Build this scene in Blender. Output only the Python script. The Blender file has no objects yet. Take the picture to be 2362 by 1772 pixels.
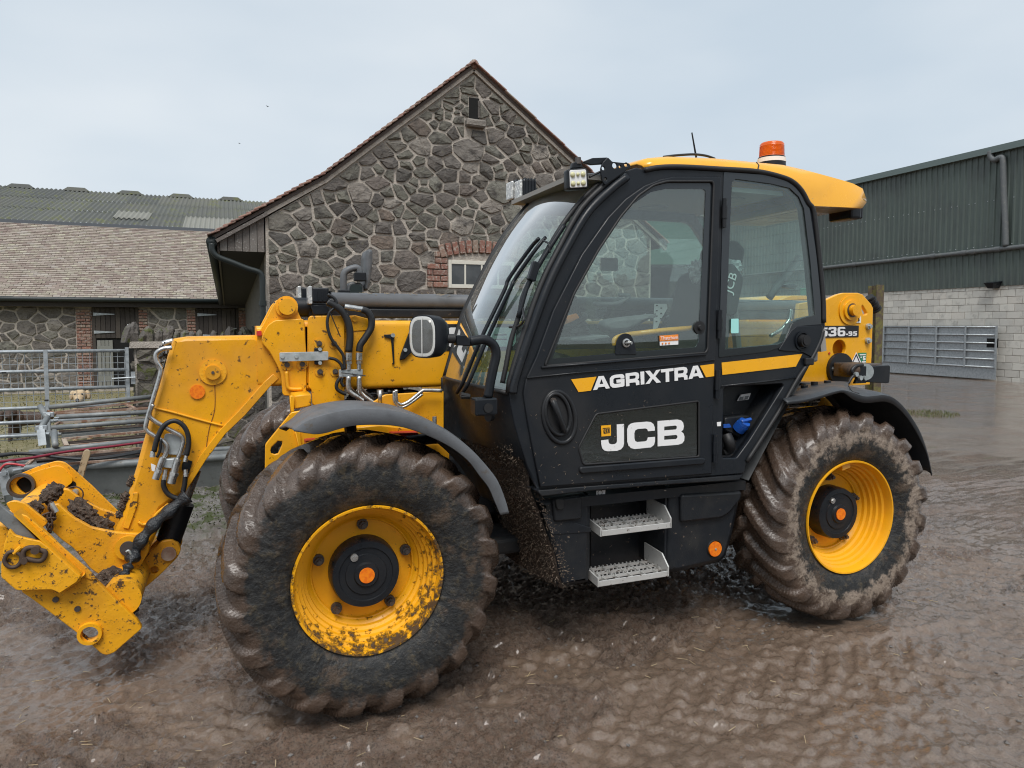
import bpy, bmesh, math, random
import numpy as np
from mathutils import Vector, Matrix
random.seed(7); RNG = np.random.default_rng(7)
scene = bpy.context.scene
COL = scene.collection

# ------------------------------------------------------------------ camera
CAM = np.array([-0.5422, -4.1361, 1.7057]); YAW = math.radians(21.7228); PITCH = math.radians(3.5)
FPX = 1640.0; CX = 1181.0; CY = 752.0 + FPX*math.tan(PITCH)      # photo pixels (2362 x 1772)
cam_data = bpy.data.cameras.new('camera'); cam = bpy.data.objects.new('camera', cam_data); COL.objects.link(cam)
cam.location = CAM; cam.rotation_euler = (math.pi/2-PITCH, 0, -YAW)
cam_data.sensor_width = 36; cam_data.lens = 36*FPX/2362; cam_data.shift_y = (CY-886)/2362
cam_data.clip_start = 0.05; cam_data.clip_end = 800
scene.camera = cam

# ------------------------------------------------------------------ sky, sun, exposure
world = bpy.data.worlds.new('World'); scene.world = world; world.use_nodes = True
wn = world.node_tree.nodes; wl = world.node_tree.links; wn.clear()
SUN_EL = math.radians(58); SUN_AZ = math.radians(200)
sky = wn.new('ShaderNodeTexSky'); sky.sky_type = 'NISHITA'; sky.sun_disc = False
sky.sun_elevation = SUN_EL; sky.sun_rotation = SUN_AZ; sky.dust_density = 3.0; sky.air_density = 1.0
b1 = wn.new('ShaderNodeBackground'); b1.inputs['Strength'].default_value = 0.06
wl.new(sky.outputs[0], b1.inputs[0])
tc = wn.new('ShaderNodeTexCoord'); mp = wn.new('ShaderNodeMapping'); mp.inputs['Scale'].default_value = (1.0, 1.0, 2.6)
wl.new(tc.outputs['Generated'], mp.inputs[0])
nz = wn.new('ShaderNodeTexNoise'); nz.inputs['Scale'].default_value = 2.1; nz.inputs['Detail'].default_value = 4; nz.inputs['Roughness'].default_value = .45
wl.new(mp.outputs[0], nz.inputs['Vector'])
cr = wn.new('ShaderNodeValToRGB'); wl.new(nz.outputs[0], cr.inputs[0])
cr.color_ramp.elements[0].position = .32; cr.color_ramp.elements[0].color = (.66, .76, .85, 1)
cr.color_ramp.elements[1].position = .68; cr.color_ramp.elements[1].color = (.86, .92, .965, 1)
b2 = wn.new('ShaderNodeBackground'); b2.inputs['Strength'].default_value = 0.525
wl.new(cr.outputs[0], b2.inputs[0])
mx = wn.new('ShaderNodeMixShader'); mx.inputs[0].default_value = 0.86       # cloud cover
wl.new(b1.outputs[0], mx.inputs[1]); wl.new(b2.outputs[0], mx.inputs[2])
wo = wn.new('ShaderNodeOutputWorld'); wl.new(mx.outputs[0], wo.inputs[0])
sun_d = bpy.data.lights.new('sun', 'SUN'); sun_d.energy = 1.5; sun_d.angle = math.radians(28); sun_d.color = (1, .97, .93)
sun = bpy.data.objects.new('sun', sun_d); COL.objects.link(sun)
sd = Vector((math.sin(SUN_AZ)*math.cos(SUN_EL), math.cos(SUN_AZ)*math.cos(SUN_EL), math.sin(SUN_EL)))
sun.rotation_euler = sd.to_track_quat('Z', 'Y').to_euler()
vs = scene.view_settings; vs.view_transform = 'Standard'; vs.look = 'None'; vs.exposure = 0.90; vs.gamma = 1.0; vs.use_curve_mapping = False
scene.render.engine = 'CYCLES'
scene.cycles.max_bounces = 8; scene.cycles.transparent_max_bounces = 16; scene.cycles.caustics_reflective = False; scene.cycles.caustics_refractive = False
scene.cycles.use_denoising = True; scene.cycles.denoiser = 'OPENIMAGEDENOISE'; scene.cycles.denoising_prefilter = 'ACCURATE'; scene.cycles.filter_width = 1.1; scene.cycles.sample_clamp_indirect = 4.0

# ------------------------------------------------------------------ survey frames: (left, top, scale) of the views the outlines were measured in
FR = {'A':(0,380,.31646),'B':(0,780,.23508),'C':(0,1040,.30145),'D':(560,560,.27125),'E':(480,900,.45802),'F':(1000,320,.25316),
      'G':(1400,280,.28933),'H':(1000,720,.25316),'I':(1100,1080,.29837),'J':(1560,640,.26221),'K':(1640,860,.34951),'L':(1840,280,.37366),
      'M':(600,130,.34358),'V':(0,0,1.0678),'N':(0,0,1),'P':(1200,400,.25316),'Q':(1600,380,.25316),'R':(0,880,.18082),'T':(0,1060,.18082),
      'U':(560,860,.28029),'W':(1300,900,.15371),'AG':(1310,820,.15823),'NB':(1890,730,.09041),'CC':(0,1180,.21092),'LB':(1000,960,.25316),
      'HL':(960,640,.20494),'WH':(600,1000,.33761)}
_cp, _sp, _sy, _cy = math.cos(PITCH), math.sin(PITCH), math.sin(YAW), math.cos(YAW)
def ray(u, v, f):
    x0, y0, k = FR[f]; a = (x0+u*k-CX)/FPX; b = -(y0+v*k-CY)/FPX
    d = _cp+b*_sp; z = -_sp+b*_cp
    return np.array([a*_cy+d*_sy, -a*_sy+d*_cy, z])
def at(u, v, f, Y):                        # point on the upright plane Y = const
    r = ray(u, v, f); return CAM+(Y-CAM[1])/r[1]*r
def atz(u, v, f, Z=0.0):
    r = ray(u, v, f); return CAM+(Z-CAM[2])/r[2]*r
def atp(u, v, f, p0, n):                   # point on any plane
    r = ray(u, v, f); n = np.array(n, float); return CAM+np.dot(np.array(p0)-CAM, n)/np.dot(r, n)*r
def xz(f, pts, Y): return [(at(u, v, f, Y)[0], at(u, v, f, Y)[2]) for u, v in pts]

# ------------------------------------------------------------------ materials
MATS = {}
def L(nt, a, b): nt.links.new(a, b)
def material(name, col, rough=.6, metal=0.0, var=None, dirt=None, bump=None, spots=None, rvar=None, objrand=None, spec=.5, coat=0, coords='Object'):
    """var=(scale,col2,lo,hi) blends a second colour; dirt=(scale,col,lo,hi,rough) patches; spots the same, finer; bump=(scale,dist,detail)"""
    if name in MATS: return MATS[name]
    m = bpy.data.materials.new(name); m.use_nodes = True; nt = m.node_tree; n = nt.nodes
    p = n['Principled BSDF']; p.inputs['Roughness'].default_value = rough; p.inputs['Metallic'].default_value = metal
    p.inputs['Specular IOR Level'].default_value = spec; p.inputs['Coat Weight'].default_value = coat
    t = n.new('ShaderNodeTexCoord'); vec = t.outputs[coords]
    oi = None
    if objrand:
        oi = n.new('ShaderNodeObjectInfo'); add = n.new('ShaderNodeVectorMath'); add.operation = 'ADD'
        sc = n.new('ShaderNodeMath'); sc.operation = 'MULTIPLY'; sc.inputs[1].default_value = 37.0
        L(nt, oi.outputs['Random'], sc.inputs[0]); L(nt, vec, add.inputs[0]); L(nt, sc.outputs[0], add.inputs[1]); vec = add.outputs[0]
    def noise(scale, detail=6, r=.6):
        q = n.new('ShaderNodeTexNoise'); q.inputs['Scale'].default_value = scale; q.inputs['Detail'].default_value = detail; q.inputs['Roughness'].default_value = r
        L(nt, vec, q.inputs['Vector']); return q.outputs[0]
    def ramp(fac, lo, hi):
        q = n.new('ShaderNodeMapRange'); q.inputs[1].default_value = lo; q.inputs[2].default_value = hi; q.interpolation_type = 'SMOOTHSTEP'
        L(nt, fac, q.inputs[0]); return q.outputs[0]
    def mix(fac, a, b):
        q = n.new('ShaderNodeMix'); q.data_type = 'RGBA'
        L(nt, fac, q.inputs[0])
        for s, x in ((6, a), (7, b)):
            if hasattr(x, 'links'): L(nt, x, q.inputs[s])
            else: q.inputs[s].default_value = (*x, 1)
        return q.outputs[2]
    c = None
    if objrand:
        q = n.new('ShaderNodeValToRGB'); L(nt, oi.outputs['Random'], q.inputs[0]); r = q.color_ramp
        nk = len(objrand)
        for i in range(1, nk-1): r.elements.new(i/(nk-1))
        for i, k in enumerate(objrand): r.elements[i].color = (*k, 1)
        c = q.outputs[0]
    base = c if c is not None else col
    if var: base = mix(ramp(noise(var[0]), var[2], var[3]), base, var[1])
    rf = None
    if rvar: rf = ramp(noise(rvar[0]), .35, .65)
    for dd in (dirt, spots):
        if dd:
            f = ramp(noise(dd[0], 8, .68), dd[2], dd[3]); base = mix(f, base, dd[1])
    if hasattr(base, 'links'): L(nt, base, p.inputs['Base Color'])
    else: p.inputs['Base Color'].default_value = (*base, 1)
    if rf is not None:
        q = n.new('ShaderNodeMapRange'); q.inputs[3].default_value = rvar[1]; q.inputs[4].default_value = rvar[2]; L(nt, rf, q.inputs[0]); L(nt, q.outputs[0], p.inputs['Roughness'])
    if bump:
        b = n.new('ShaderNodeBump'); b.inputs['Distance'].default_value = bump[1]; b.inputs['Strength'].default_value = 1
        L(nt, noise(bump[0], bump[2] if len(bump) > 2 else 6), b.inputs['Height']); L(nt, b.outputs[0], p.inputs['Normal'])
    MATS[name] = m; return m
MUD = (.105, .078, .06)
YEL = (.86, .405, .010)
M_yel = material('yellow_paint', YEL, .34, var=(2.2, (.62, .275, .02), .40, .78), dirt=(24, (.13, .065, .022), .615, .665), spots=(75, (.20, .10, .03), .63, .67), rvar=(9, .24, .5), bump=(240, .0004))
M_yelc = material('yellow_paint_clean', (.88, .42, .012), .3, var=(4, (.75, .35, .016), .5, .8), spots=(90, (.36, .19, .04), .66, .72), coat=.4, rvar=(5, .2, .4))
M_yeld = material('yellow_paint_worn', YEL, .42, var=(4, (.62, .28, .018), .4, .75), dirt=(17, (.085, .05, .026), .575, .625), spots=(60, (.12, .06, .022), .59, .64), rvar=(9, .35, .6), bump=(60, .002))
M_blk = material('black_plastic', (.009, .0115, .0155), .42, var=(1.7, (.022, .0225, .024), .45, .75), dirt=(42, (.10, .08, .065), .655, .74), rvar=(5, .26, .5), bump=(180, .0006), spec=.32)
M_blk2 = material('black_body_dusty', (.010, .0125, .0165), .5, var=(4, (.028, .028, .028), .4, .75), dirt=(34, (.15, .115, .09), .625, .70), rvar=(6, .3, .55), bump=(160, .0008), spec=.35)
M_grey = material('grey_fender_plastic', (.115, .122, .132), .48, var=(8, (.085, .09, .096), .45, .7), dirt=(14, (.10, .085, .07), .60, .70), bump=(150, .0008), rvar=(6, .38, .62))
M_fen = material('dark_fender_plastic', (.035, .04, .046), .45, var=(8, (.05, .05, .052), .45, .7), dirt=(18, (.11, .085, .07), .66, .78), bump=(150, .0008), rvar=(6, .35, .55))
M_rub = material('black_rubber', (.012, .012, .013), .55, dirt=(60, (.09, .07, .05), .68, .76), bump=(200, .0006))
M_hose = material('black_hose', (.014, .015, .017), .48, dirt=(90, (.08, .06, .05), .7, .78))
M_steel = material('bright_steel_pipe', (.55, .55, .54), .3, .9, var=(20, (.35, .33, .30), .45, .75), rvar=(30, .2, .45))
M_zinc = material('zinc_plate', (.50, .54, .55), .45, .55, var=(14, (.38, .42, .42), .4, .7), rvar=(20, .35, .6))
M_alu = material('aluminium_step', (.64, .64, .62), .38, .45, dirt=(40, (.14, .105, .075), .60, .70), rvar=(20, .3, .55))
M_dsteel = material('dark_worn_steel', (.10, .09, .085), .5, .5, dirt=(30, (.12, .07, .04), .5, .7), bump=(80, .001))
M_rust = material('rusty_steel', (.24, .135, .09), .8, 0, var=(9, (.40, .31, .25), .4, .65), dirt=(24, (.09, .05, .035), .55, .7), bump=(60, .002))
M_galv = material('galvanised_steel', (.42, .45, .47), .45, .5, var=(16, (.30, .33, .35), .4, .7), dirt=(12, (.22, .20, .17), .62, .75), rvar=(18, .35, .6), bump=(90, .0006))
M_galvd = material('weathered_galvanised', (.17, .185, .19), .55, .25, var=(8, (.24, .25, .25), .4, .7), dirt=(10, (.12, .10, .075), .55, .72), bump=(60, .001))
M_white = material('white_print', (.80, .80, .80), .4, spots=(40, (.5, .5, .5), .66, .75))
M_blackp = material('black_print', (.012, .012, .014), .45)
M_orange = material('orange_reflector', (.92, .24, .01), .35, var=(60, (.8, .16, .01), .4, .6))
M_orangel = material('orange_sticker', (.85, .26, .03), .45)
M_blue = material('blue_cap', (.012, .09, .42), .35, var=(20, (.01, .07, .33), .4, .6))
M_red = material('red_cover', (.55, .03, .025), .5)
M_green = material('green_sign', (.02, .22, .11), .45)
M_cyan = material('pale_cyan_sticker', (.35, .72, .68), .5)
M_seat = material('seat_fabric', (.028, .029, .031), .85, bump=(200, .001))
M_trim = material('grey_cab_trim', (.20, .21, .215), .6, var=(10, (.15, .155, .16), .4, .7))
M_liner = material('pale_headlining', (.30, .29, .27), .8, bump=(120, .001))
M_bag = material('crumpled_plastic_sheet', (.45, .47, .48), .3, var=(15, (.3, .32, .33), .4, .6), bump=(30, .01))
M_chain = material('rusty_chain', (.09, .06, .045), .7, .3, bump=(90, .001))
M_straw = material('muck_and_chaff', (.085, .060, .045), .95, var=(140, (.19, .14, .10), .52, .66), dirt=(30, (.05, .036, .028), .45, .6), bump=(90, .012))
M_lever = material('worn_pale_lever', (.36, .30, .20), .6, dirt=(20, (.10, .07, .04), .5, .6))

def glass_material(name, tint, rough=0.0, ior=1.5, dirt=.12, dirtcol=(.35, .36, .34), refl=1.7, back=False):
    m = bpy.data.materials.new(name); m.use_nodes = True; nt = m.node_tree; n = nt.nodes; n.clear()
    out = n.new('ShaderNodeOutputMaterial'); tr = n.new('ShaderNodeBsdfTransparent'); tr.inputs[0].default_value = (*tint, 1)
    gl = n.new('ShaderNodeBsdfGlossy'); gl.inputs['Roughness'].default_value = rough
    ge = n.new('ShaderNodeNewGeometry'); dt = n.new('ShaderNodeVectorMath'); dt.operation = 'DOT_PRODUCT'; L(nt, ge.outputs['Normal'], dt.inputs[0]); L(nt, ge.outputs['Incoming'], dt.inputs[1])
    def mth(op, a, b=0.0):
        q = n.new('ShaderNodeMath'); q.operation = op
        for i, x in enumerate((a, b)):
            if hasattr(x, 'links'): L(nt, x, q.inputs[i])
            else: q.inputs[i].default_value = x
        return q
    f0 = ((ior-1)/(ior+1))**2; fr = mth('ADD', mth('MULTIPLY', mth('POWER', mth('SUBTRACT', 1.0, mth('ABSOLUTE', dt.outputs['Value']).outputs[0]).outputs[0], 5.0).outputs[0], 1-f0).outputs[0], f0)
    mult = n.new('ShaderNodeMath'); mult.operation = 'MULTIPLY'; mult.inputs[1].default_value = refl; mult.use_clamp = True; L(nt, fr.outputs[0], mult.inputs[0])
    a = n.new('ShaderNodeMixShader'); L(nt, mult.outputs[0], a.inputs[0]); L(nt, tr.outputs[0], a.inputs[1]); L(nt, gl.outputs[0], a.inputs[2])
    di = n.new('ShaderNodeBsdfTranslucent' if back else 'ShaderNodeBsdfDiffuse'); di.inputs[0].default_value = (*dirtcol, 1)
    t = n.new('ShaderNodeTexCoord'); q = n.new('ShaderNodeTexNoise'); q.inputs['Scale'].default_value = 5; q.inputs['Detail'].default_value = 8; L(nt, t.outputs['Object'], q.inputs['Vector'])
    r = n.new('ShaderNodeMapRange'); r.inputs[1].default_value = .35; r.inputs[2].default_value = .8; r.inputs[3].default_value = dirt*.35; r.inputs[4].default_value = dirt; L(nt, q.outputs[0], r.inputs[0])
    b = n.new('ShaderNodeMixShader'); L(nt, r.outputs[0], b.inputs[0]); L(nt, a.outputs[0], b.inputs[1]); L(nt, di.outputs[0], b.inputs[2]); L(nt, b.outputs[0], out.inputs[0])
    MATS[name] = m; return m
M_glass = glass_material('tinted_cab_glass', (.90, .972, .945), dirt=.02, dirtcol=(.46, .55, .53), refl=2.7)
M_glassq = glass_material('hazy_quarter_glass', (.85, .955, .93), dirt=.05, dirtcol=(.46, .55, .54), refl=1.9)
M_wscreen = glass_material('reflective_windscreen', (.72, .90, .86), dirt=.12, dirtcol=(.5, .55, .56), refl=5.0)
M_glassr = glass_material('dusty_sky_haze_glass', (.85, .95, .92), dirt=.30, dirtcol=(.80, .92, .90), refl=1.0, back=True)  # dust plus a pale haze painted for sky reflected in the glass
M_glassd = glass_material('dark_lower_glass', (.40, .47, .44), dirt=.012, dirtcol=(.2, .2, .15), refl=2.4)
M_lens = glass_material('clear_lens', (.97, .97, .96), dirt=.10, dirtcol=(.8, .8, .76), refl=1.2)
def amber():
    m = bpy.data.materials.new('amber_beacon_lens'); m.use_nodes = True; p = m.node_tree.nodes['Principled BSDF']
    p.inputs['Base Color'].default_value = (.95, .16, .005, 1); p.inputs['Roughness'].default_value = .2; p.inputs['Transmission Weight'].default_value = .35; return m
M_amber = amber()
M_refl = material('lamp_reflector', (.85, .85, .83), .25, .25)
M_hlens = material('headlamp_glass', (.30, .31, .315), .06, .1, var=(5.5, (.86, .86, .84), .34, .60), spec=.9, coat=.8)  # bright and grey patches painted in for light refracted by the lens
M_ledf = material('led_face', (.42, .43, .43), .18, 0, var=(55, (.80, .80, .76), .5, .58), coat=.4)
M_led = material('led_lens', (.62, .60, .36), .3)

# ------------------------------------------------------------------ mesh helpers
def link(o, parent=None):
    COL.objects.link(o)
    if parent is not None: o.parent = parent
    return o
def mesh(name, V, F, mat, parent=None, smooth=False, bevel=0, auto=None, sub=0):
    me = bpy.data.meshes.new(name); me.from_pydata([tuple(map(float, v)) for v in V], [], [list(map(int, f)) for f in F]); me.update()
    return obj(name, me, mat, parent, smooth, bevel, auto, sub)
def obj(name, me, mat, parent=None, smooth=False, bevel=0, auto=None, sub=0):
    o = bpy.data.objects.new(name, me); link(o, parent)
    if mat is not None and len(me.materials) == 0: me.materials.append(mat)
    if smooth: me.polygons.foreach_set('use_smooth', [True]*len(me.polygons))
    if bevel:
        b = o.modifiers.new('bevel', 'BEVEL'); b.width = bevel; b.segments = 2; b.limit_method = 'ANGLE'; b.angle_limit = math.radians(35); b.harden_normals = False
    if sub:
        s = o.modifiers.new('sub', 'SUBSURF'); s.levels = sub; s.render_levels = sub
    if auto is not None:
        me.polygons.foreach_set('use_smooth', [True]*len(me.polygons))
        try: me.set_sharp_from_angle(angle=math.radians(auto))
        except Exception: pass
    return o
def empty(name, loc=(0, 0, 0), rz=0):
    o = bpy.data.objects.new(name, None); o.location = loc; o.rotation_euler = (0, 0, rz); o.empty_display_size = .2; return link(o)
def tag(o, label, cat=None, group=None, kind=None):
    if label: o['label'] = label
    if cat: o['category'] = cat
    if group: o['group'] = group
    if kind: o['kind'] = kind
    return o
def rnd(pts, r, n=4):
    """fillet the corners of a closed outline"""
    out = []; N = len(pts)
    for i in range(N):
        p0, p1, p2 = (np.array(pts[i-1], float), np.array(pts[i], float), np.array(pts[(i+1) % N], float))
        a, b = p0-p1, p2-p1; la, lb = np.linalg.norm(a), np.linalg.norm(b)
        q = min(r, la*.45, lb*.45)
        if q < 1e-5: out.append(tuple(p1)); continue
        s, e = p1+a/la*q, p1+b/lb*q
        for k in range(n+1):
            t = k/n; w = (1-t)**2*s+2*t*(1-t)*p1+t*t*e; out.append(tuple(w))
    return out
def circ(c, r, n=24, rz=None):
    return [(c[0]+r*math.cos(2*math.pi*k/n), c[1]+(rz or r)*math.sin(2*math.pi*k/n)) for k in range(n)]
def plate_mesh(pts, y, th, holes=(), bevel=0.004, shear=None):
    """flat plate in an upright plane: front face at y (toward -Y), thickness going back, bevelled edges, real holes"""
    cu = bpy.data.curves.new('tmp', 'CURVE'); cu.dimensions = '2D'; cu.fill_mode = 'BOTH'
    bv = min(bevel, th*.49) if bevel else 0
    cu.extrude = max(th/2-bv, 1e-5); cu.bevel_depth = bv; cu.bevel_resolution = 1; cu.offset = -bv
    for loop in [pts]+list(holes):
        s = cu.splines.new('POLY'); s.points.add(len(loop)-1); s.use_cyclic_u = True
        s.points.foreach_set('co', [c for q in loop for c in (q[0], q[1], 0, 1)])
    o = bpy.data.objects.new('tmp', cu); me = bpy.data.meshes.new_from_object(o)
    bpy.data.objects.remove(o); bpy.data.curves.remove(cu)
    n = len(me.vertices); co = np.empty(n*3); me.vertices.foreach_get('co', co); co = co.reshape(-1, 3)
    w = np.empty_like(co); w[:, 0] = co[:, 0]; w[:, 2] = co[:, 1]; w[:, 1] = y+th/2-co[:, 2]
    if shear: w[:, 1] += shear[0]*(w[:, 2]-shear[1])
    me.vertices.foreach_set('co', w.ravel()); me.update(); me.materials.clear()
    return me
def plate(name, pts, y, th, mat, parent=None, holes=(), bevel=.004, shear=None, fillet=0, smooth=False):
    if fillet: pts = rnd(pts, fillet)
    return obj(name, plate_mesh(pts, y, th, holes, bevel, shear), mat, parent, smooth)
class MB:
    """collects simple solids into one mesh"""
    def __init__(s): s.V = []; s.F = []
    def add(s, V, F):
        k = len(s.V); s.V += [tuple(v) for v in V]; s.F += [[i+k for i in f] for f in F]; return s
    def box(s, lo, hi, M=None):
        V = [Vector((x, y, z)) for x in (lo[0], hi[0]) for y in (lo[1], hi[1]) for z in (lo[2], hi[2])]
        if M is not None: V = [M @ v for v in V]
        return s.add(V, [(0, 1, 3, 2), (4, 6, 7, 5), (0, 4, 5, 1), (2, 3, 7, 6), (0, 2, 6, 4), (1, 5, 7, 3)])
    def bar(s, a, b, w, h=None, up=(0, 0, 1)):
        a, b = Vector(a), Vector(b); h = h or w; d = (b-a).normalized(); u = Vector(up)
        x = d.cross(u)
        if x.length < 1e-4: x = d.cross(Vector((1, 0, 0)))
        x.normalize(); z = x.cross(d)
        V = [p+x*sx*w/2+z*sz*h/2 for p in (a, b) for sx, sz in ((-1, -1), (1, -1), (1, 1), (-1, 1))]
        return s.add(V, [(3, 2, 1, 0), (4, 5, 6, 7), (0, 1, 5, 4), (1, 2, 6, 5), (2, 3, 7, 6), (3, 0, 4, 7)])
    def cyl(s, a, b, r, n=16, r2=None, caps=True):
        a, b = Vector(a), Vector(b); d = (b-a).normalized(); x = d.orthogonal().normalized(); y = d.cross(x); r2 = r if r2 is None else r2
        V = [a+(x*math.cos(t)+y*math.sin(t))*r for t in [2*math.pi*k/n for k in range(n)]]+[b+(x*math.cos(t)+y*math.sin(t))*r2 for t in [2*math.pi*k/n for k in range(n)]]
        F = [(k, (k+1) % n, n+(k+1) % n, n+k) for k in range(n)]
        if caps: F += [tuple(range(n))[::-1], tuple(range(n, 2*n))]
        return s.add(V, F)
    def tube(s, pts, r, n=10, smooth=True, closed=False, flat=1.0):
        P = [Vector(p) for p in pts]
        if smooth and len(P) > 2: P = spline(P, 6, closed)
        m = len(P); rs = r if hasattr(r, '__len__') else None
        prev = None; V = []
        for i in range(m):
            d = ((P[(i+1) % m]-P[i-1]) if closed or 0 < i < m-1 else (P[1]-P[0] if i == 0 else P[-1]-P[-2])).normalized()
            if prev is None: x = d.orthogonal().normalized()
            else:
                x = prev-d*prev.dot(d); x.normalize()
            prev = x; y = d.cross(x)
            rr = np.interp(i/(m-1), np.linspace(0, 1, len(rs)), rs) if rs is not None else r
            V += [P[i]+(x*math.cos(t)+y*math.sin(t)*flat)*rr for t in [2*math.pi*k/n for k in range(n)]]
        F = []
        for i in range(m if closed else m-1):
            j = (i+1) % m
            F += [(i*n+k, i*n+(k+1) % n, j*n+(k+1) % n, j*n+k) for k in range(n)]
        if not closed: F += [tuple(range(n))[::-1], tuple(range((m-1)*n, m*n))]
        return s.add(V, F)
    def lathe(s, prof, c=(0, 0, 0), axis='Y', n=48):
        """prof: (along axis, radius)"""
        V = []
        for a, r in prof:
            for k in range(n):
                t = 2*math.pi*k/n; u, w = r*math.cos(t), r*math.sin(t)
                V.append((c[0]+u, c[1]+a, c[2]+w) if axis == 'Y' else (c[0]+u, c[1]+w, c[2]+a) if axis == 'Z' else (c[0]+a, c[1]+u, c[2]+w))
        F = [(i*n+k, i*n+(k+1) % n, (i+1)*n+(k+1) % n, (i+1)*n+k) for i in range(len(prof)-1) for k in range(n)]
        return s.add(V, F)
    def grid(s, rows, closed=False):
        """rows of equal-length point lists"""
        n = len(rows[0]); V = [p for r in rows for p in r]
        F = [(i*n+k, i*n+k+1, (i+1)*n+k+1, (i+1)*n+k) for i in range(len(rows)-1) for k in range(n-1)]
        return s.add(V, F)
    def build(s, name, mat, parent=None, smooth=False, bevel=0, auto=None, sub=0, solid=0):
        me = bpy.data.meshes.new(name); me.from_pydata([tuple(map(float, v)) for v in s.V], [], [list(f) for f in s.F]); me.update()
        bm = bmesh.new(); bm.from_mesh(me); bmesh.ops.recalc_face_normals(bm, faces=bm.faces); bm.to_mesh(me); bm.free()
        o = obj(name, me, mat, parent, smooth, bevel, auto, sub)
        if solid:
            q = o.modifiers.new('solid', 'SOLIDIFY'); q.thickness = solid; q.offset = 0
        return o
def spline(P, k=6, closed=False):
    """Catmull-Rom through points"""
    P = [Vector(p) for p in P]; out = []; m = len(P)
    for i in range(m if closed else m-1):
        p0 = P[i-1] if closed or i > 0 else P[0]*2-P[1]; p1 = P[i]; p2 = P[(i+1) % m]; p3 = P[(i+2) % m] if closed or i+2 < m else P[-1]*2-P[-2]
        for j in range(k):
            t = j/k; out.append(.5*((2*p1)+(p2-p0)*t+(2*p0-5*p1+4*p2-p3)*t*t+(3*p1-p0-3*p2+p3)*t**3))
    if not closed: out.append(P[-1])
    return out
def curve2(pts, n):
    """resample a polyline (catmull-rom) to n points"""
    Q = spline([Vector((*p, 0)[:3]) for p in pts], 12); d = [0]
    for a, b in zip(Q, Q[1:]): d.append(d[-1]+(b-a).length)
    out = []
    for s in np.linspace(0, d[-1], n):
        i = min(max(int(np.searchsorted(d, s))-1, 0), len(Q)-2); t = (s-d[i])/max(d[i+1]-d[i], 1e-9); out.append(Q[i].lerp(Q[i+1], t))
    return out
def vnoise(x, y, seed=0):
    """smooth value noise on arrays"""
    xi = np.floor(x).astype(np.int64); yi = np.floor(y).astype(np.int64); xf = x-xi; yf = y-yi
    def h(a, b):
        v = (a*374761393+b*668265263+seed*1442695041) & 0xffffffff; v = ((v ^ (v >> 13))*1274126177) & 0xffffffff; return ((v ^ (v >> 16)) & 0xffff)/65535.0
    u = xf*xf*(3-2*xf); w = yf*yf*(3-2*yf)
    return (h(xi, yi)*(1-u)+h(xi+1, yi)*u)*(1-w)+(h(xi, yi+1)*(1-u)+h(xi+1, yi+1)*u)*w
def fbm(x, y, o=4, seed=0):
    s = 0; a = .5
    for k in range(o): s = s+a*vnoise(x*2**k, y*2**k, seed+k*17); a *= .5
    return s
def lighten(o_list): pass
# ================================================================== SETTING
# ---- ground: one sheet, fine near the machine, reaching the horizon
def axis(a, b, step, far):
    m = list(np.arange(a, b, step)); d = step; x = b; hi = []
    while x < far: d *= 1.065; x += d; hi.append(x)
    d = step; x = a; lo = []
    while x > -far: d *= 1.075; x -= d; lo.append(x)
    return np.array(lo[::-1]+m+hi)
gx = axis(-2.9, 4.6, .0145, 420); gy = axis(-2.5, 1.2, .0145, 420)
GX, GY = np.meshgrid(gx, gy)
WETC = [tuple(atz(u, v, 'N')[:2])+(r,) for u, v, r in ((2080, 1500, .9), (2250, 1290, 1.1), (1640, 1690, .5), (160, 1600, .55), (1250, 1560, .35), (2180, 1680, .6), (560, 1700, .35), (30, 1480, .4), (1750, 1480, .3))]
def wetness(X, Y):
    g = 0
    for cx, cy, r in WETC: g = g+np.exp(-(((X-cx)/(r*1.5))**2+((Y-cy)/(r*.8))**2))
    n = fbm(X*2.6+1.7, Y*3.6, 4, 55); return np.clip((g*.70+n*1.5-1.06)/.18, 0, 1)
def sstep(a, b, x):
    t = np.clip((x-a)/(b-a), 0, 1); return t*t*(3-2*t)
def ground_h(X, Y):
    near = np.clip(1.2-np.hypot(X-1, Y)/16, 0, 1)
    wx = X+.25*fbm(X*1.3, Y*1.3, 3, 91); wy = Y+.25*fbm(X*1.3+9, Y*1.3, 3, 92)
    h = .030*(fbm(X*.9, Y*1.5, 3, 5)-.45)+.045*(fbm(wx*5, wy*8, 3, 11)-.45)+.015*sstep(.40, .53, fbm(wx*19, wy*26, 3, 23))+.014*sstep(.40, .55, fbm(X*33, Y*42, 2, 31))+.014*(fbm(X*55, Y*62, 2, 37)-.4)
    rut = 0
    for yc in (-1.75, -2.2, -.95, .95): rut = rut-.030*np.exp(-((Y-yc-.12*np.sin(X*.5))/.16)**2)*(.6+.6*np.sin(X*33+(Y-yc)*16)*.5)
    h = h+rut*np.clip(1-np.abs(X)/9, 0, 1)
    for yc, sg in ((-.93, 1), (-1.62, -1), (.93, 1)):          # tread prints pressed by the tyres
        dy = Y-yc-.05*np.sin(X*.9); m_ = sstep(.27, .20, np.abs(dy))*sstep(.1, .45, fbm(X*.7+yc, Y*.5, 2, 71))
        ph = (X*sg+np.abs(dy)*.95+.095*(dy > 0))/.19; ph = np.abs(ph-np.floor(ph)-.5); h = h-m_*(.012+.024*sstep(.27, .20, ph))
    for wx0 in (0.0, 2.75):
        for wy0 in (-.93, .93):
            d = np.hypot((X-wx0)/.34, (Y-wy0)/.30); h = h*(1-np.exp(-d**4))-.012*np.exp(-d**4)+.028*np.exp(-((d-1.25)/.22)**2)
    # pressed wet hollows: thin films of slurry lie level in them
    w_ = wetness(X, Y); return (h*(1-.38*w_)-.005*w_)*near
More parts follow.
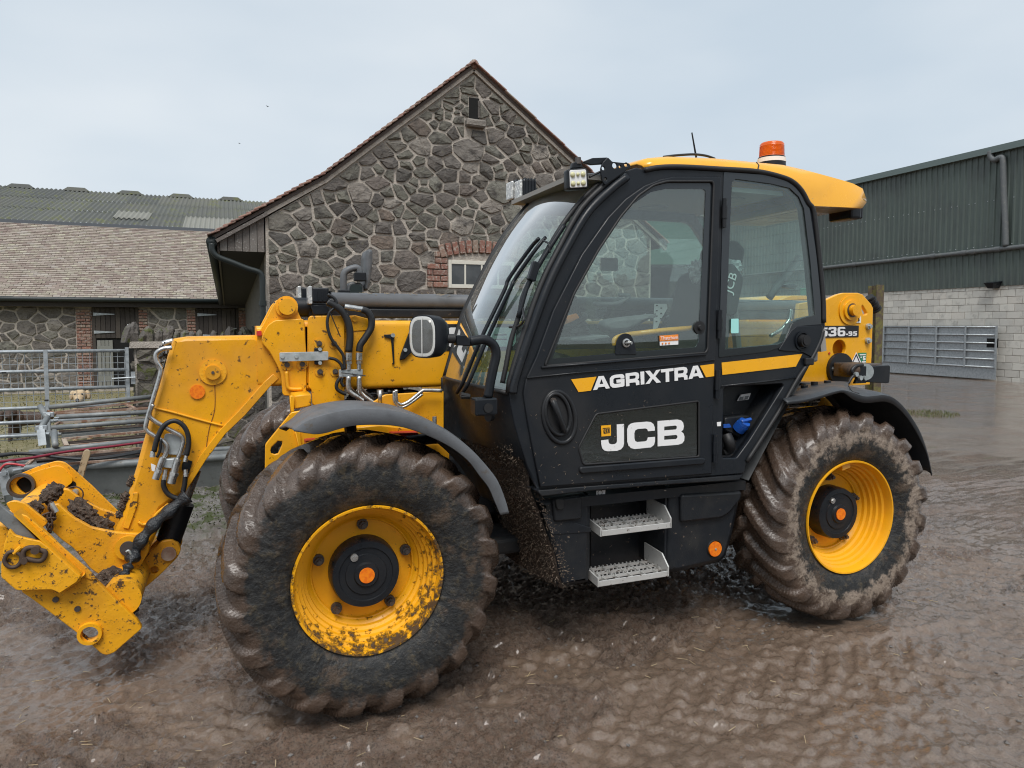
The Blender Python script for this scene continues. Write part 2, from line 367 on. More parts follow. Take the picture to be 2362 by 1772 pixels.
H = ground_h(GX, GY)
def gz(x, y):                              # ground height from the sheet itself
    i = min(max(int(np.searchsorted(gx, x))-1, 0), len(gx)-2); j = min(max(int(np.searchsorted(gy, y))-1, 0), len(gy)-2)
    u = (x-gx[i])/(gx[i+1]-gx[i]); v = (y-gy[j])/(gy[j+1]-gy[j]); return float((H[j, i]*(1-u)+H[j, i+1]*u)*(1-v)+(H[j+1, i]*(1-u)+H[j+1, i+1]*u)*v)
nx, ny = len(gx), len(gy)
co = np.stack([GX, GY, H], -1).reshape(-1, 3)
idx = np.arange(nx*ny).reshape(ny, nx)
quads = np.stack([idx[:-1, :-1], idx[:-1, 1:], idx[1:, 1:], idx[1:, :-1]], -1).reshape(-1, 4)
gm = bpy.data.meshes.new('ground'); gm.vertices.add(len(co)); gm.vertices.foreach_set('co', co.ravel())
gm.loops.add(quads.size); gm.loops.foreach_set('vertex_index', quads.ravel().astype(np.int32))
gm.polygons.add(len(quads)); gm.polygons.foreach_set('loop_start', np.arange(0, quads.size, 4, dtype=np.int32)); gm.polygons.foreach_set('loop_total', np.full(len(quads), 4, np.int32))
gm.polygons.foreach_set('use_smooth', np.ones(len(quads), bool)); gm.update(calc_edges=True)
wa = gm.attributes.new('wetness', 'FLOAT', 'POINT'); wa.data.foreach_set('value', wetness(GX, GY).ravel().astype(np.float32))
def mud_material():
    m = bpy.data.materials.new('wet_mud'); m.use_nodes = True; nt = m.node_tree; n = nt.nodes; p = n['Principled BSDF']
    t = n.new('ShaderNodeTexCoord'); vec = t.outputs['Object']
    def noise(s, d=6, r=.6, vec=vec):
        q = n.new('ShaderNodeTexNoise'); q.inputs['Scale'].default_value = s; q.inputs['Detail'].default_value = d; q.inputs['Roughness'].default_value = r; L(nt, vec, q.inputs['Vector']); return q.outputs[0]
    def mr(f, a, b, c=0, d=1):
        q = n.new('ShaderNodeMapRange'); q.interpolation_type = 'SMOOTHSTEP'; L(nt, f, q.inputs[0])
        for i, v in zip((1, 2, 3, 4), (a, b, c, d)): q.inputs[i].default_value = v
        return q.outputs[0]
    def mix(f, a, b):
        q = n.new('ShaderNodeMix'); q.data_type = 'RGBA'; L(nt, f, q.inputs[0])
        for s, x in ((6, a), (7, b)):
            if hasattr(x, 'links'): L(nt, x, q.inputs[s])
            else: q.inputs[s].default_value = (*x, 1)
        return q.outputs[2]
    def math_(op, a, b):
        q = n.new('ShaderNodeMath'); q.operation = op
        for i, x in enumerate((a, b)):
            if hasattr(x, 'links'): L(nt, x, q.inputs[i])
            else: q.inputs[i].default_value = x
        return q.outputs[0]
    sx = n.new('ShaderNodeSeparateXYZ'); L(nt, vec, sx.inputs[0])
    c = mix(mr(noise(1.1), .35, .65), (.19, .123, .086), (.128, .087, .063))
    c = mix(mr(noise(34, 8, .72), .44, .58), c, (.20, .148, .112))
    c = mix(mr(noise(95, 4, .65), .52, .62), c, (.085, .060, .045))
    c = mix(mr(noise(150, 3, .6), .60, .67), c, (.035, .027, .022))
    # gravelly grey yard towards the back left, moss and short grass along the wall foot
    gl = math_('MULTIPLY', mr(math_('ADD', sx.outputs[1], math_('MULTIPLY', noise(.9), 3.0)), 2.6, 4.2), mr(sx.outputs[0], .6, -.4))
    c = mix(gl, c, mix(mr(noise(40, 6, .7), .4, .65), (.15, .138, .126), (.27, .255, .235)))
    ms = math_('MULTIPLY', gl, mr(noise(5, 7, .7), .47, .58)); c = mix(ms, c, (.055, .07, .018))
    fld = math_('MULTIPLY', mr(sx.outputs[1], 6.3, 7.0), mr(sx.outputs[0], -.1, -.5))
    gcol = mix(mr(noise(9, 8, .7), .4, .62), (.18, .165, .075), (.28, .245, .14)); c = mix(fld, c, gcol)
    rt = math_('MULTIPLY', mr(noise(2.3, 7, .7), .60, .68), mr(sx.outputs[0], 5, 9)); c = mix(rt, c, (.10, .12, .04))
    st = math_('MULTIPLY', mr(noise(120, 3, .5), .70, .74), mr(noise(2.0), .45, .6)); c = mix(st, c, (.42, .40, .37))
    wa_ = n.new('ShaderNodeAttribute'); wa_.attribute_name = 'wetness'; c = mix(math_('MULTIPLY', wa_.outputs['Fac'], .6), c, (.15, .108, .078)); L(nt, c, p.inputs['Base Color'])
    w = mr(noise(.75, 5, .55), .36, .60); r1 = mr(w, 0, 1, .36, .16)
    r2 = math_('ADD', r1, mr(noise(50, 5), .3, .7, -.12, .16)); r2 = math_('ADD', r2, math_('MULTIPLY', math_('MAXIMUM', fld, gl), .35)); wt_ = n.new('ShaderNodeAttribute'); wt_.attribute_name = 'wetness'; r3 = n.new('ShaderNodeMix'); r3.data_type = 'FLOAT'; L(nt, wt_.outputs['Fac'], r3.inputs[0]); L(nt, r2, r3.inputs[2]); r3.inputs[3].default_value = .10; L(nt, r3.outputs[0], p.inputs['Roughness'])
    p.inputs['Specular IOR Level'].default_value = .5; p.inputs['Coat IOR'].default_value = 1.36; p.inputs['Coat Roughness'].default_value = .14
    dryz = math_('MAXIMUM', fld, gl); cw = math_('MULTIPLY', math_('SUBTRACT', 1.0, dryz), mr(noise(1.7, 5, .6), .30, .55, .35, 1.0)); L(nt, cw, p.inputs['Coat Weight'])
    b = n.new('ShaderNodeBump'); b.inputs['Distance'].default_value = .020; b.inputs['Strength'].default_value = 1.0
    hs = math_('ADD', noise(62, 8, .72), math_('MULTIPLY', noise(190, 4, .6), .4)); st_ = n.new('ShaderNodeMapRange'); st_.inputs[3].default_value = 1.0; st_.inputs[4].default_value = .45; L(nt, wa_.outputs['Fac'], st_.inputs[0]); L(nt, st_.outputs[0], b.inputs['Strength']); L(nt, hs, b.inputs['Height']); L(nt, b.outputs[0], p.inputs['Normal'])
    return m
M_mud = mud_material()
ground = obj('ground', gm, M_mud); ground['kind'] = 'structure'; ground['label'] = 'wet brown muddy farmyard ground with gravel and wheel ruts'

# ---- masonry helpers
STONES = [(.125, .11, .098), (.155, .138, .122), (.09, .082, .075), (.17, .165, .135), (.125, .118, .102), (.19, .15, .122), (.085, .078, .072), (.20, .195, .165), (.145, .122, .108), (.27, .245, .215), (.115, .104, .095), (.14, .124, .112), (.175, .16, .142), (.105, .095, .086)]
M_stone = material('rubble_stone', (.1, .09, .085), .85, objrand=STONES, var=(9, (.062, .055, .05), .45, .75), dirt=(13, (.15, .14, .085), .60, .75), spots=(55, (.28, .27, .24), .70, .76), bump=(16, .035, 9))
M_mortar = material('lime_mortar', (.45, .405, .355), .95, var=(5, (.33, .295, .255), .4, .7), dirt=(30, (.54, .49, .43), .5, .7), bump=(55, .015, 8))
M_brick = material('red_brick', (.3, .1, .06), .88, objrand=[(.22, .10, .075), (.27, .13, .095), (.185, .09, .072), (.27, .17, .13), (.24, .18, .14), (.29, .12, .085)], dirt=(30, (.38, .34, .295), .48, .66), bump=(60, .008))
M_tile = material('clay_tile', (.3, .16, .12), .9, objrand=[(.27, .14, .11), (.34, .20, .155), (.30, .19, .16), (.22, .12, .10), (.36, .26, .21)], dirt=(22, (.33, .31, .26), .5, .65), bump=(50, .006))
M_tilep = material('lichened_clay_tile', (.42, .34, .30), .9, objrand=[(.28, .225, .195), (.34, .295, .255), (.235, .185, .16), (.31, .28, .23), (.21, .16, .14), (.36, .325, .29)], dirt=(3.0, (.42, .40, .30), .5, .7), spots=(22, (.42, .30, .06), .72, .78), bump=(50, .006))
M_wood = material('weathered_board', (.16, .145, .13), .9, objrand=[(.17, .15, .135), (.12, .105, .095), (.20, .185, .17)], var=(40, (.30, .285, .265), .55, .7), bump=(60, .006))
M_woodd = material('dark_stained_board', (.045, .037, .032), .85, objrand=[(.05, .042, .036), (.036, .03, .027), (.065, .054, .045)], bump=(60, .004))
M_woodg = material('grey_green_board', (.21, .215, .195), .85, objrand=[(.21, .215, .195), (.18, .18, .16), (.24, .24, .22)], bump=(60, .004))
M_dark = material('painted_shade', (.006, .006, .006), .95)  # near-black colour standing in for shade inside openings and holes
M_gut = material('dark_green_gutter', (.014, .02, .02), .45, dirt=(30, (.06, .06, .055), .62, .8))
M_wht = material('cream_window_paint', (.62, .60, .53), .6, dirt=(40, (.35, .32, .25), .6, .75))
M_pane = material('dusty_window_pane', (.045, .05, .055), .12, var=(6, (.07, .075, .08), .4, .7), spec=.7)
def clip(P, n, c):
    """keep the part of polygon P with n.x <= c"""
    out = []; m = len(P)
    for i in range(m):
        a, b = P[i], P[(i+1) % m]; da = n[0]*a[0]+n[1]*a[1]-c; db = n[0]*b[0]+n[1]*b[1]-c
        if da <= 0: out.append(a)
        if (da < 0 < db) or (db < 0 < da):
            t = da/(da-db); out.append((a[0]+(b[0]-a[0])*t, a[1]+(b[1]-a[1])*t))
    return out
def area(P): return .5*abs(sum(P[i-1][0]*P[i][1]-P[i][0]*P[i-1][1] for i in range(len(P))))
def stonework(wall, region, to3, seed, sizes, gap=.016, holes=(), limit=300, proud=.022, mat=None, name='stone', asp=1.3, cut=None):
    """random rubble: a power diagram of mixed stone sizes, every stone a child of the wall"""
    rr = random.Random(seed); mat = mat or M_stone
    xs = [p[0] for p in region]; ys = [p[1] for p in region]; cxm = sum(xs)/len(xs); cym = sum(ys)/len(ys)
    edges = []
    for i in range(len(region)):
        a, b = region[i], region[(i+1) % len(region)]; nx_, ny_ = b[1]-a[1], -(b[0]-a[0]); l = math.hypot(nx_, ny_); nx_, ny_ = nx_/l, ny_/l; c = nx_*a[0]+ny_*a[1]
        if nx_*cxm+ny_*cym > c: nx_, ny_, c = -nx_, -ny_, -c
        edges.append(((nx_, ny_), c))
    seeds = []
    for r, tries in sizes:
        for _ in range(tries):
            q = r*rr.uniform(.82, 1.2); p = (rr.uniform(min(xs), max(xs)), rr.uniform(min(ys), max(ys)))
            if any(n[0]*p[0]+n[1]*p[1] > c+.02 for n, c in edges): continue
            if cut and any(n[0]*p[0]+n[1]*p[1] > c for n, c in cut(p[0])): continue
            if any(h[0]-q*.35 < p[0] < h[2]+q*.35 and h[1]-q*.35 < p[1] < h[3]+q*.35 for h in holes): continue
            if all(((p[0]-s[0])**2+((p[1]-s[1])*asp)**2) > ((q+s[2])*.80)**2 for s in seeds): seeds.append((p[0], p[1], q*rr.uniform(.8, 1.15)))
    cells = []; seeds = [(x, y, r*.5) for x, y, r in seeds]
    for i, (x, y, r) in enumerate(seeds):
        P = [(x-5*r-.3, y-5*r-.3), (x+5*r+.3, y-5*r-.3), (x+5*r+.3, y+5*r+.3), (x-5*r-.3, y+5*r+.3)]
        for n, c in edges+(cut(x) if cut else []): P = clip(P, n, c-gap*.5)
        for j, (u, v, s) in enumerate(seeds):
            if i == j: continue
            dx, dy = u-x, (v-y)*asp
            if dx*dx+dy*dy > (5.0*(r+s)+.3)**2: continue
            # stretched-space power bisector
            nx_, ny_ = 2*dx, 2*dy*asp; c = (u*u+v*v*asp*asp-s*s)-(x*x+y*y*asp*asp-r*r); l = math.hypot(nx_, ny_)
            P = clip(P, (nx_/l, ny_/l), c/l-gap*.5*rr.uniform(.6, 1.5))
            if len(P) < 3: break
        for h in holes:
            if len(P) < 3: break
            d = [(h[0]-x, (1, 0), h[0]), (x-h[2], (-1, 0), -h[2]), (h[1]-y, (0, 1), h[1]), (y-h[3], (0, -1), -h[3])]
            _, n, c = max(d, key=lambda t: t[0]); P = clip(P, n, c-gap*.4)
        if len(P) >= 3 and area(P) > .0012: cells.append(P)
    cells.sort(key=area, reverse=True); rest = MB()
    for i, P in enumerate(cells):
        Q = []
        for k in range(len(P)):
            a, b = P[k], P[(k+1) % len(P)]; w = rr.uniform(.03, .08)
            if math.hypot(b[0]-a[0], b[1]-a[1]) < .012: Q.append(((a[0]+b[0])/2, (a[1]+b[1])/2)); continue
            Q += [(a[0]+(b[0]-a[0])*w, a[1]+(b[1]-a[1])*w), (b[0]+(a[0]-b[0])*w, b[1]+(a[1]-b[1])*w)]
        n = len(Q); cx_ = sum(p[0] for p in Q)/n; cy_ = sum(p[1] for p in Q)/n; dd = proud*rr.uniform(.45, 1.5)
        tilt = (rr.uniform(-.25, .25), rr.uniform(-.22, .22)); V = []
        for p in Q: V.append(to3(p[0], p[1], -.012))
        for p in Q:
            f = max(.55, 1-rr.uniform(.005, .016)/max(.02, math.hypot(p[0]-cx_, p[1]-cy_))); x, y = cx_+(p[0]-cx_)*f, cy_+(p[1]-cy_)*f; V.append(to3(x, y, dd*rr.uniform(.6, 1.1)+(x-cx_)*tilt[0]*.3+(y-cy_)*tilt[1]*.3))
        V.append(to3(cx_+rr.uniform(-.03, .03), cy_+rr.uniform(-.03, .03), dd*rr.uniform(.9, 1.6)))
        F = [(k, (k+1) % n, n+(k+1) % n, n+k) for k in range(n)]+[(n+k, n+(k+1) % n, 2*n) for k in range(n)]
        if i < limit:
            o3 = np.mean(V, axis=0); me = bpy.data.meshes.new(name); me.from_pydata([tuple(np.array(v)-o3) for v in V], [], F); me.update()
            me.polygons.foreach_set('use_smooth', [k < n for k in range(2*n)]); me.materials.append(mat)
            o = bpy.data.objects.new(name, me); o.location = o3; link(o, wall)
        else: rest.add(V, F)
    if rest.V:
        o = rest.build('small_stones', mat, wall); o['kind'] = 'stuff'
    return len(cells)
_bm = {}
def box_mesh(name, sx, sy, sz, mat, ch=.006):
    k = (name, round(sx, 4), round(sy, 4), round(sz, 4))
    if k in _bm: return _bm[k]
    me = bpy.data.meshes.new(name); bm = bmesh.new(); bmesh.ops.create_cube(bm, size=1)
    for v in bm.verts: v.co = Vector((v.co.x*sx, v.co.y*sy, v.co.z*sz))
    if ch: bmesh.ops.bevel(bm, geom=[e for e in bm.edges], offset=ch, segments=1, affect='EDGES')
    bm.to_mesh(me); bm.free(); me.materials.append(mat); _bm[k] = me; return me
def piece(name, me, loc, rot, parent):
    o = bpy.data.objects.new(name, me); o.location = loc; o.rotation_euler = rot; return link(o, parent)
def ext_poly(name, pts, y0, y1, mat, parent=None, bevel=0):
    n = len(pts); V = [(x, y0, z) for x, z in pts]+[(x, y1, z) for x, z in pts]
    F = [tuple(range(n)), tuple(range(2*n-1, n-1, -1))]+[(k, n+k, n+(k+1) % n, (k+1) % n) for k in range(n)]
    mb = MB(); mb.add(V, F); return mb.build(name, mat, parent, bevel=bevel)

# ---- stone barn with the gable
GYP = 5.0
barn = tag(empty('stone_barn', (2.6, GYP, 0)), 'stone barn with a steep gable of dark rubble behind the telehandler', 'barn')
barn.location = (0, 0, 0)
xl, xr, xa = -.10, 5.32, 2.53; ze, za = 3.0, 5.05; zr = 3.02
RL = [(-.70, 2.757), (.60, 3.556), (2.544, 5.155), (5.57, 2.93)]      # top line of the roof
def roof_z(x): return float(np.interp(x, [p[0] for p in RL], [p[1] for p in RL]))
def roofcut(x):
    out = []
    for a, b in ([(RL[0], RL[1])] if x < .6 else [(RL[1], RL[2]), (RL[2], RL[3])]):
        n = np.array([-(b[1]-a[1]), b[0]-a[0]]); n /= np.linalg.norm(n); out.append((tuple(n), float(n @ np.array(a))-.10))
    return out
gable_pts = [(xl, 0), (xr, 0), (xr, zr), (xa, za), (.6, 3.45), (xl, ze)]
wall = ext_poly('gable_wall', gable_pts, GYP, GYP+.45, M_mortar, barn)
side = ext_poly('side_wall', [(xl, 0), (xl+.4, 0), (xl+.4, ze), (xl, ze-.25)], GYP+.45, 16.5, M_stone, barn)
side2 = ext_poly('side_wall', [(xr-.4, 0), (xr, 0), (xr, zr-.1), (xr-.4, zr-.1)], GYP+.45, 16.5, M_mortar, barn)
w0 = at(1262, 1555, 'M', GYP); wz1 = at(1262, 1368, 'M', GYP)[2]; WX0, WZ0, WZ1 = w0[0], w0[2], wz1; WX1 = WX0+.94
ba = at(1170, 1300, 'M', GYP); BX0 = at(1118, 1480, 'M', GYP)[0]; BZ1 = ba[2]
s0 = at(1402, 420, 'M', GYP); s1 = at(1470, 285, 'M', GYP); SX0, SZ0, SX1, SZ1 = s0[0], s0[2], s1[0], s1[2]
mid_b = at(1170, 1330, 'M', GYP)[0]
holes = [(BX0, WZ0-.015, WX1+.30, at(1170, 1425, 'M', GYP)[2]), (mid_b, WZ0, WX1+.17, BZ1+.02), (SX0, SZ0-.01, SX1, SZ1+.01), (SX0-.06, SZ0-.13, SX1+.09, SZ0)]
reg = [(xl+.02, .5), (xr-.02, .5), (xr-.02, 5.4), (xl+.02, 5.4)]
N = stonework(wall, reg, lambda a, b, d: (a, GYP-d, b), 3, [(.24, 40), (.185, 170), (.14, 520), (.10, 1500), (.065, 2600), (.042, 1200)], gap=.022, cut=roofcut, holes=holes, proud=.026)
# sill and lintel of the slit, its painted opening
me = box_mesh('sill_stone', SX1-SX0+.13, .16, .10, M_stone, .02); piece('sill_stone', me, ((SX0+SX1)/2+.01, GYP-.01, SZ0-.065), (0, .03, 0), wall)
mb = MB().box((SX0, GYP-.006, SZ0), (SX1, GYP+.02, SZ1)); mb.build('slit_shade_face', M_dark, wall)  # near-black face proud of the wall, painted for the shade in the slit
mb = MB().box((SX1-.02, GYP-.012, SZ0+.02), (SX1+.015, GYP+.03, SZ1-.03)); mb.build('slit_reveal', M_stone, wall)
# brick surround: jamb courses and arch
ch = .079; rows = int((BZ1-.02-WZ0)/ch)
rb = random.Random(4)
for side_ in (0, 1):
    for r in range(rows+1):
        z = WZ0+ch*(r+.5); xin = WX0 if side_ == 0 else WX1; sg = -1 if side_ == 0 else 1
        wide = (r < 4); tot = abs(WX0-(BX0 if wide else mid_b)); x = 0.008; k = r % 2
        while x < tot-.03:
            ln = min(.205 if k % 2 == 0 else .10, tot-x); me = box_mesh('brick', round(ln-.011, 3), .05, ch-.012, M_brick)
            piece('brick', me, (xin+sg*(x+ln/2), GYP-.012+rb.uniform(-.004, .004), z), (0, rb.uniform(-.01, .01), 0), wall); x += ln; k += 1
cxw = (WX0+WX1)/2; R_ = 2.0; za0 = WZ1+.105
for k in range(13):
    t = math.radians(-15.5+31*k/12); zc = za0-R_+(R_+.085)*math.cos(t); xc = cxw+(R_+.085)*math.sin(t)
    me = box_mesh('arch_brick', .073, .06, .165, M_brick); piece('arch_brick', me, (xc, GYP-.016+rb.uniform(-.004, .004), zc), (0, t, 0), wall)
win = empty('window'); win.parent = barn
fr = MB()
for a, b in (((WX0, WZ0), (WX0+.045, WZ1)), ((WX1-.045, WZ0), (WX1, WZ1)), ((WX0+.046, WZ0), (WX1-.046, WZ0+.05)), ((WX0+.046, WZ1-.05), (WX1-.046, WZ1))): fr.box((a[0], GYP-.022, a[1]), (b[0], GYP+.04, b[1]))
for k in range(1, 4):
    xk = WX0+(WX1-WX0)*k/4; fr.box((xk-.012, GYP-.018, WZ0+.051), (xk+.012, GYP+.03, WZ1-.051))
fr.build('frame', M_wht, win, bevel=.003)
arch = [(WX0, WZ1+.001)]+[(WX0+(WX1-WX0)*k/10, WZ1+.095*(1-((k-5)/5)**2)+.004) for k in range(11)]+[(WX1, WZ1+.001)]
ext_poly('arch_infill', arch, GYP-.012, GYP+.03, M_mortar, win)
for k in range(4):
    a = WX0+(WX1-WX0)*k/4; MB().box((a+.013, GYP-.006, WZ0+.04), (a+(WX1-WX0)/4-.013, GYP+.0, WZ1-.04)).build('pane', M_pane, win)
# roof: two slabs, verge tiles picked out one by one
ex, ez = RL[0]; sl = (RL[1][1]-RL[0][1])/(RL[1][0]-RL[0][0])
M_under = material('roof_underlay', (.12, .10, .09), .9, bump=(40, .01))
up_ = [RL[0], RL[1], RL[2], RL[3]]; roof = ext_poly('roof', [(x, z-.005) for x, z in up_]+[(x, z-.05) for x, z in up_[::-1]], GYP-.05, 16.6, M_under, barn)
rt_ = random.Random(8)
for (p, q_), nt_ in ((RL[0:2], 15), (RL[1:3], 26)):
    Ls = math.hypot(q_[0]-p[0], q_[1]-p[1]); ang = math.atan2(q_[1]-p[1], q_[0]-p[0]); me = box_mesh('verge_tile', round(Ls/nt_+.05, 3), .17, .020, M_tile, .004)
    for k in range(nt_):
        for c in range(2):
            f = (k+.5)/nt_; piece('tile', me, (p[0]+(q_[0]-p[0])*f-.02, GYP-.02+c*.172+rt_.uniform(-.006, .006), p[1]+(q_[1]-p[1])*f+.012), (0, -ang+.15+rt_.uniform(-.02, .02), 0), roof)
p, q_ = RL[2], RL[3]; ang = math.atan2(p[1]-q_[1], q_[0]-p[0]); me = box_mesh('verge_tile_right', .55, .17, .018, M_tile, .004)
for k in range(7):
    f = (k+.5)/7; piece('tile', me, (p[0]+(q_[0]-p[0])*f, GYP-.02, p[1]+(q_[1]-p[1])*f+.006), (0, ang-.02, 0), roof)
MB().tube([(RL[2][0], GYP-.06, RL[2][1]-.01), (RL[2][0], GYP+3, RL[2][1]-.01)], .06, 10, smooth=False).build('ridge_tile', M_tile, roof, smooth=True)
for p, q_ in ((RL[0], RL[1]), (RL[1], RL[2]), (RL[3], RL[2])):
    x0 = max(p[0], xl); f = (x0-p[0])/(q_[0]-p[0]); MB().bar((x0, GYP-.012, p[1]+(q_[1]-p[1])*f-.08), (q_[0], GYP-.012, q_[1]-.075), .045, .05, (0, 1, 0)).build('mortar_fillet', M_mortar, roof)
# boarded eave box on the left, soffit, gutter and downpipe
bz = at(1760, 632, 'A', GYP)[2]; nb = 6
for k in range(nb):
    a = ex+.09+(xl-ex-.10)*k/nb; b = ex+.09+(xl-ex-.10)*(k+1)/nb-.006
    f = lambda x: ez-.10+sl*(x-ex)
    ext_poly('board', [(a, bz), (b, bz), (b, f(b)), (a, f(a))], GYP-.01+.006*(k % 2), GYP+.02, M_wood, roof)
mb = MB(); mb.bar((ex+.05, GYP-.03, ez-.06), (xl+.02, GYP-.03, ez-.06+sl*(xl-ex-.03)), .04, .09, (0, 1, 0)); mb.build('barge_board', M_wood, roof)
EZ2 = 2.42
MB().add([(ex+.08, GYP+.03, bz), (xl+.0, GYP+.03, bz), (xl+.0, 16.4, EZ2-.15), (ex+.08, 16.4, EZ2-.15), (ex+.08, GYP+.03, bz+.04), (xl, GYP+.03, bz+.04), (xl, 16.4, EZ2-.11), (ex+.08, 16.4, EZ2-.11)], [(0, 1, 2, 3), (7, 6, 5, 4), (0, 4, 5, 1), (1, 5, 6, 2), (2, 6, 7, 3), (3, 7, 4, 0)]).build('soffit', material('soffit_board', (.018, .016, .015), .9), roof)
MB().add([(ex+.06, GYP+.02, bz-.02), (ex+.06, 16.4, EZ2-.17), (ex+.06, 16.4, EZ2+.02), (ex+.06, GYP+.02, ez-.06), (ex+.085, GYP+.02, bz-.02), (ex+.085, 16.4, EZ2-.17), (ex+.085, 16.4, EZ2+.02), (ex+.085, GYP+.02, ez-.06)], [(0, 1, 2, 3), (7, 6, 5, 4), (0, 4, 5, 1), (1, 5, 6, 2), (2, 6, 7, 3), (3, 7, 4, 0)]).build('fascia', M_wood, roof)
g0 = at(1530, 560, 'A', GYP-.05)
gut = MB().tube([(ex, GYP-.06, g0[2]), (ex, 16.4, EZ2-.12)], .062, 12, smooth=False).build('gutter', M_gut, barn, smooth=True)
P = [at(u, v, 'A', GYP-.09) for u, v in ((1543, 575), (1550, 630), (1590, 672), (1700, 715), (1800, 755), (1890, 785), (1912, 830), (1914, 920), (1916, 1010), (1916, 1165))]
dp = MB().tube(P, .034, 10).build('downpipe', M_gut, barn, smooth=True)
P = at(1915, 1010, 'A', GYP-.09); MB().cyl((P[0], P[1], P[2]-.03), (P[0], P[1], P[2]+.03), .045, 12).build('collar', M_gut, dp, smooth=False)

# ---- stable range with the tiled roof, left background
SY = 17.0
stable = tag(empty('stable_block'), 'low stone stable range with pale lichened tile roof at far left', 'stable')
sx0, sx1 = -9.5, .6; ez_s = at(800, 1040, 'A', SY)[2]
swall = ext_poly('front_wall', [(sx0, 0), (sx1, 0), (sx1, ez_s+.05), (sx0, ez_s+.05)], SY, SY+.4, M_mortar, stable)
d1 = [at(u, v, 'A', SY) for u, v in ((668, 1045), (1025, 1600))]; d2 = [at(u, v, 'A', SY) for u, v in ((1425, 1045), (1750, 1600))]
D1 = (d1[0][0], .1, d1[1][0], ez_s+.06); D2 = (d2[0][0], .1, d2[1][0], ez_s+.06)
qw = .36
stonework(swall, [(-6.6, .05), (sx1, .05), (sx1, ez_s), (-6.6, ez_s)], lambda a, b, d: (a, SY-d, b), 12, [(.27, 120), (.20, 320), (.14, 700), (.09, 800), (.055, 500)], gap=.034,
          holes=[(D1[0]-qw, 0, D1[2]+.22, 3), (D2[0]-.22, 0, D2[2]+.25, 3)], proud=.03, limit=240)
for (x0, x1) in ((D1[0]-qw, D1[0]), (D1[2], D1[2]+.22), (D2[0]-.22, D2[0]), (D2[2], D2[2]+.25)):
    r = 0; z = .06
    while z < ez_s-.05:
        x = x0; k = r % 2
        while x < x1-.02:
            ln = min(.22 if k % 2 == 0 else .11, x1-x); me = box_mesh('brick', round(ln-.014, 3), .06, .064, M_brick); piece('brick', me, (x+ln/2, SY-.014+rb.uniform(-.006, .006), z+.038), (0, 0, 0), swall); x += ln; k += 1
        z += .08; r += 1
def stable_door(D, split, name):
    d = empty(name); d.parent = stable
    MB().box((D[0]+.075, SY-.008, .1), (D[2]-.075, SY+.1, ez_s-.01)).build('shade_face', M_dark, d)  # dark face on a solid wall, painted for the shade of the doorway
    mbf = MB().box((D[0], SY-.03, .1), (D[0]+.07, SY+.08, ez_s)).box((D[2]-.07, SY-.03, .1), (D[2], SY+.08, ez_s)); mbf.build('frame', M_woodd, d)
    n = 8; w = (D[2]-D[0]-.16)/n
    for k in range(n):
        x = D[0]+.08+w*k; z0 = split if k > 2 or name == 'far_door' else split
        me = box_mesh('board', w-.008, .03, ez_s-z0, M_woodd, .004); piece('board', me, (x+w/2, SY-.026+.004*(k % 2), (ez_s+z0)/2), (0, 0, 0), d)
    for zz in (ez_s-.18, split+.16):
        mbh = MB(); mbh.add([(D[0]+.04, SY-.06, zz-.04), (D[0]+.52, SY-.06, zz-.008), (D[0]+.52, SY-.06, zz+.008), (D[0]+.04, SY-.06, zz+.04), (D[0]+.04, SY-.044, zz-.04), (D[0]+.52, SY-.044, zz-.008), (D[0]+.52, SY-.044, zz+.008), (D[0]+.04, SY-.044, zz+.04)], [(0, 1, 2, 3), (7, 6, 5, 4), (0, 4, 5, 1), (1, 5, 6, 2), (2, 6, 7, 3), (3, 7, 4, 0)]); mbh.build('strap_hinge', M_galv, d)
    MB().cyl((D[2]-.26, SY-.05, split+.35), (D[2]-.05, SY-.05, split+.35), .014, 8).build('bolt', M_galv, d)
    return d
sp1 = at(800, 1265, 'A', SY)[2]
dd1 = stable_door(D1, sp1, 'stable_door'); dd2 = stable_door(D2, sp1-.1, 'stable_door')
x0 = D1[0]+.10; x1_ = at(828, 1400, 'A', SY)[0]
for k in range(4):
    w = (x1_-x0)/4; me = box_mesh('half_board', w-.008, .03, sp1-.2, M_woodg, .004); piece('board', me, (x0+w*(k+.5), SY-.040, (sp1+.05)/2+.02), (0, 0, 0), dd1)
for za_ in (.28, sp1-.32): MB().box((x0, SY-.070, za_), (x1_, SY-.056, za_+.12)).build('ledge', M_woodg, dd1)
# tile roof: eave to ridge
eY, eZ = SY-.30, at(800, 975, 'A', SY-.3)[2]; rY, rZ = 20.0, 4.62
sroof = MB(); sroof.add([(sx0, eY+.03, eZ-.03), (.9, eY+.03, eZ-.03), (.9, rY, rZ-.03), (sx0, rY, rZ-.03), (sx0, eY+.03, eZ-.10), (.9, eY+.03, eZ-.10), (.9, rY, rZ-.10), (sx0, rY, rZ-.10)], [(0, 1, 2, 3), (7, 6, 5, 4), (0, 4, 5, 1), (1, 5, 6, 2), (2, 6, 7, 3), (3, 7, 4, 0)])
sroof = sroof.build('roof', material('tile_batten', (.04, .035, .03), .95), stable)
pit = math.atan2(rZ-eZ, rY-eY); Lr = math.hypot(rZ-eZ, rY-eY); nr = 41; tw = .165; ga = Lr/nr; rest = MB(); rt2 = random.Random(5); cnt = 0
tme = box_mesh('roof_tile', tw-.006, ga+.045, .026, M_tilep, .004)
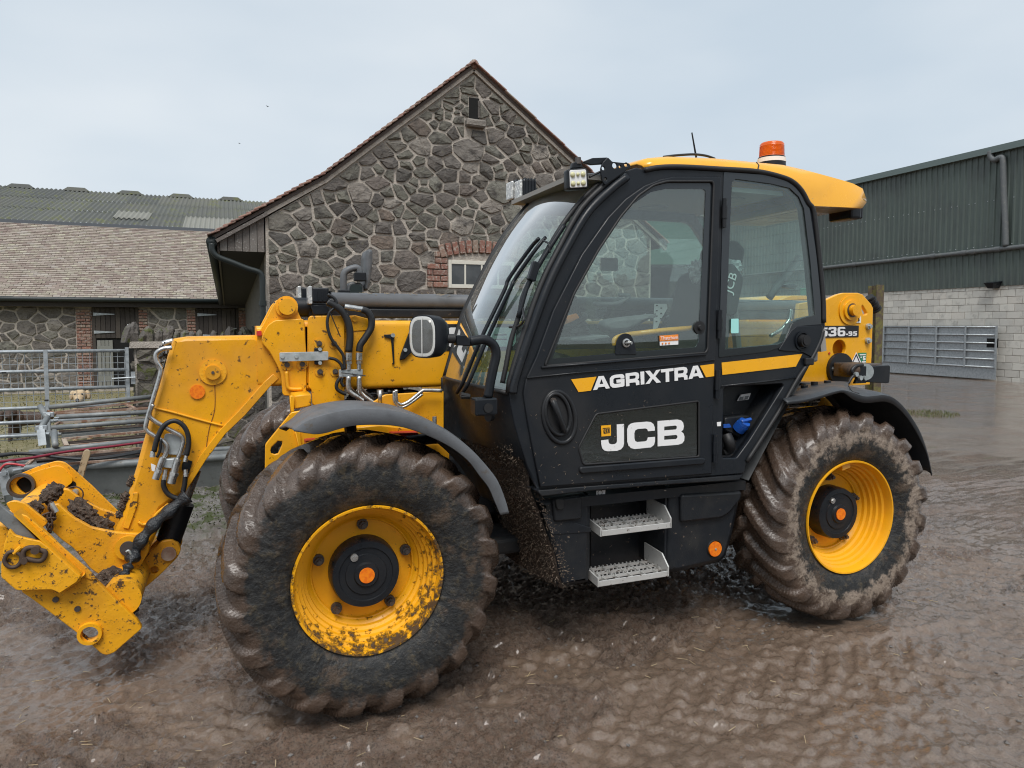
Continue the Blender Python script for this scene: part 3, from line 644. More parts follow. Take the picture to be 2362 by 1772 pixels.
for r in range(nr):
    off = (r % 2)*tw/2; x = -7.0+off
    while x < .5:
        s = (r+.5)*ga; yy = eY+math.cos(pit)*s; zz = eZ+math.sin(pit)*s+.012; tl = pit-.19+rt2.uniform(-.03, .03); jx = rt2.uniform(-.004, .004); ry = rt2.uniform(-.02, .02); jz = rt2.uniform(0, .006)
        if r < 9 and -6.2 < x < -.35:
            piece('tile', tme, (x+jx, yy, zz+jz), (tl, ry, 0), sroof); cnt += 1
        else:
            Mx = Matrix.Translation((x+jx, yy, zz+jz)) @ Matrix.Rotation(tl, 4, 'X') @ Matrix.Rotation(ry, 4, 'Y'); rest.box((-tw/2+.003, -ga/2-.022, -.013), (tw/2-.003, ga/2+.022, .013), Mx)
        x += tw
def tile_sheet_material():
    m = M_tilep.copy(); m.name = 'lichened_tile_mass'; nt = m.node_tree
    for nd in list(nt.nodes):
        if nd.type == 'OBJECT_INFO':
            g = nt.nodes.new('ShaderNodeNewGeometry')
            for l in list(nt.links):
                if l.from_node == nd: nt.links.new(g.outputs['Random Per Island'], l.to_socket)
    return m
o = rest.build('tiles', tile_sheet_material(), sroof); o['kind'] = 'stuff'
MB().tube([(sx0, eY-.05, eZ-.04), (.2, eY-.05, eZ-.04)], .06, 10, smooth=False).build('gutter', M_gut, stable, smooth=True)
MB().box((sx0, eY+.03, eZ-.22), (.2, eY+.06, eZ-.06)).build('fascia', M_woodd, stable)
MB().box((sx0, rY-.06, rZ-.02), (.9, rY+.2, rZ+.09)).build('ridge_flashing', material('lead_flashing', (.09, .10, .115), .6), stable)

# ---- corrugated shed behind the stable
M_corr = material('weathered_fibre_cement', (.15, .155, .13), .9, objrand=[(.10, .105, .10), (.125, .13, .115), (.09, .095, .09), (.14, .14, .12)], var=(2.2, (.13, .14, .055), .5, .72), dirt=(12, (.24, .24, .22), .6, .75), bump=(40, .008))
M_corrp = material('pale_fibre_cement', (.23, .23, .205), .9, var=(5, (.22, .22, .19), .4, .7), bump=(40, .008))
M_corrw = material('new_clear_sheet', (.62, .66, .68), .5)
cshed = tag(empty('corrugated_shed'), 'large shed with mossy corrugated roof rising behind the stable', 'shed')
cY, cZ = 20.6, 4.78; kY, kZ = 27.4, 6.80; cp_ = math.atan2(kZ-cZ, kY-cY); cl = math.hypot(kZ-cZ, kY-cY)
def corr_mesh(name, w, ln, mat, pitch=.146, amp=.027):
    n = int(round(w/pitch*8)); V = []; F = []
    for j in range(2):
        for i in range(n+1):
            x = w*i/n; V.append((x, ln*j, amp*math.sin(2*math.pi*x/pitch)))
    for i in range(n): F.append((i, i+1, n+2+i, n+1+i))
    me = bpy.data.meshes.new(name); me.from_pydata(V, [], F); me.update(); me.polygons.foreach_set('use_smooth', [True]*len(F)); me.materials.append(mat)
    return me
sw = .146*7; rows_c = 3; rl = cl/rows_c
cms = [corr_mesh('sheet', sw+.02, rl+.15, m_) for m_ in (M_corr, M_corrp)]; cmw = corr_mesh('sheet_half', sw+.02, rl*.5, M_corrw); cmp2 = corr_mesh('sheet_pale_half', sw+.02, rl*.62, M_corrp)
for r in range(rows_c):
    for c in range(18):
        x = -10+c*sw; s = r*rl-.05; pale = (r == 0 and c in (8, 9))
        o = piece('sheet', cms[1] if (r == 0 and 8 <= c <= 9) else cms[0], (x, cY+math.cos(cp_)*s, cZ+math.sin(cp_)*s+.012*r+.004*(c % 2)), (cp_, 0, 0), cshed)
piece('sheet', cmw, (-10+10*sw, cY+math.cos(cp_)*rl*.55, cZ+math.sin(cp_)*rl*.55+.035), (cp_, 0, 0), cshed)
piece('sheet', cmp2, (-10+6*sw, cY+math.cos(cp_)*rl*.45, cZ+math.sin(cp_)*rl*.45+.035), (cp_, 0, 0), cshed)
MB().box((-10, cY+.3, 0), (8, cY+.5, cZ)).build('wall', M_galvd, cshed)
mb = MB(); mb.box((-10, kY-.05, kZ-.1), (8, kY+.3, kZ-.04)); mb.build('ridge', M_corr, cshed)
for u in (155, 560, 950, 1320, 1680):
    q = at(u, 185, 'A', kY); mb = MB(); mb.add([(q[0]-.46, kY-.15, kZ+.0), (q[0]+.46, kY-.15, kZ+.0), (q[0]+.28, kY-.1, kZ+.14), (q[0]-.28, kY-.1, kZ+.14), (q[0]-.46, kY+.25, kZ+.0), (q[0]+.46, kY+.25, kZ+.0), (q[0]+.28, kY+.2, kZ+.14), (q[0]-.28, kY+.2, kZ+.14)], [(0, 1, 2, 3), (7, 6, 5, 4), (0, 4, 5, 1), (1, 5, 6, 2), (2, 6, 7, 3), (3, 7, 4, 0)])
    mb.build('ridge_vent', M_corr, cshed)

# ---- green clad shed on the right
SX = 21.7
def atx(u, v, f, X):
    r = ray(u, v, f); return CAM+(X-CAM[0])/r[0]*r
M_clad = material('green_steel_cladding', (.088, .112, .10), .5, objrand=[(.09, .115, .104), (.083, .107, .096), (.098, .122, .11)], var=(.8, (.075, .09, .085), .4, .7), dirt=(14, (.09, .10, .09), .68, .8), rvar=(4, .42, .6))
M_block = material('concrete_block', (.42, .41, .37), .95, objrand=[(.62, .61, .56), (.68, .66, .60), (.54, .53, .49), (.65, .62, .56)], var=(4, (.42, .41, .375), .5, .75), dirt=(2.5, (.15, .14, .12), .66, .78), bump=(50, .008))
gshed = tag(empty('green_shed'), 'tall green clad farm shed on grey block walls at right', 'shed')
ZC, ZE = 3.0, 7.20; Y0, Y1 = 4.0, 34.0
bw = MB().box((SX+.03, Y0, -.1), (SX+.24, Y1, ZC)).build('block_wall', M_mortar, gshed)
bme = box_mesh('block', .06, .438, .213, M_block, .006); bmh = box_mesh('block_half', .06, .213, .213, M_block, .006); rk = random.Random(3)
for r in range(14):
    y = 5.2+(r % 2)*.225
    while y < 18.5:
        piece('block', bme, (SX+.032+rk.uniform(-.003, .003), y, .112+r*.225-.1), (0, 0, 0), bw); y += .45
def clad_mesh(w, h):
    pr = []; p = .2
    for k in range(int(round(w/p))):
        b = k*p; pr += [(b, 0), (b+.055, 0), (b+.075, -.032), (b+.125, -.032), (b+.145, 0)]
    pr.append((w, 0)); n = len(pr); V = [(x, y, z) for z in (0, h) for y, x in pr]; F = [(i, i+1, n+i+1, n+i) for i in range(n-1)]
    me = bpy.data.meshes.new('cladding_sheet'); me.from_pydata(V, [], F); me.update(); me.materials.append(M_clad); return me
cme = clad_mesh(1.0, ZE-ZC+.06)
for k in range(30): piece('cladding_sheet', cme, (SX-.02, Y0+k*1.0, ZC-.06), (0, 0, 0), gshed)
sme = bpy.data.meshes.new('fixing_screw'); bm_ = bmesh.new(); bmesh.ops.create_cone(bm_, segments=8, radius1=.018, radius2=.008, depth=.02, cap_ends=True); bm_.to_mesh(sme); bm_.free(); sme.materials.append(M_galv)
for zz in (4.2, 5.6):
    for k in range(52): piece('fixing_screw', sme, (SX-.062, 9.1+k*.2+(.0), zz), (0, -math.pi/2, 0), gshed) if k % 3 else None
ext = MB().add([(SX-.12, Y0, ZE+.02), (SX+9, Y0, ZE+2.2), (SX+9, Y1, ZE+2.2), (SX-.12, Y1, ZE+.02), (SX-.12, Y0, ZE-.12), (SX+9, Y0, ZE+2.0), (SX+9, Y1, ZE+2.0), (SX-.12, Y1, ZE-.12)], [(0, 1, 2, 3), (7, 6, 5, 4), (0, 4, 5, 1), (1, 5, 6, 2), (2, 6, 7, 3), (3, 7, 4, 0)])
ext.build('roof', material('green_roof_sheet', (.10, .13, .125), .5), gshed)
MB().box((SX-.20, Y0, ZE-.16), (SX-.05, Y1, ZE+.04)).build('eaves_gutter', material('pale_green_gutter', (.13, .17, .165), .5), gshed)
M_pipe = material('grey_pipe', (.11, .12, .125), .6, dirt=(10, (.16, .16, .15), .5, .7))
pa = atx(155, 905, 'L', SX-.12); pb = atx(1397, 772, 'L', SX-.12)
dirp = (pb-pa)/np.linalg.norm(pb-pa)
pp = MB().tube([pa-dirp*6, pa, pb, pb+dirp*3], .07, 10, smooth=False).build('horizontal_pipe', M_pipe, gshed, smooth=True)
for f in (.2, .48, .62, .76, .8, .9):
    c = pa+(pb-pa)*f; MB().cyl(c-dirp*.09, c+dirp*.09, .084, 12).build('joint', M_pipe, pp, smooth=False)
P = [atx(u, v, 'L', SX-.14) for u, v in ((1188, 185), (1192, 220), (1215, 238), (1245, 225), (1262, 225), (1268, 260), (1272, 420), (1280, 600), (1283, 700), (1284, 770))]
MB().tube(P, .085, 12).build('downpipe', M_pipe, gshed, smooth=True)
a = atx(1175, 990, 'L', SX-.1); b = atx(1255, 1030, 'L', SX-.1)
mb = MB(); yy0, yy1 = sorted((a[1], b[1])); mb.add([(SX-.02, yy0, a[2]), (SX-.40, yy0+.05, a[2]-.05), (SX-.40, yy1-.05, a[2]-.05), (SX-.02, yy1, a[2]), (SX-.02, yy0+.1, b[2]), (SX-.30, yy0+.12, b[2]), (SX-.30, yy1-.12, b[2]), (SX-.02, yy1-.1, b[2])], [(0, 1, 2, 3), (7, 6, 5, 4), (0, 4, 5, 1), (1, 5, 6, 2), (2, 6, 7, 3), (3, 7, 4, 0)])
mb.build('wall_lamp', M_blk, gshed, bevel=.02)
# sheeted galvanised gate standing against the block wall
GXp = SX-.22
gq = [atx(u, v, 'L', GXp) for u, v in ((505, 1270), (1232, 1268))]; gya, gyb = gq[0][1], gq[1][1]
gt = (gq[0][2]+gq[1][2])/2; gb = .26
fgate = tag(empty('sheeted_gate'), 'galvanised sheeted farm gate standing against the grey block wall', 'gate')
MB().box((GXp+.03, min(gya, gyb), gb-.22), (GXp+.04, max(gya, gyb), gt)).build('sheet_panel', M_galv, fgate)
for k in range(6):
    z = gb+.16+(gt-gb-.16)*k/5; MB().tube([(GXp, gya, z), (GXp, gyb, z)], .026, 10, smooth=False).build('rail', M_galv, fgate, smooth=True)
for u in (530, 685, 855, 1035, 1225):
    y = atx(u, 1400, 'L', GXp)[1]; MB().bar((GXp-.022, y, gb+.13), (GXp-.022, y, gt+.02), .05, .03, (1, 0, 0)).build('upright', M_galv, fgate)
y = atx(1200, 1345, 'L', GXp)[1]; MB().box((GXp+.022, y-.18, gt*.62), (GXp+.028, y+.18, gt*.62+.28)).build('latch_hole_shade', M_dark, fgate)  # dark panel over the sheet, painted for the shade in the hole
# mossy steel post
q = atz(1128/1, 92, 'K'); pbse = atp(1900, 940, 'J', (17.0, 0, 0), (1, 0, 0))
pc = atx(1745, 500, 'J', 15.5); wpx = abs(atx(1690, 500, 'J', 15.5)[1]-atx(1800, 500, 'J', 15.5)[1])
ptop = atx(1745, 68, 'J', 15.5)[2]
post = tag(empty('steel_post', (0, 0, 0)), 'tall rusty steel post covered in yellow green moss near the shed', 'post')
M_moss = material('mossy_rust', (.10, .075, .055), .95, var=(7, (.16, .15, .045), .45, .62), dirt=(26, (.07, .045, .035), .55, .7), bump=(30, .015))
cx_, cy_ = 15.5, pc[1]
MB().box((cx_-.13, cy_-.14, -.1), (cx_+.13, cy_-.12, ptop)).box((cx_-.13, cy_+.12, -.1), (cx_+.13, cy_+.14, ptop-.02)).build('flange', M_moss, post)
MB().box((cx_-.012, cy_-.119, -.1), (cx_+.012, cy_+.119, ptop-.01)).build('web', M_moss, post)

# ---- green gabled shed seen between the barn and the clad shed, through the cab
bshed = tag(empty('far_green_shed'), 'green shed with open lower bay far behind, seen through the cab glass', 'shed')
fg = [at(u, v, 'P', 24.0) for u, v in ((1060, 372), (1290, 305), (1900, 480), (1900, 830), (1060, 830))]; fg = [(q[0], max(q[2], 2.0)) for q in fg]
ext_poly('gable_cladding', fg[::-1], 24.0, 24.2, material('far_green_cladding', (.07, .15, .115), .6), bshed)
ext_poly('roof', [(x, z+.01) for x, z in fg[:3]]+[(x, z+.15) for x, z in fg[2::-1]], 23.7, 36, M_corr, bshed)
MB().box((fg[0][0], 25, 0), (fg[2][0], 25.2, fg[4][1])).build('bay_shade_sheet', M_dark, bshed)  # near-black sheet painted for the shade inside the bay
for x_ in (fg[0][0], fg[2][0]-.3): MB().box((x_, 23.9, 0), (x_+.3, 24.2, fg[4][1]-.01)).build('door_post', M_galvd, bshed)

# ---- things on the photographer's side, seen only mirrored in the cab glass
rshed = tag(empty('opposite_shed'), 'dark green open shed across the yard behind the viewer', 'shed')
ext_poly('wall', [(-14, 0), (8, 0), (8, 3.6), (-14, 4.6)], -22, -21.8, M_clad, rshed)
mb = MB(); mb.add([(-14.3, -21.6, 4.6), (8.3, -21.6, 3.6), (8.3, -30, 5.6), (-14.3, -30, 6.6), (-14.3, -21.6, 4.5), (8.3, -21.6, 3.5), (8.3, -30, 5.5), (-14.3, -30, 6.5)], [(0, 1, 2, 3), (7, 6, 5, 4), (0, 4, 5, 1), (1, 5, 6, 2), (2, 6, 7, 3), (3, 7, 4, 0)]); mb.build('roof', M_corr, rshed)
hx = np.linspace(-160, 200, 60); rows_h = []
for yy, hh in ((-90, 0), (-120, 1), (-190, 1.8), (-260, .2)): rows_h.append([(x, yy, hh*(7+6*float(fbm(np.array([x*.012+5]), np.array([yy*.01]), 3, 41)[0]))-.5) for x in hx])
hill = MB().grid(rows_h).build('hills', material('far_hillside', (.05, .065, .04), .95, var=(.05, (.09, .085, .05), .4, .6)), smooth=True); hill['kind'] = 'structure'
# ================================================================== TELEHANDLER
tele = tag(empty('telehandler'), 'muddy yellow and black telehandler with its boom lowered, parked across the yard', 'telehandler')
def part(name): 
    o = empty(name); o.parent = tele; return o
SH = (.05, 1.4); CY0 = -1.05
def cabp(f, pts, d=0.0):
    out = []
    for u, v in pts:
        q = atp(u, v, f, (0, CY0-d, 1.4), (0, 1, -SH[0])); out.append((q[0], q[2]))
    return out
def cabm(*lists, d=0.0):
    out = []
    for f, pts in lists: out += cabp(f, pts, d)
    return out
def cplate(name, pts, d, th, mat, parent, holes=(), bevel=.003, fillet=0): return plate(name, pts, CY0-d, th, mat, parent, holes, bevel, SH, fillet)
def cab3(u, v, f, d=0.0): return atp(u, v, f, (0, CY0-d, 1.4), (0, 1, -SH[0]))

# ---- wheels
def tyre_material(name, mud_in, dry):
    m = bpy.data.materials.new(name); m.use_nodes = True; nt = m.node_tree; n = nt.nodes; p = n['Principled BSDF']
    t = n.new('ShaderNodeTexCoord'); vec = t.outputs['Object']
    def noise(s, d=6, r=.62):
        q = n.new('ShaderNodeTexNoise'); q.inputs['Scale'].default_value = s; q.inputs['Detail'].default_value = d; q.inputs['Roughness'].default_value = r; L(nt, vec, q.inputs['Vector']); return q.outputs[0]
    def M2(op, a, b):
        q = n.new('ShaderNodeMath'); q.operation = op
        for i, x in enumerate((a, b)):
            if hasattr(x, 'links'): L(nt, x, q.inputs[i])
            else: q.inputs[i].default_value = x
        return q.outputs[0]
    def mr(f, a, b, c=0, d=1):
        q = n.new('ShaderNodeMapRange'); q.interpolation_type = 'SMOOTHSTEP'; L(nt, f, q.inputs[0])
        for i, v in zip((1, 2, 3, 4), (a, b, c, d)): q.inputs[i].default_value = v
        return q.outputs[0]
    def mix(f, a, b):
        q = n.new('ShaderNodeMix'); q.data_type = 'RGBA'; L(nt, f, q.inputs[0])
        for s, x in ((6, a), (7, b)):
            if hasattr(x, 'links'): L(nt, x, q.inputs[s])
            else: q.inputs[s].default_value = (*x, 1)
        return q.outputs[2]
    s = n.new('ShaderNodeSeparateXYZ'); L(nt, vec, s.inputs[0])
    r = M2('SQRT', M2('ADD', M2('MULTIPLY', s.outputs[0], s.outputs[0]), M2('MULTIPLY', s.outputs[2], s.outputs[2])), 0)
    rn = M2('ADD', r, M2('MULTIPLY', M2('SUBTRACT', noise(7, 7, .7), .5), .30))
    rub = mix(mr(noise(30), .4, .65), (.010, .011, .012), (.026, .026, .025))
    rub = mix(mr(noise(24, 9, .78), .50, .66), rub, (.07, .056, .036)); rub = mix(mr(noise(5.5, 8, .72), .52, .64), rub, (.075, .052, .036))
    mudc = mix(mr(noise(4, 5), .35, .65), (.088, .057, .040), (.055, .037, .027)); mudc = mix(mr(noise(22, 8, .7), .56, .74), mudc, (.13, .093, .07))
    dryb = M2('MULTIPLY', mr(rn, mud_in-.045, mud_in-.005), mr(rn, mud_in+.07, mud_in+.02))
    c = mix(mr(rn, mud_in-.02, mud_in+.03), rub, mudc)
    if dry: c = mix(M2('MULTIPLY', dryb, mr(noise(13, 7, .7), .40, .54)), c, (.27, .215, .17))
    L(nt, c, p.inputs['Base Color'])
    L(nt, M2('ADD', mr(rn, mud_in-.02, mud_in+.05, .52, .20), mr(noise(26, 5), .35, .7, -.06, .2)), p.inputs['Roughness']); p.inputs['Coat IOR'].default_value = 1.36; p.inputs['Coat Roughness'].default_value = .16; L(nt, mr(rn, mud_in-.02, mud_in+.06, .0, .7), p.inputs['Coat Weight'])
    b = n.new('ShaderNodeBump'); b.inputs['Distance'].default_value = .010; L(nt, M2('ADD', noise(24, 8, .65), M2('MULTIPLY', noise(90, 4), .3)), b.inputs['Height']); L(nt, b.outputs[0], p.inputs['Normal'])
    return m
M_tyreF = tyre_material('muddy_tyre', .50, False); M_tyreR = tyre_material('caked_tyre', .455, True)
PROF = [(-.178, .318), (-.196, .338), (-.214, .375), (-.226, .42), (-.231, .465), (-.229, .505), (-.222, .537), (-.206, .562), (-.18, .578), (-.14, .588), (-.08, .595), (0, .598)]
PROF = [(y, .318+(r-.318)*.965) for y, r in PROF]
PROF = PROF+[(-y, r) for y, r in PROF[-2::-1]]
def tyre_mesh(flip, seed):
    d = np.array(PROF); s = np.r_[0, np.cumsum(np.hypot(*np.diff(d, axis=0).T))]; ns = 78; ss = np.linspace(0, s[-1], ns)
    y = np.interp(ss, s, d[:, 0]); r = np.interp(ss, s, d[:, 1]); k = np.ones(5)/5
    y[2:-2] = np.convolve(y, k, 'valid'); r[2:-2] = np.convolve(r, k, 'valid')
    dy, dr = np.gradient(y), np.gradient(r); nl = np.hypot(dy, dr); ny_, nr_ = -dr/nl, dy/nl
    nth = 480; th = np.linspace(0, 2*np.pi, nth, endpoint=False); T, Yg = np.meshgrid(th, y); _, Rg = np.meshgrid(th, r)
    N = 20; pitch = 2*np.pi/N
    a = np.abs(Yg)/.215; lean = 1.05*(np.clip(a, 0, 1.08))**1.15*pitch*(1 if flip else -1)
    ph = (T+lean+np.where(Yg < 0, 0, .5)*pitch)/pitch; ph = ph-np.floor(ph)
    w = .19+.05*a; e = .032
    lug = np.clip((w-np.abs(ph-.5))/e+.5, 0, 1); lug = lug*lug*(3-2*lug)
    # lugs run from just past the centre to well down the shoulder
    across = np.clip((a+.10)/.16, 0, 1)*np.clip((Rg-.495)/.055, 0, 1)
    hgt = .037*lug*across*np.where(a < .95, 1, 1.0)
    mudn = fbm(T*9+seed, Yg*14+3, 4, seed)-.45
    hgt = hgt*(.80+.5*np.clip(fbm(T*2.2+seed, Yg*6, 3, seed+11)-.3, 0, .5))+.007*mudn*np.clip((Rg-.42)/.1, 0, 1)+.004*(fbm(T*60, Yg*60, 2, seed+3)-.4)
    R2 = Rg+hgt*nr_[:, None]; Y2 = Yg+hgt*ny_[:, None]*.9
    # load flat on the ground
    X = R2*np.cos(T); Z = R2*np.sin(T); flat = Z < -.606; Z = np.where(flat, -.606-(Z+.606)*.0-.15*np.minimum(0, Z+.606)*-1*.2, Z)
    co = np.stack([X, Y2, Z], -1).reshape(-1, 3); id_ = np.arange(ns*nth).reshape(ns, nth)
    q = np.stack([id_[:-1], np.roll(id_, -1, 1)[:-1], np.roll(id_, -1, 1)[1:], id_[1:]], -1).reshape(-1, 4)
    me = bpy.data.meshes.new('tyre'); me.vertices.add(len(co)); me.vertices.foreach_set('co', co.ravel()); me.loops.add(q.size); me.loops.foreach_set('vertex_index', q.ravel().astype(np.int32))
    me.polygons.add(len(q)); me.polygons.foreach_set('loop_start', np.arange(0, q.size, 4, dtype=np.int32)); me.polygons.foreach_set('loop_total', np.full(len(q), 4, np.int32)); me.polygons.foreach_set('use_smooth', np.ones(len(q), bool)); me.update(calc_edges=True)
    return me
def rim_material():
    m = material('yellow_wheel_paint', YEL, .4, var=(4, (.72, .33, .014), .45, .75), spots=(38, (.10, .06, .025), .655, .69), rvar=(9, .3, .5)).copy(); m.name = 'mud_stuck_wheel_paint'
    nt = m.node_tree; n = nt.nodes; p = n['Principled BSDF']; t = n.new('ShaderNodeTexCoord'); s = n.new('ShaderNodeSeparateXYZ'); L(nt, t.outputs['Object'], s.inputs[0])
    def M2(op, a, b):
        q = n.new('ShaderNodeMath'); q.operation = op
        for i, x in enumerate((a, b)):
            if hasattr(x, 'links'): L(nt, x, q.inputs[i])
            else: q.inputs[i].default_value = x
        return q.outputs[0]
    r = M2('SQRT', M2('ADD', M2('MULTIPLY', s.outputs[0], s.outputs[0]), M2('MULTIPLY', s.outputs[2], s.outputs[2])), 0)
    low = M2('MULTIPLY', M2('SUBTRACT', M2('MULTIPLY', s.outputs[0], .6), s.outputs[2]), .22)
    q = n.new('ShaderNodeTexNoise'); q.inputs['Scale'].default_value = 26; q.inputs['Detail'].default_value = 9; q.inputs['Roughness'].default_value = .72; L(nt, t.outputs['Object'], q.inputs['Vector'])
    edge = n.new('ShaderNodeMapRange'); edge.inputs[1].default_value = .25; edge.inputs[2].default_value = .325; edge.inputs[3].default_value = -.05; edge.inputs[4].default_value = .12; L(nt, r, edge.inputs[0])
    f = M2('ADD', M2('ADD', q.outputs[0], edge.outputs[0]), low); mr = n.new('ShaderNodeMapRange'); mr.inputs[1].default_value = .60; mr.inputs[2].default_value = .70; L(nt, f, mr.inputs[0])
    old = [l for l in nt.links if l.to_socket == p.inputs['Base Color']][0].from_socket
    mx = n.new('ShaderNodeMix'); mx.data_type = 'RGBA'; L(nt, mr.outputs[0], mx.inputs[0]); L(nt, old, mx.inputs[6]); mx.inputs[7].default_value = (.085, .052, .028, 1); L(nt, mx.outputs[2], p.inputs['Base Color'])
    b = n.new('ShaderNodeBump'); b.inputs['Distance'].default_value = .006; L(nt, mr.outputs[0], b.inputs['Height']); L(nt, b.outputs[0], p.inputs['Normal'])
    return m
M_rimF = rim_material(); M_rimR = material('yellow_wheel_paint', YEL)
RIM = [(-.170, .322), (-.192, .3285), (-.200, .326), (-.199, .318), (-.186, .313), (-.165, .309), (-.152, .307), (-.146, .294), (-.124, .292), (-.118, .280), (-.096, .278), (-.090, .267), (-.068, .265), (-.060, .252), (-.042, .250), (-.034, .238), (-.026, .232), (-.024, .226), (-.012, .222), (-.012, .150), (.02, .145)]
rim_front = MB().lathe(RIM, n=96); rim_front.lathe([(.0, .318), (.17, .322), (.19, .3285), (.17, .30), (.02, .28), (.0, .235)], n=64)
HUB = [(.02, .155), (-.085, .152), (-.104, .146), (-.106, .120), (-.100, .117), (-.100, .092), (-.106, .089), (-.107, .056), (-.118, .050), (-.118, .0)]
tmeF = tyre_mesh(False, 3); tmeF2 = tyre_mesh(True, 9)
def wheel(name, x, y, rear, far):
    w = empty(name, (x, y, .61)); w.parent = tele
    sgn = 1 if not far else -1
    rz = 0 if not far else math.pi
    ty = obj('tyre', (tmeF if not far else tmeF2).copy(), None, w); ty.data.materials.clear(); ty.data.materials.append(M_tyreR if rear else M_tyreF); ty.rotation_euler = (0, (.3 if rear else 0), rz)
    ri = rim_front.build('rim', M_rimR if rear else M_rimF, w, auto=28); ri.rotation_euler = (0, 0, rz)
    hb = MB().lathe(HUB, n=48).build('hub', M_blk, w, auto=35); hb.rotation_euler = (0, 0, rz)
    if far: return w
    mb = MB(); mb.cyl((0, -.119, 0), (0, -.124, 0), .034, 24); mb.build('reflector', M_orange, w)
    mb = MB().cyl((-.052, -.100, .082), (-.052, -.113, .082), .017, 12).cyl((-.052, -.113, .082), (-.052, -.118, .082), .010, 6); mb.build('drain_plug', M_steel, w)
    for k in range(5):
        t = math.radians(90+72*k); a = .205*math.cos(t), .205*math.sin(t)
        mb = MB().cyl((a[0], -.012, a[1]), (a[0], -.030, a[1]), .025, 12).cyl((a[0], -.030, a[1]), (a[0], -.052, a[1]), .018, 6).cyl((a[0], -.052, a[1]), (a[0], -.066, a[1]), .010, 8); mb.build('wheel_nut', M_dsteel, w)
    rib = MB()
    for t0, t1 in ((20, 110), (140, 200), (230, 330)):
        rib.tube([(.075*math.cos(math.radians(t)), -.101, .075*math.sin(math.radians(t))) for t in np.linspace(t0, t1, 8)], .005, 6)
    rib.build('hub_ribs', M_blk, w)
    if rear:
        MB().add([(-.05, -.17, .27), (.01, -.17, .285), (.01, -.10, .285), (-.05, -.10, .27), (-.04, -.16, .315), (.01, -.16, .32), (.01, -.1, .32), (-.04, -.1, .315)], [(0, 1, 2, 3), (7, 6, 5, 4), (0, 4, 5, 1), (1, 5, 6, 2), (2, 6, 7, 3), (3, 7, 4, 0)]).build('valve_guard', M_rimR, w)
    return w
WY = .93
wheel('front_wheel', 0, -WY, False, False); wheel('rear_wheel', 2.75, -WY, True, False); wheel('front_wheel', 0, WY, False, True); wheel('rear_wheel', 2.75, WY, True, True)

# ---- chassis
Yp = -.46
ch = part('chassis')
pts = xz('U', [(182, 830), (185, 590), (400, 325), (560, 300), (1000, 290), (1170, 180), (1655, 150), (1655, 560), (1700, 640), (1700, 745)], Yp)
pts = pts+[(pts[-1][0], .55), (pts[0][0]+.1, .55)]
hole = xz('U', [(228, 640), (238, 612), (290, 563), (322, 565), (325, 590), (292, 665), (262, 673), (232, 663)], Yp)
plate('front_side_plate', pts, Yp, .02, M_yel, ch, [hole], .004, None, .01)
MB().box((-.28, -.36, .62), (4.05, .36, .98)).build('main_frame', M_blk2, ch, bevel=.02)
for x in (0, 2.75): MB().cyl((x, -.8, .61), (x, .8, .61), .10, 20).box((x-.16, -.3, .46), (x+.16, .3, .78)).build('axle', M_blk2, ch)
MB().box((.45, -.62, .47), (2.35, .46, .56)).build('shade_pan', M_blk2, ch, bevel=.02)  # unseen plate added to darken the ground under the machine
MB().box((.8, .5, .62), (2.35, 1.12, 1.35)).build('engine_cover', M_yelc, ch, bevel=.06)
MB().box((.7, .45, .45), (2.3, 1.0, .62)).build('fuel_tank', M_blk2, ch, bevel=.03)
pl = xz('U', [(420, 190), (560, 175), (565, 275), (420, 300)], -.40)
plate('head_bracket', pl, -.40, .3, M_yel, ch, (), .006)
pl = xz('U', [(388, 190), (425, 190), (425, 320), (392, 325)], -.42); plate('head_rib', pl, -.42, .03, M_yel, ch)
a, b = at(1210, 505, 'U', -.62), at(1425, 498, 'U', -.62); MB().bar(a, b, .10, .02).build('red_cover', M_red, ch)
a, b = at(512, 570, 'U', -.62), at(600, 560, 'U', -.62); MB().bar(a, b, .08, .02).build('red_cover', M_red, ch)
a, b = at(1330, 560, 'U', -.66), at(1620, 535, 'U', -.66); MB().tube([a, b], .03, 10, smooth=False).build('brake_pipe_guard', M_blk, ch, smooth=True)
pl = xz('U', [(880, 455), (1130, 430), (1540, 480), (1530, 520), (1250, 520), (1000, 500), (880, 490)], -.60); plate('axle_plate', pl, -.60, .1, M_yel, ch, (), .006)
pl = xz('U', [(1455, 600), (1640, 575), (1690, 640), (1700, 745), (1560, 660)], -.60); plate('axle_plate', pl, -.60, .05, M_yel, ch, (), .006)
pl = xz('U', [(430, 480), (470, 480), (480, 560), (490, 600), (440, 640), (455, 590)], -.48); plate('gusset', pl, -.48, .02, M_yel, ch)
# pipes and valve clutter between boom and chassis
pk = part('hydraulic_pipework')
for P, r in (([(870, 30), (868, 130), (890, 165), (960, 210), (990, 235)], .014), ([(958, 30), (962, 140), (985, 180), (1040, 225), (1080, 250)], .014), ([(1130, 145), (1130, 250)], .011),
             ([(1262, 140), (1262, 215), (1275, 250), (1310, 262), (1370, 235), (1470, 155), (1500, 145), (1640, 148)], .010), ([(1245, 150), (1245, 220), (1262, 262), (1310, 285), (1380, 250), (1480, 175)], .008)):
    MB().tube([at(u, v, 'U', -.24-.27*(r < .012)) for u, v in P], r, 8).build('pipe', M_steel, pk, smooth=True)
mb = MB(); rr = random.Random(2)
for k in range(26):
    q = at(rr.uniform(860, 1420), rr.uniform(150, 230), 'U', rr.uniform(-.15, -.02)); mb.tube([q, q+np.array([rr.uniform(-.1, .1), rr.uniform(-.05, .05), rr.uniform(-.05, .05)]), q+np.array([rr.uniform(-.2, .2), rr.uniform(-.05, .1), rr.uniform(-.12, .06)])], rr.choice((.006, .01, .014)), 6)
mb.build('hoses', M_hose, pk, smooth=True)
mb = MB()
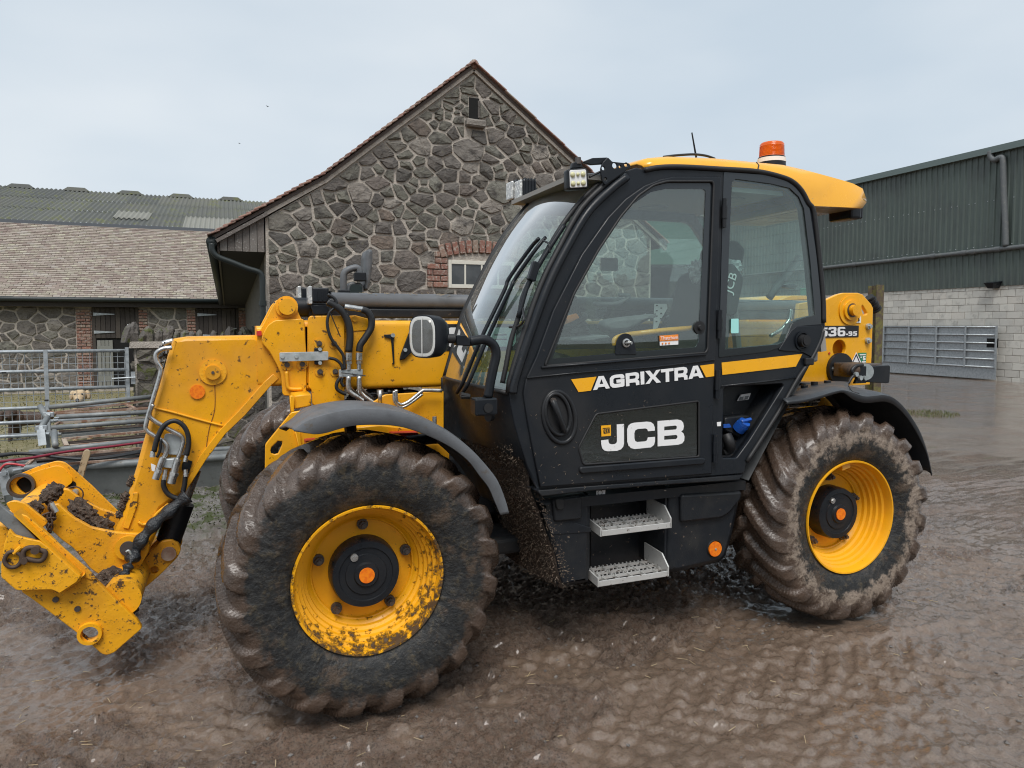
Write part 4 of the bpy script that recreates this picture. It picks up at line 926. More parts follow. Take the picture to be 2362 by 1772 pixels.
for k in range(7):
    q = at(950+k*45, 160+(k % 3)*14, 'U', -.12); mb.cyl(q, q+np.array([.0, .02, -.05]), .016, 6)
mb.build('fittings', M_steel, pk)
q = at(1130, 140, 'U', -.25); MB().cyl(q, q+np.array([0, 0, -.03]), .018, 6).build('pipe_nut', M_steel, pk)
q = at(1578, 360, 'U', -.9); MB().cyl(q, q+np.array([0, 0, -.05]), .010, 6).build('stud', M_steel, pk)

# ---- rear tower and boom
BY = -.17
tw_ = part('rear_tower')
tp = xz('J', [(1180, 215), (1310, 200), (1420, 150), (1470, 136), (1600, 136), (1640, 150), (1715, 235), (1733, 270), (1720, 700), (1705, 945), (1400, 960), (960, 1200), (900, 1190), (1000, 900), (1180, 720), (1290, 500), (1250, 230)], -.26)
tp[-6:] = xz('J', [(1500, 1240), (970, 1200), (960, 900), (1000, 700), (1050, 500), (1080, 230)], -.26)
holes = [circ(at(1435, 627, 'J', -.26)[[0, 2]], .062, 24), xz('J', [(1625, 255), (1640, 245), (1682, 310), (1670, 330), (1645, 330), (1632, 290)], -.26)]
plate('near_plate', tp, -.26, .035, M_yelc, tw_, holes, .005)
plate('far_plate', tp, .24, .035, M_yelc, tw_, (), .005)
q = at(1525, 290, 'J', -.26)
mb = MB().cyl((q[0], -.262, q[2]), (q[0], -.270, q[2]), .105, 28).cyl((q[0], -.270, q[2]), (q[0], -.285, q[2]), .072, 28); mb.build('pivot_boss', M_yelc, tw_, auto=40)
MB().cyl((q[0], -.285, q[2]), (q[0], -.289, q[2]), .050, 24).build('grease_ring', M_dsteel, tw_)
MB().cyl((q[0], -.289, q[2]), (q[0], -.325, q[2]), .040, 20).build('pivot_pin', M_yel, tw_, auto=40)
for u, v in ((1682, 432), (1676, 556)):
    q = at(u, v, 'J', -.26); MB().cyl((q[0], -.262, q[2]), (q[0], -.28, q[2]), .022, 16).cyl((q[0], -.28, q[2]), (q[0], -.295, q[2]), .014, 6).build('bolt', M_zinc, tw_)
for u, v in ((1343, 668), (1366, 720), (1340, 772)):
    q = at(u, v, 'J', -.26); MB().cyl((q[0], -.262, q[2]), (q[0], -.266, q[2]), .008, 10).build('hole', M_red, tw_)
dec = xz('NB', [(20, 243), (1008, 233), (1002, 522), (20, 548)], -.265); plate('model_plate', dec, -.265, .003, M_blackp, tw_, (), 0)
def glyph(name, outer, inner, conv, y, mat, parent, shear=None, fil=.0):
    o = conv(outer); hs = [conv(h) for h in inner]
    if fil: o = rnd(o, fil, 3); hs = [rnd(h, fil*.6, 3) for h in hs]
    return plate(name, o, y, .002, mat, parent, hs, 0, shear)
nb = lambda P: xz('NB', P, -.268)
glyph('digit', [(40, 290), (210, 285), (205, 330), (100, 332), (95, 362), (165, 360), (200, 375), (210, 405), (208, 470), (190, 505), (150, 515), (30, 518), (30, 470), (130, 468), (140, 455), (140, 420), (130, 408), (30, 412)], [], nb, -.268, M_white, tw_)
glyph('digit', [(235, 320), (245, 290), (275, 278), (400, 272), (428, 285), (436, 310), (434, 365), (420, 390), (434, 412), (434, 470), (420, 498), (385, 507), (275, 512), (240, 500), (230, 470), (230, 445), (295, 443), (305, 460), (365, 457), (372, 445), (372, 425), (362, 415), (298, 416), (298, 368), (362, 365), (370, 355), (370, 330), (360, 320), (305, 323), (297, 338), (236, 340)], [], nb, -.268, M_white, tw_)
glyph('digit', [(468, 320), (485, 285), (520, 272), (625, 268), (655, 282), (665, 315), (605, 320), (595, 312), (540, 315), (530, 330), (530, 365), (620, 360), (650, 372), (664, 400), (662, 465), (648, 495), (610, 505), (515, 508), (480, 495), (466, 460)], [[(530, 415), (535, 405), (590, 402), (600, 412), (600, 448), (590, 460), (540, 462), (530, 450)]], nb, -.268, M_white, tw_)
glyph('dash', [(685, 440), (728, 438), (728, 475), (683, 477)], [], nb, -.268, M_white, tw_)
glyph('digit', [(742, 400), (755, 385), (780, 382), (820, 381), (838, 392), (842, 420), (838, 485), (822, 497), (760, 499), (742, 485), (742, 470), (790, 468), (805, 460), (805, 445), (765, 446), (745, 436)], [[(780, 408), (800, 407), (804, 420), (800, 425), (782, 426), (776, 418)]], nb, -.268, M_white, tw_)
glyph('digit', [(868, 384), (962, 378), (960, 403), (905, 405), (903, 418), (940, 416), (958, 425), (962, 445), (958, 480), (940, 494), (870, 497), (853, 485), (853, 467), (915, 467), (922, 458), (920, 444), (912, 440), (864, 442)], [], nb, -.268, M_white, tw_)
plate('hook_label', rnd(xz('NB', [(945, -60), (1062, -65), (1062, 165), (942, 165)], -.266), .006), -.266, .003, M_white, tw_, (), 0)
MB().tube([at(u, v, 'NB', -.270) for u, v in ((1003, 40), (1003, 75), (1018, 95), (1005, 112), (988, 100))], .004, 6).build('hook_mark', M_blackp, tw_)
gl = xz('NB', [(985, 933), (1205, 925), (1190, 1200), (1085, 1195)], -.266); plate('green_label', gl, -.266, .003, M_green, tw_, (), 0)
glyph('digit', [(1110, 1015), (1175, 1010), (1172, 1042), (1140, 1045), (1138, 1060), (1160, 1060), (1175, 1072), (1175, 1105), (1160, 1120), (1110, 1122), (1108, 1092), (1140, 1090), (1142, 1082), (1108, 1084)], [], nb, -.2695, M_white, tw_)
plate('label_bar', xz('NB', [(1025, 965), (1185, 960), (1183, 990), (1035, 995)], -.269), -.2695, .002, M_white, tw_, (), 0)
plate('label_bar', xz('NB', [(1085, 1145), (1185, 1142), (1180, 1175), (1095, 1180)], -.269), -.2695, .002, M_white, tw_, (), 0)
plate('label_dot', circ(at(1068, 1045, 'NB', -.2695)[[0, 2]], .006, 12), -.2695, .002, M_white, tw_, (), 0)
plate('warning_triangle', xz('NB', [(945, 915), (1100, 1230), (1090, 1300), (760, 1310), (780, 1260)], -.267), -.2672, .002, M_white, tw_, (), 0)
plate('triangle_inner', xz('NB', [(945, 950), (1060, 1215), (1045, 1225), (945, 1000), (820, 1270), (805, 1270)], -.2692), -.2694, .002, M_blackp, tw_, (), 0)
glyph('digit', [(880, 1190), (915, 1172), (925, 1172), (922, 1290), (895, 1290), (896, 1215), (882, 1220)], [], nb, -.2696, M_blackp, tw_)
glyph('digit', [(950, 1175), (1005, 1170), (1003, 1195), (972, 1198), (970, 1215), (1000, 1215), (1020, 1240), (1010, 1290), (945, 1292), (945, 1265), (985, 1262), (985, 1240), (947, 1242)], [], nb, -.2696, M_blackp, tw_)
plate('lower_label', xz('NB', [(680, 1465), (930, 1455), (930, 1530), (665, 1540)], -.267), -.267, .002, M_blackp, tw_, (), 0)
plate('label_bar', xz('NB', [(710, 1472), (765, 1470), (765, 1512), (708, 1515)], -.2695), -.2695, .002, M_white, tw_, (), 0)
plate('label_bar', xz('NB', [(785, 1470), (850, 1468), (845, 1520), (800, 1522)], -.2695), -.2695, .002, M_white, tw_, (), 0)
q = at(1710, 215, 'J', -.15); mb = MB()
for k in range(6): mb.cyl((q[0]-.02+.014*k, -.15, q[2]+.035-.017*k), (q[0]-.010+.014*k, -.15, q[2]+.024-.017*k), .042 if k % 2 else .034, 16)
mb.build('bellows_hose', M_rub, tw_)

# rear lamp on its arm
rl_ = part('rear_lamp'); LY = -.60
a = at(1425, 805, 'J', -.26)
mb = MB().cyl((a[0], -.262, a[2]), (a[0], -.29, a[2]), .115, 28); mb.build('mounting_rubber', M_rub, rl_, auto=40)
MB().tube([(a[0]+.01, -.28, a[2]), at(1560, 815, 'J', LY)], .042, 14, smooth=False).build('arm', material('dark_brown_rust', (.075, .05, .035), .7, dirt=(20, (.14, .09, .06), .5, .7)), rl_, smooth=True)
q = at(1385, 805, 'J', -.29); MB().cyl((q[0], -.29, q[2]), (q[0], -.305, q[2]), .018, 8).build('bolt', M_zinc, rl_)
plate('bracket', xz('J', [(1595, 785), (1680, 780), (1672, 930), (1570, 935), (1600, 860)], LY), LY, .02, M_blk, rl_, (), .004)
for u, v in ((1608, 884), (1648, 886), (1570, 852)):
    q = at(u, v, 'J', LY); MB().cyl((q[0], LY-.001, q[2]), (q[0], LY-.02, q[2]), .016, 8).build('bolt', M_zinc, rl_)
a = at(1675, 832, 'J', LY); b = at(1900, 850, 'J', LY)
MB().cyl((a[0]-.005, LY, a[2]), (a[0]+.012, LY+.06, a[2]), .055, 20).build('lens_disc', M_zinc, rl_, auto=40)
MB().cyl((a[0]+.01, LY+.04, a[2]), (a[0]+.12, LY+.12, a[2]-.01), .05, 16).build('lens_body', M_blk, rl_, auto=40)
V = []
xA, zA = at(1650, 762, 'J', LY)[0], at(1650, 762, 'J', LY)[2]; xB = at(1900, 770, 'J', LY)[0]; zt, zb_ = zA-.005, at(1800, 915, 'J', LY)[2]
MB().box((xA+.04, LY+.06, zb_+.02), (xB-.02, LY+.30, zt)).build('housing', M_dsteel, rl_, bevel=.01)
plate('lamp_face', rnd([(xB-.20, zb_-.005), (xB+.015, zb_-.02), (xB+.02, zt-.01), (xB-.19, zt-.015)], .02), LY+.03, .028, M_blk, rl_, (), .004)
MB().tube([at(u, v, 'J', LY-.01) for u, v in ((1640, 770), (1580, 780), (1545, 815), (1550, 840))], .012, 8).build('cable', M_hose, rl_, smooth=True)
MB().tube([at(u, v, 'J', LY-.01) for u, v in ((1560, 860), (1530, 900), (1515, 930))], .010, 8).build('cable', M_hose, rl_, smooth=True)

# boom
bo = part('boom')
z0, z1 = 1.352, 1.736; X0 = at(860, 700, 'D', BY)[0]
def loftbox(name, xa_, xb_, y0, y1, za_, zb_, r, mat, parent, n=5):
    prof = rnd([(y0, za_), (y1, za_), (y1, zb_), (y0, zb_)], r, n); mb = MB()
    V = [(x, p[0], p[1]) for x in (xa_, xb_) for p in prof]; k = len(prof)
    F = [(i, (i+1) % k, k+(i+1) % k, k+i) for i in range(k)]+[tuple(range(k))[::-1], tuple(range(k, 2*k))]
    return mb.add(V, F).build(name, mat, parent, auto=40)
loftbox('outer_section', X0-.28, 3.85, BY, .17, z0, z1, .035, M_yel, bo)
loftbox('inner_section', X0-.45, X0-.2, BY+.025, .145, z0+.03, z1-.03, .03, M_yel, bo)
cy = BY-.022
plate('collar_plate', rnd(xz('D', [(555, 645), (575, 622), (850, 620), (866, 640), (866, 1368), (852, 1383), (602, 1383), (590, 1368), (585, 1250), (562, 1232)], cy), .012), cy, .022, M_yel, bo, (), .004)
plate('end_bulge', rnd(xz('D', [(866, 625), (960, 618), (1010, 632), (1080, 652), (1115, 656), (1115, 740), (866, 760)], BY-.006), .01), BY-.006, .01, M_yel, bo, (), .003)
for u, v in ((648, 858), (775, 858), (655, 1098), (785, 1095)):
    q = at(u, v, 'D', cy); MB().cyl((q[0], cy-.001, q[2]), (q[0], cy-.006, q[2]), .027, 20).build('washer', M_yeld, bo); MB().cyl((q[0], cy-.006, q[2]), (q[0], cy-.016, q[2]), .015, 14).cyl((q[0], cy-.022, q[2]), (q[0], cy-.032, q[2]), .008, 6).build('bolt', M_dsteel, bo)
q = at(952, 648, 'D', BY-.01); MB().cyl((q[0], BY-.008, q[2]), (q[0], BY-.018, q[2]), .016, 16).build('bolt', M_yel, bo)
# decal strip with lettering
dz0, dz1 = at(1700, 920, 'D', BY-.003)[2], at(1800, 692, 'D', BY-.003)[2]; dx0 = at(1445, 700, 'D', BY)[0]
plate('decal_strip', [(dx0-.05, dz0), (2.4, dz0), (2.4, dz1), (dx0+.03, dz1)], BY-.004, .003, M_blackp, bo, (), 0)
lx = at(1720, 800, 'D', BY)[0]; lh = dz1-dz0-.04; zb = dz0+.02
def blockC(x, z, w, h, s): return [(x+w, z+h), (x+w*.12, z+h), (x, z+h-w*.15), (x, z+w*.15), (x+w*.15, z), (x+w, z), (x+w, z+h*.36), (x+w-s, z+h*.36), (x+w-s, z+s*.8), (x+s, z+s*.8), (x+s, z+h-s*.8), (x+w-s, z+h-s*.8), (x+w-s, z+h*.64), (x+w, z+h*.64)]
plate('letter', rnd(blockC(lx, zb, .2, lh, .06), .012), BY-.0075, .002, M_white, bo, (), 0)
plate('letter', rnd([(lx-.20, zb), (lx-.05, zb), (lx-.03, zb+.02), (lx-.03, zb+lh), (lx-.09, zb+lh), (lx-.09, zb+.05), (lx-.15, zb+.05), (lx-.15, zb+.08), (lx-.21, zb+.08), (lx-.21, zb+.01)], .01), BY-.0075, .002, M_white, bo, (), 0)
plate('letter', rnd([(lx+.24, zb), (lx+.42, zb), (lx+.44, zb+.03), (lx+.44, zb+lh-.03), (lx+.42, zb+lh), (lx+.24, zb+lh)], .01), BY-.0075, .002, M_white, bo, [[(lx+.30, zb+.04), (lx+.38, zb+.04), (lx+.38, zb+lh*.42), (lx+.30, zb+lh*.42)], [(lx+.30, zb+lh*.58), (lx+.38, zb+lh*.58), (lx+.38, zb+lh-.04), (lx+.30, zb+lh-.04)]], 0)
plate('hose_guide', rnd(xz('D', [(1335, 1000), (1345, 950), (1440, 700), (1462, 695), (1460, 880), (1440, 930), (1380, 990)], BY-.02), .008), BY-.02, .018, M_blk, bo, (), .004)
for u, v in ((1425, 770), (1380, 912)):
    q = at(u, v, 'D', BY-.02); MB().cyl((q[0], BY-.021, q[2]), (q[0], BY-.03, q[2]), .011, 8).build('bolt', M_zinc, bo)
plate('hook', xz('D', [(1203, 782), (1288, 778), (1292, 800), (1284, 830), (1291, 1030), (1280, 1036), (1270, 1030), (1279, 1020), (1262, 820), (1205, 802)], BY-.012), BY-.012, .010, M_blk, bo, (), .002)
q = at(1275, 788, 'D', BY-.012); MB().cyl((q[0], BY-.013, q[2]), (q[0], BY-.022, q[2]), .012, 8).build('bolt', M_zinc, bo)
# zinc sensor strip, pipe clamp, hoses
plate('zinc_strip', rnd(xz('D', [(312, 935), (728, 925), (728, 1000), (315, 1012)], cy-.03), .006), cy-.03, .006, M_zinc, bo, (), .001)
plate('sensor_block', rnd(xz('D', [(608, 895), (677, 893), (677, 1037), (610, 1038)], cy-.018), .006), cy-.02, .018, M_blk, bo, (), .003)
for u, v in ((337, 968), (455, 966), (656, 906), (657, 1023)):
    q = at(u, v, 'D', cy-.03); MB().cyl((q[0], cy-.02, q[2]), (q[0], cy-.038, q[2]), .010, 8).build('bolt', M_zinc, bo)
plate('pipe_clamp', rnd(xz('D', [(815, 1080), (1018, 1075), (1018, 1138), (818, 1140)], cy-.03), .005), cy-.035, .006, M_zinc, bo, (), .001)
q = at(950, 1105, 'D', cy-.03); MB().cyl((q[0], cy-.034, q[2]), (q[0], cy-.045, q[2]), .013, 8).build('bolt', M_zinc, bo)
for P, r in (([(720, 505), (780, 535), (850, 590), (895, 680), (912, 790), (900, 930)], .020), ([(1010, 568), (1060, 590), (1094, 650), (1088, 730), (1040, 810), (1000, 870), (990, 928)], .019)):
    MB().tube([at(u, v, 'D', cy-.03) for u, v in P], r, 12).build('hose', M_hose, bo, smooth=True)
for P, r in (([(722, 440), (775, 470), (795, 510), (770, 560), (735, 600), (718, 690), (745, 800), (800, 880), (850, 950), (862, 1010), (865, 1075)], .0085), ([(730, 980), (790, 995), (835, 1035), (850, 1080)], .0085), ([(830, 1145), (800, 1195), (803, 1245), (850, 1278), (880, 1285)], .010), ([(850, 1145), (838, 1185), (860, 1225)], .008)):
    MB().tube([at(u, v, 'D', cy-.036) for u, v in P], r, 8).build('cable', M_hose, bo, smooth=True)
for u, r0 in ((900, .018), (990, .018)):
    a, b = at(u, 935, 'D', cy-.03), at(u, 1000, 'D', cy-.03); MB().cyl(a, b, .019, 14).cyl(at(u, 1005, 'D', cy-.03), at(u, 1032, 'D', cy-.03), .017, 6).cyl(at(u, 1032, 'D', cy-.03), at(u, 1080, 'D', cy-.03), .0125, 12).build('hose_end', M_steel, bo, auto=40)
    MB().tube([at(u, 1140, 'D', cy-.03), at(u+2, 1210, 'D', cy-.03), at(u+20, 1250, 'D', cy-.02), at(u+90, 1310, 'D', cy+.03), at(u+130, 1345, 'D', cy+.08)], .0125, 10).build('pipe', M_steel, bo, smooth=True)
a, b = at(865, 545, 'D', cy-.03), at(1015, 568, 'D', cy-.03); MB().cyl(a, b, .016, 10).build('pipe_elbow', M_steel, bo, auto=40)
a, b = at(725, 500, 'D', cy-.02), at(800, 550, 'D', cy-.03); MB().cyl(a, b, .019, 10).build('pipe_elbow', M_steel, bo, auto=40)
for (u0, v0), (u1, v1) in (((745, 600), (830, 800)), ((835, 1105), (1045, 1132))):
    MB().tube([at(u0, v0, 'D', cy-.045), at(u1, v1, 'D', cy-.05)], .003, 5, smooth=False).build('cable_tie', M_blackp, bo)
# top cylinder
cyl_y = .02; za_, zb_ = at(1200, 470, 'D', cyl_y)[2], at(1200, 540, 'D', cyl_y)[2]
tr_ = part('extension_cylinder'); xs_ = at(520, 550, 'D', cyl_y)[0]
zc1 = at(1200, 512, 'D', cyl_y)[2]
MB().cyl((xs_+.12, cyl_y, zc1+.01), (3.6, cyl_y, zc1+.01), .046, 20).build('barrel', M_grey, tr_, smooth=True)
MB().box((xs_+.02, cyl_y-.05, 1.752), (3.5, cyl_y+.05, 1.805)).build('hose_tray', M_blk2, tr_, bevel=.008)
MB().cyl((xs_-.08, cyl_y, zc1-.03), (xs_+.12, cyl_y, zc1-.03), .055, 18).cyl((xs_-.16, cyl_y, zc1-.035), (xs_+.2, cyl_y, zc1-.035), .034, 14).build('gland', M_blk, tr_, auto=40)
mb = MB()
for k in range(90):
    q = np.array([rr.uniform(xs_+.3, 1.2), cyl_y+rr.uniform(-.05, .05), zc1+.05+rr.uniform(-.01, .006)]); d = np.array([rr.uniform(-.03, .03), rr.uniform(-.02, .02), rr.uniform(-.008, .012)]); mb.tube([q, q+d], .0012, 4, smooth=False)
o = mb.build('straw_bits', material('pale_straw', (.42, .33, .2), .8), tr_); o['kind'] = 'stuff'
# boom work lights
def lamp_box(parent, name, c, face, w, h, d, mat_face):
    pass
wl_ = part('boom_work_lamps')
for du, y in ((0, -.12), (-100, .12)):
    a, b = at(562+du*.9, 378, 'D', y), at(725+du*.9, 535, 'D', y)
    MB().box((a[0]+.012, y-.05, b[2]+.015), (b[0], y+.05, a[2]-.004)).build('housing', M_blk, wl_, bevel=.008)
    MB().box((a[0]-.008, y-.055, b[2]+.005), (a[0]+.012, y+.055, a[2]+.004)).build('face', M_ledf, wl_, bevel=.006)
    for k in range(4):
        x = a[0]+.04+k*.022; MB().box((x, y-.056, b[2]+.03), (x+.006, y+.056, a[2]-.02)).build('fin', M_blk, wl_)
plate('lamp_bracket', xz('D', [(580, 530), (720, 530), (740, 600), (690, 610), (600, 610)], -.16), -.16, .02, M_blk, wl_, (), .003)
# boom head: pin ear, head plate, tube nose
hd = part('boom_head')
hy = BY-.012
ear = rnd(xz('D', [(120, 748), (152, 735), (262, 525), (305, 478), (362, 460), (420, 475), (455, 530), (475, 600), (520, 690), (520, 760), (300, 800), (165, 790), (122, 780)], hy+.03), .01)
plate('pin_ear', ear, hy+.03, .03, M_yel, hd, (), .004); plate('pin_ear', ear, .10, .03, M_yel, hd, (), .004)
plate('head_plate', rnd(xz('D', [(165, 790), (190, 740), (215, 700), (270, 660), (500, 645), (524, 660), (531, 800), (545, 1000), (540, 1290), (525, 1305), (352, 1302), (338, 1285), (326, 1120), (290, 1040), (230, 930), (162, 850)], hy), .012), hy, .028, M_yel, hd, (), .004)
plate('edge_strip', rnd(xz('D', [(526, 700), (552, 700), (552, 1190), (560, 1200), (556, 1240), (542, 1240)], hy+.012), .003), hy+.012, .02, M_yel, hd, (), .002)
q = at(375, 545, 'D', hy); MB().cyl((q[0], hy+.03, q[2]), (q[0], hy+.015, q[2]), .058, 24).build('pin_boss', M_yeld, hd, auto=40); MB().cyl((q[0], hy+.015, q[2]), (q[0], hy-.02, q[2]), .043, 20).build('pin', M_yel, hd, auto=40)
MB().cyl((q[0], -.15, q[2]), (q[0], .15, q[2]), .04, 16).build('pin_shaft', M_dsteel, hd)
for u, v in ((375, 1038), (505, 1032)):
    q = at(u, v, 'D', hy); MB().cyl((q[0], hy-.001, q[2]), (q[0], hy-.008, q[2]), .030, 20).build('washer', M_yeld, hd); MB().cyl((q[0], hy-.008, q[2]), (q[0], hy-.018, q[2]), .014, 14).build('bolt', M_dsteel, hd)
MB().tube([at(u, v, 'D', hy-.012) for u, v in ((372, 1095), (380, 1200), (390, 1235), (420, 1245), (505, 1245))], .010, 8).build('grab_loop', M_yel, hd, smooth=True)
q = at(138, 770, 'D', hy+.03); MB().box((q[0]-.012, hy+.02, q[2]-.012), (q[0]+.012, hy+.03, q[2]+.012)).build('red_marker', M_red, hd)
NYp = -.14
nose = xz('V', [(374, 732), (400, 728), (552, 725), (566, 735), (602, 818), (583, 836), (530, 897), (487, 938), (445, 994), (403, 1060)], NYp)+xz('C', [(1310, 395), (1240, 445), (1200, 520), (1195, 640), (1140, 760), (1000, 850), (880, 720), (868, 622), (950, 440), (1000, 260), (1045, 120)], NYp)+xz('B', [(1400, 1030), (1440, 900), (1500, 650), (1590, 380), (1640, 180), (1692, 20)], NYp)
plate('nose_tube', nose, NYp, .28, M_yel, hd, (), .022)
plate('nose_flange', xz('V', [(602, 818), (583, 836), (530, 897), (487, 938), (445, 994), (403, 1060), (390, 1066), (432, 985), (474, 930), (518, 885), (570, 826), (590, 808)], NYp-.012), NYp-.012, .02, M_yel, hd, (), .003)
plate('wear_pad', rnd(xz('C', [(940, 590), (1020, 320), (1058, 320), (1050, 420), (985, 600)], NYp-.008), .006), NYp-.010, .010, M_yeld, hd, (), .003)
MB().tube([at(u, v, 'C', NYp-.006) for u, v in ((1060, 545), (1100, 565), (1160, 540), (1200, 480), (1290, 405))], .008, 6).build('weld', M_yeld, hd, smooth=True)
MB().tube([at(u, v, 'B', NYp-.003) for u, v in ((1515, 685), (1700, 730), (1950, 800), (2200, 865))], .006, 6).build('weld', M_yel, hd, smooth=True)
q = at(2090, 335, 'B', NYp); MB().cyl((q[0], NYp-.001, q[2]), (q[0], NYp-.010, q[2]), .066, 28).build('pin_boss', M_yeld, hd, auto=40)
MB().cyl((q[0], NYp-.010, q[2]), (q[0], NYp-.030, q[2]), .037, 20).build('pin', M_yel, hd, auto=40); MB().cyl((q[0], NYp-.030, q[2]), (q[0], NYp-.036, q[2]), .008, 8).build('grease_nipple', M_dsteel, hd)
st = MB(); st.tube([at(u, v, 'B', NYp-.0015) for u, v in ((2105, 420), (2110, 560), (2108, 680), (2090, 770), (2060, 860), (2035, 990), (2020, 1130))], .0022, 5); st.build('rust_run', material('rust_stain', (.22, .08, .02), .8), hd)
q = at(1937, 528, 'B', NYp); MB().cyl((q[0], NYp-.001, q[2]), (q[0], NYp-.009, q[2]), .036, 28).build('reflector', M_orange, hd)
# nose pipes and couplers
PYn = NYp-.035
for P, r in (([(1690, 95), (1600, 105), (1535, 150), (1535, 225), (1578, 305), (1562, 400), (1500, 610), (1435, 840), (1440, 905), (1500, 950), (1600, 1010), (1640, 1065), (1630, 1130), (1600, 1180)], .0115), ([(1500, 650), (1468, 745), (1500, 800), (1640, 885), (1770, 955), (1800, 1010), (1775, 1110), (1740, 1190)], .0115)):
    MB().tube([at(u, v, 'B', PYn) for u, v in P], r, 10).build('pipe', M_steel, hd, smooth=True)
plate('coupler_plate', rnd(xz('B', [(1620, 940), (1680, 935), (1830, 1000), (1810, 1150), (1640, 1140), (1570, 1120)], NYp-.012), .006), NYp-.014, .012, M_zinc, hd, (), .002)
plate('coupler_block', rnd(xz('B', [(1615, 1185), (1730, 1180), (1700, 1280), (1600, 1265)], NYp-.04), .004), NYp-.05, .045, M_zinc, hd, (), .003)
plate('black_bracket', rnd(xz('B', [(1790, 1230), (1820, 1190), (1890, 1210), (1845, 1360), (1780, 1290)], NYp-.01), .006), NYp-.012, .01, M_blk, hd, (), .002)
for (u0, v0), (u1, v1), r in (((1600, 1170), (1525, 1385), .017), ((1745, 1190), (1680, 1425), .021), ((1625, 1290), (1608, 1390), .011), ((1500, 1110), (1495, 1170), .013), ((1820, 1290), (1825, 1360), .012), ((1830, 1150), (1815, 1215), .011)):
    a, b = at(u0, v0, 'B', PYn-.02), at(u1, v1, 'B', PYn-.025); m_ = a+(b-a)*.55
    MB().cyl(a, m_, r*.9, 12).cyl(m_, a+(b-a)*.68, r*1.15, 6).cyl(a+(b-a)*.68, b, r, 14).build('coupler', M_steel, hd, auto=40)
for P, r in (([(1510, 1115), (1545, 980), (1610, 860), (1705, 812), (1790, 850), (1842, 940), (1852, 1050), (1832, 1150)], .0125), ([(1608, 1390), (1605, 1450), (1640, 1520), (1700, 1560), (1760, 1575)], .0125), ([(1820, 1350), (1810, 1440), (1795, 1510)], .0125), ([(1580, 990), (1570, 1100), (1540, 1170)], .007)):
    MB().tube([at(u, v, 'B', PYn-.02) for u, v in P], r, 10).build('hose', M_hose, hd, smooth=True)
plate('paper_tag', xz('B', [(1480, 1230), (1528, 1250), (1515, 1310), (1488, 1300)], PYn-.04), PYn-.04, .002, M_white, hd, (), 0)
mb = MB()
for k in range(30):
    q = at(1640+rr.uniform(-70, 40), rr.uniform(60, 300), 'B', -.05); mb.tube([q, q+np.array([rr.uniform(-.02, .03), rr.uniform(-.03, .03), rr.uniform(-.05, .03)])], rr.choice((.004, .007)), 5, smooth=False)
mb.build('cable_bundle', M_hose, hd)
MB().tube([at(u, v, 'B', -.06) for u, v in ((1600, 60), (1640, 45), (1700, 30))], .016, 8).build('fitting', M_steel, hd, smooth=True)

# ---- quick hitch carriage
qh = part('quick_hitch')
aY = -.20
arm = rnd(xz('C', [(385, 600), (400, 420), (440, 405), (560, 510), (700, 588), (880, 625), (1090, 638), (1145, 700), (1140, 770), (1050, 930), (1000, 1000), (780, 965), (690, 900), (640, 840), (560, 745), (470, 680)], aY), .012)
plate('near_arm', arm, aY, .03, M_yeld, qh, (), .004)
armf = rnd(xz('C', [(330, 420), (430, 285), (520, 295), (620, 370), (780, 450), (912, 490), (920, 530), (880, 620), (900, 800), (700, 620), (480, 520)], .17), .012)
plate('far_arm', armf, .17, .03, M_yeld, qh, (), .004)
q = at(985, 735, 'C', aY); MB().cyl((q[0], aY-.001, q[2]), (q[0], aY-.025, q[2]), .060, 28).build('pivot_boss', M_yel, qh, auto=40); MB().cyl((q[0], aY-.034, q[2]), (q[0], .20, q[2]), .036, 20).build('pivot_pin', M_dsteel, qh)
hole_f = circ(at(168, 262, 'C', .47)[[0, 2]], .055, 24)
hk = rnd(xz('C', [(100, 245), (130, 195), (300, 125), (430, 88), (485, 98), (530, 135), (690, 275), (800, 385), (960, 540), (1150, 760), (1020, 900), (800, 700), (560, 480), (400, 330), (205, 348), (150, 310)], .47), .02)
plate('far_hook_plate', hk, .47, .035, M_yeld, qh, [hole_f], .004)
plate('far_hook_doubler', rnd(xz('C', [(115, 250), (150, 215), (300, 155), (430, 120), (475, 130), (550, 212), (548, 240), (470, 300), (300, 340), (210, 340), (160, 310)], .45), .015), .45, .02, M_yel, qh, [circ(at(168, 262, 'C', .45)[[0, 2]], .055, 24)], .003)
mb = MB().lathe([(0, .052), (-.03, .052), (-.03, .066), (.0, .066)], c=(at(168, 262, 'C', .45)[0], .45, at(168, 262, 'C', .45)[2]), n=28); mb.build('far_bush', M_dsteel, qh, auto=40); qq = at(168, 262, 'C', .50); MB().cyl((qq[0], .475, qq[2]), (qq[0], .53, qq[2]), .0515, 24).build('far_hole_shade', M_dark, qh)  # black disc fills the far hole, painted for its shade
c = at(360, 360, 'C', .43); ctube = MB().cyl((c[0], .45, c[2]), (c[0], -.47, c[2]), .078, 28).build('top_cross_tube', M_yeld, qh, auto=40)
lv = rnd(xz('R', [(985, 1190), (1010, 1130), (1060, 930), (1085, 870), (1125, 858), (1160, 880), (1165, 920), (1110, 1080), (1065, 1260), (1020, 1240)], .55), .01)
plate('locking_lever', lv, .52, .02, M_lever, qh, (), .003)
q = at(950, 260, 'C', .44)  # pin and ring on far plate
q = at(575, 318, 'C', .46); MB().cyl((q[0], .47, q[2]), (q[0], .42, q[2]), .018, 14).build('linch_pin', M_zinc, qh)
MB().tube([(q[0]+.045*math.cos(t), .425, q[2]-.005+.045*math.sin(t)) for t in np.linspace(0, 2*math.pi, 14)[:-1]], .004, 6, closed=True).build('pin_ring', M_chain, qh, smooth=True)
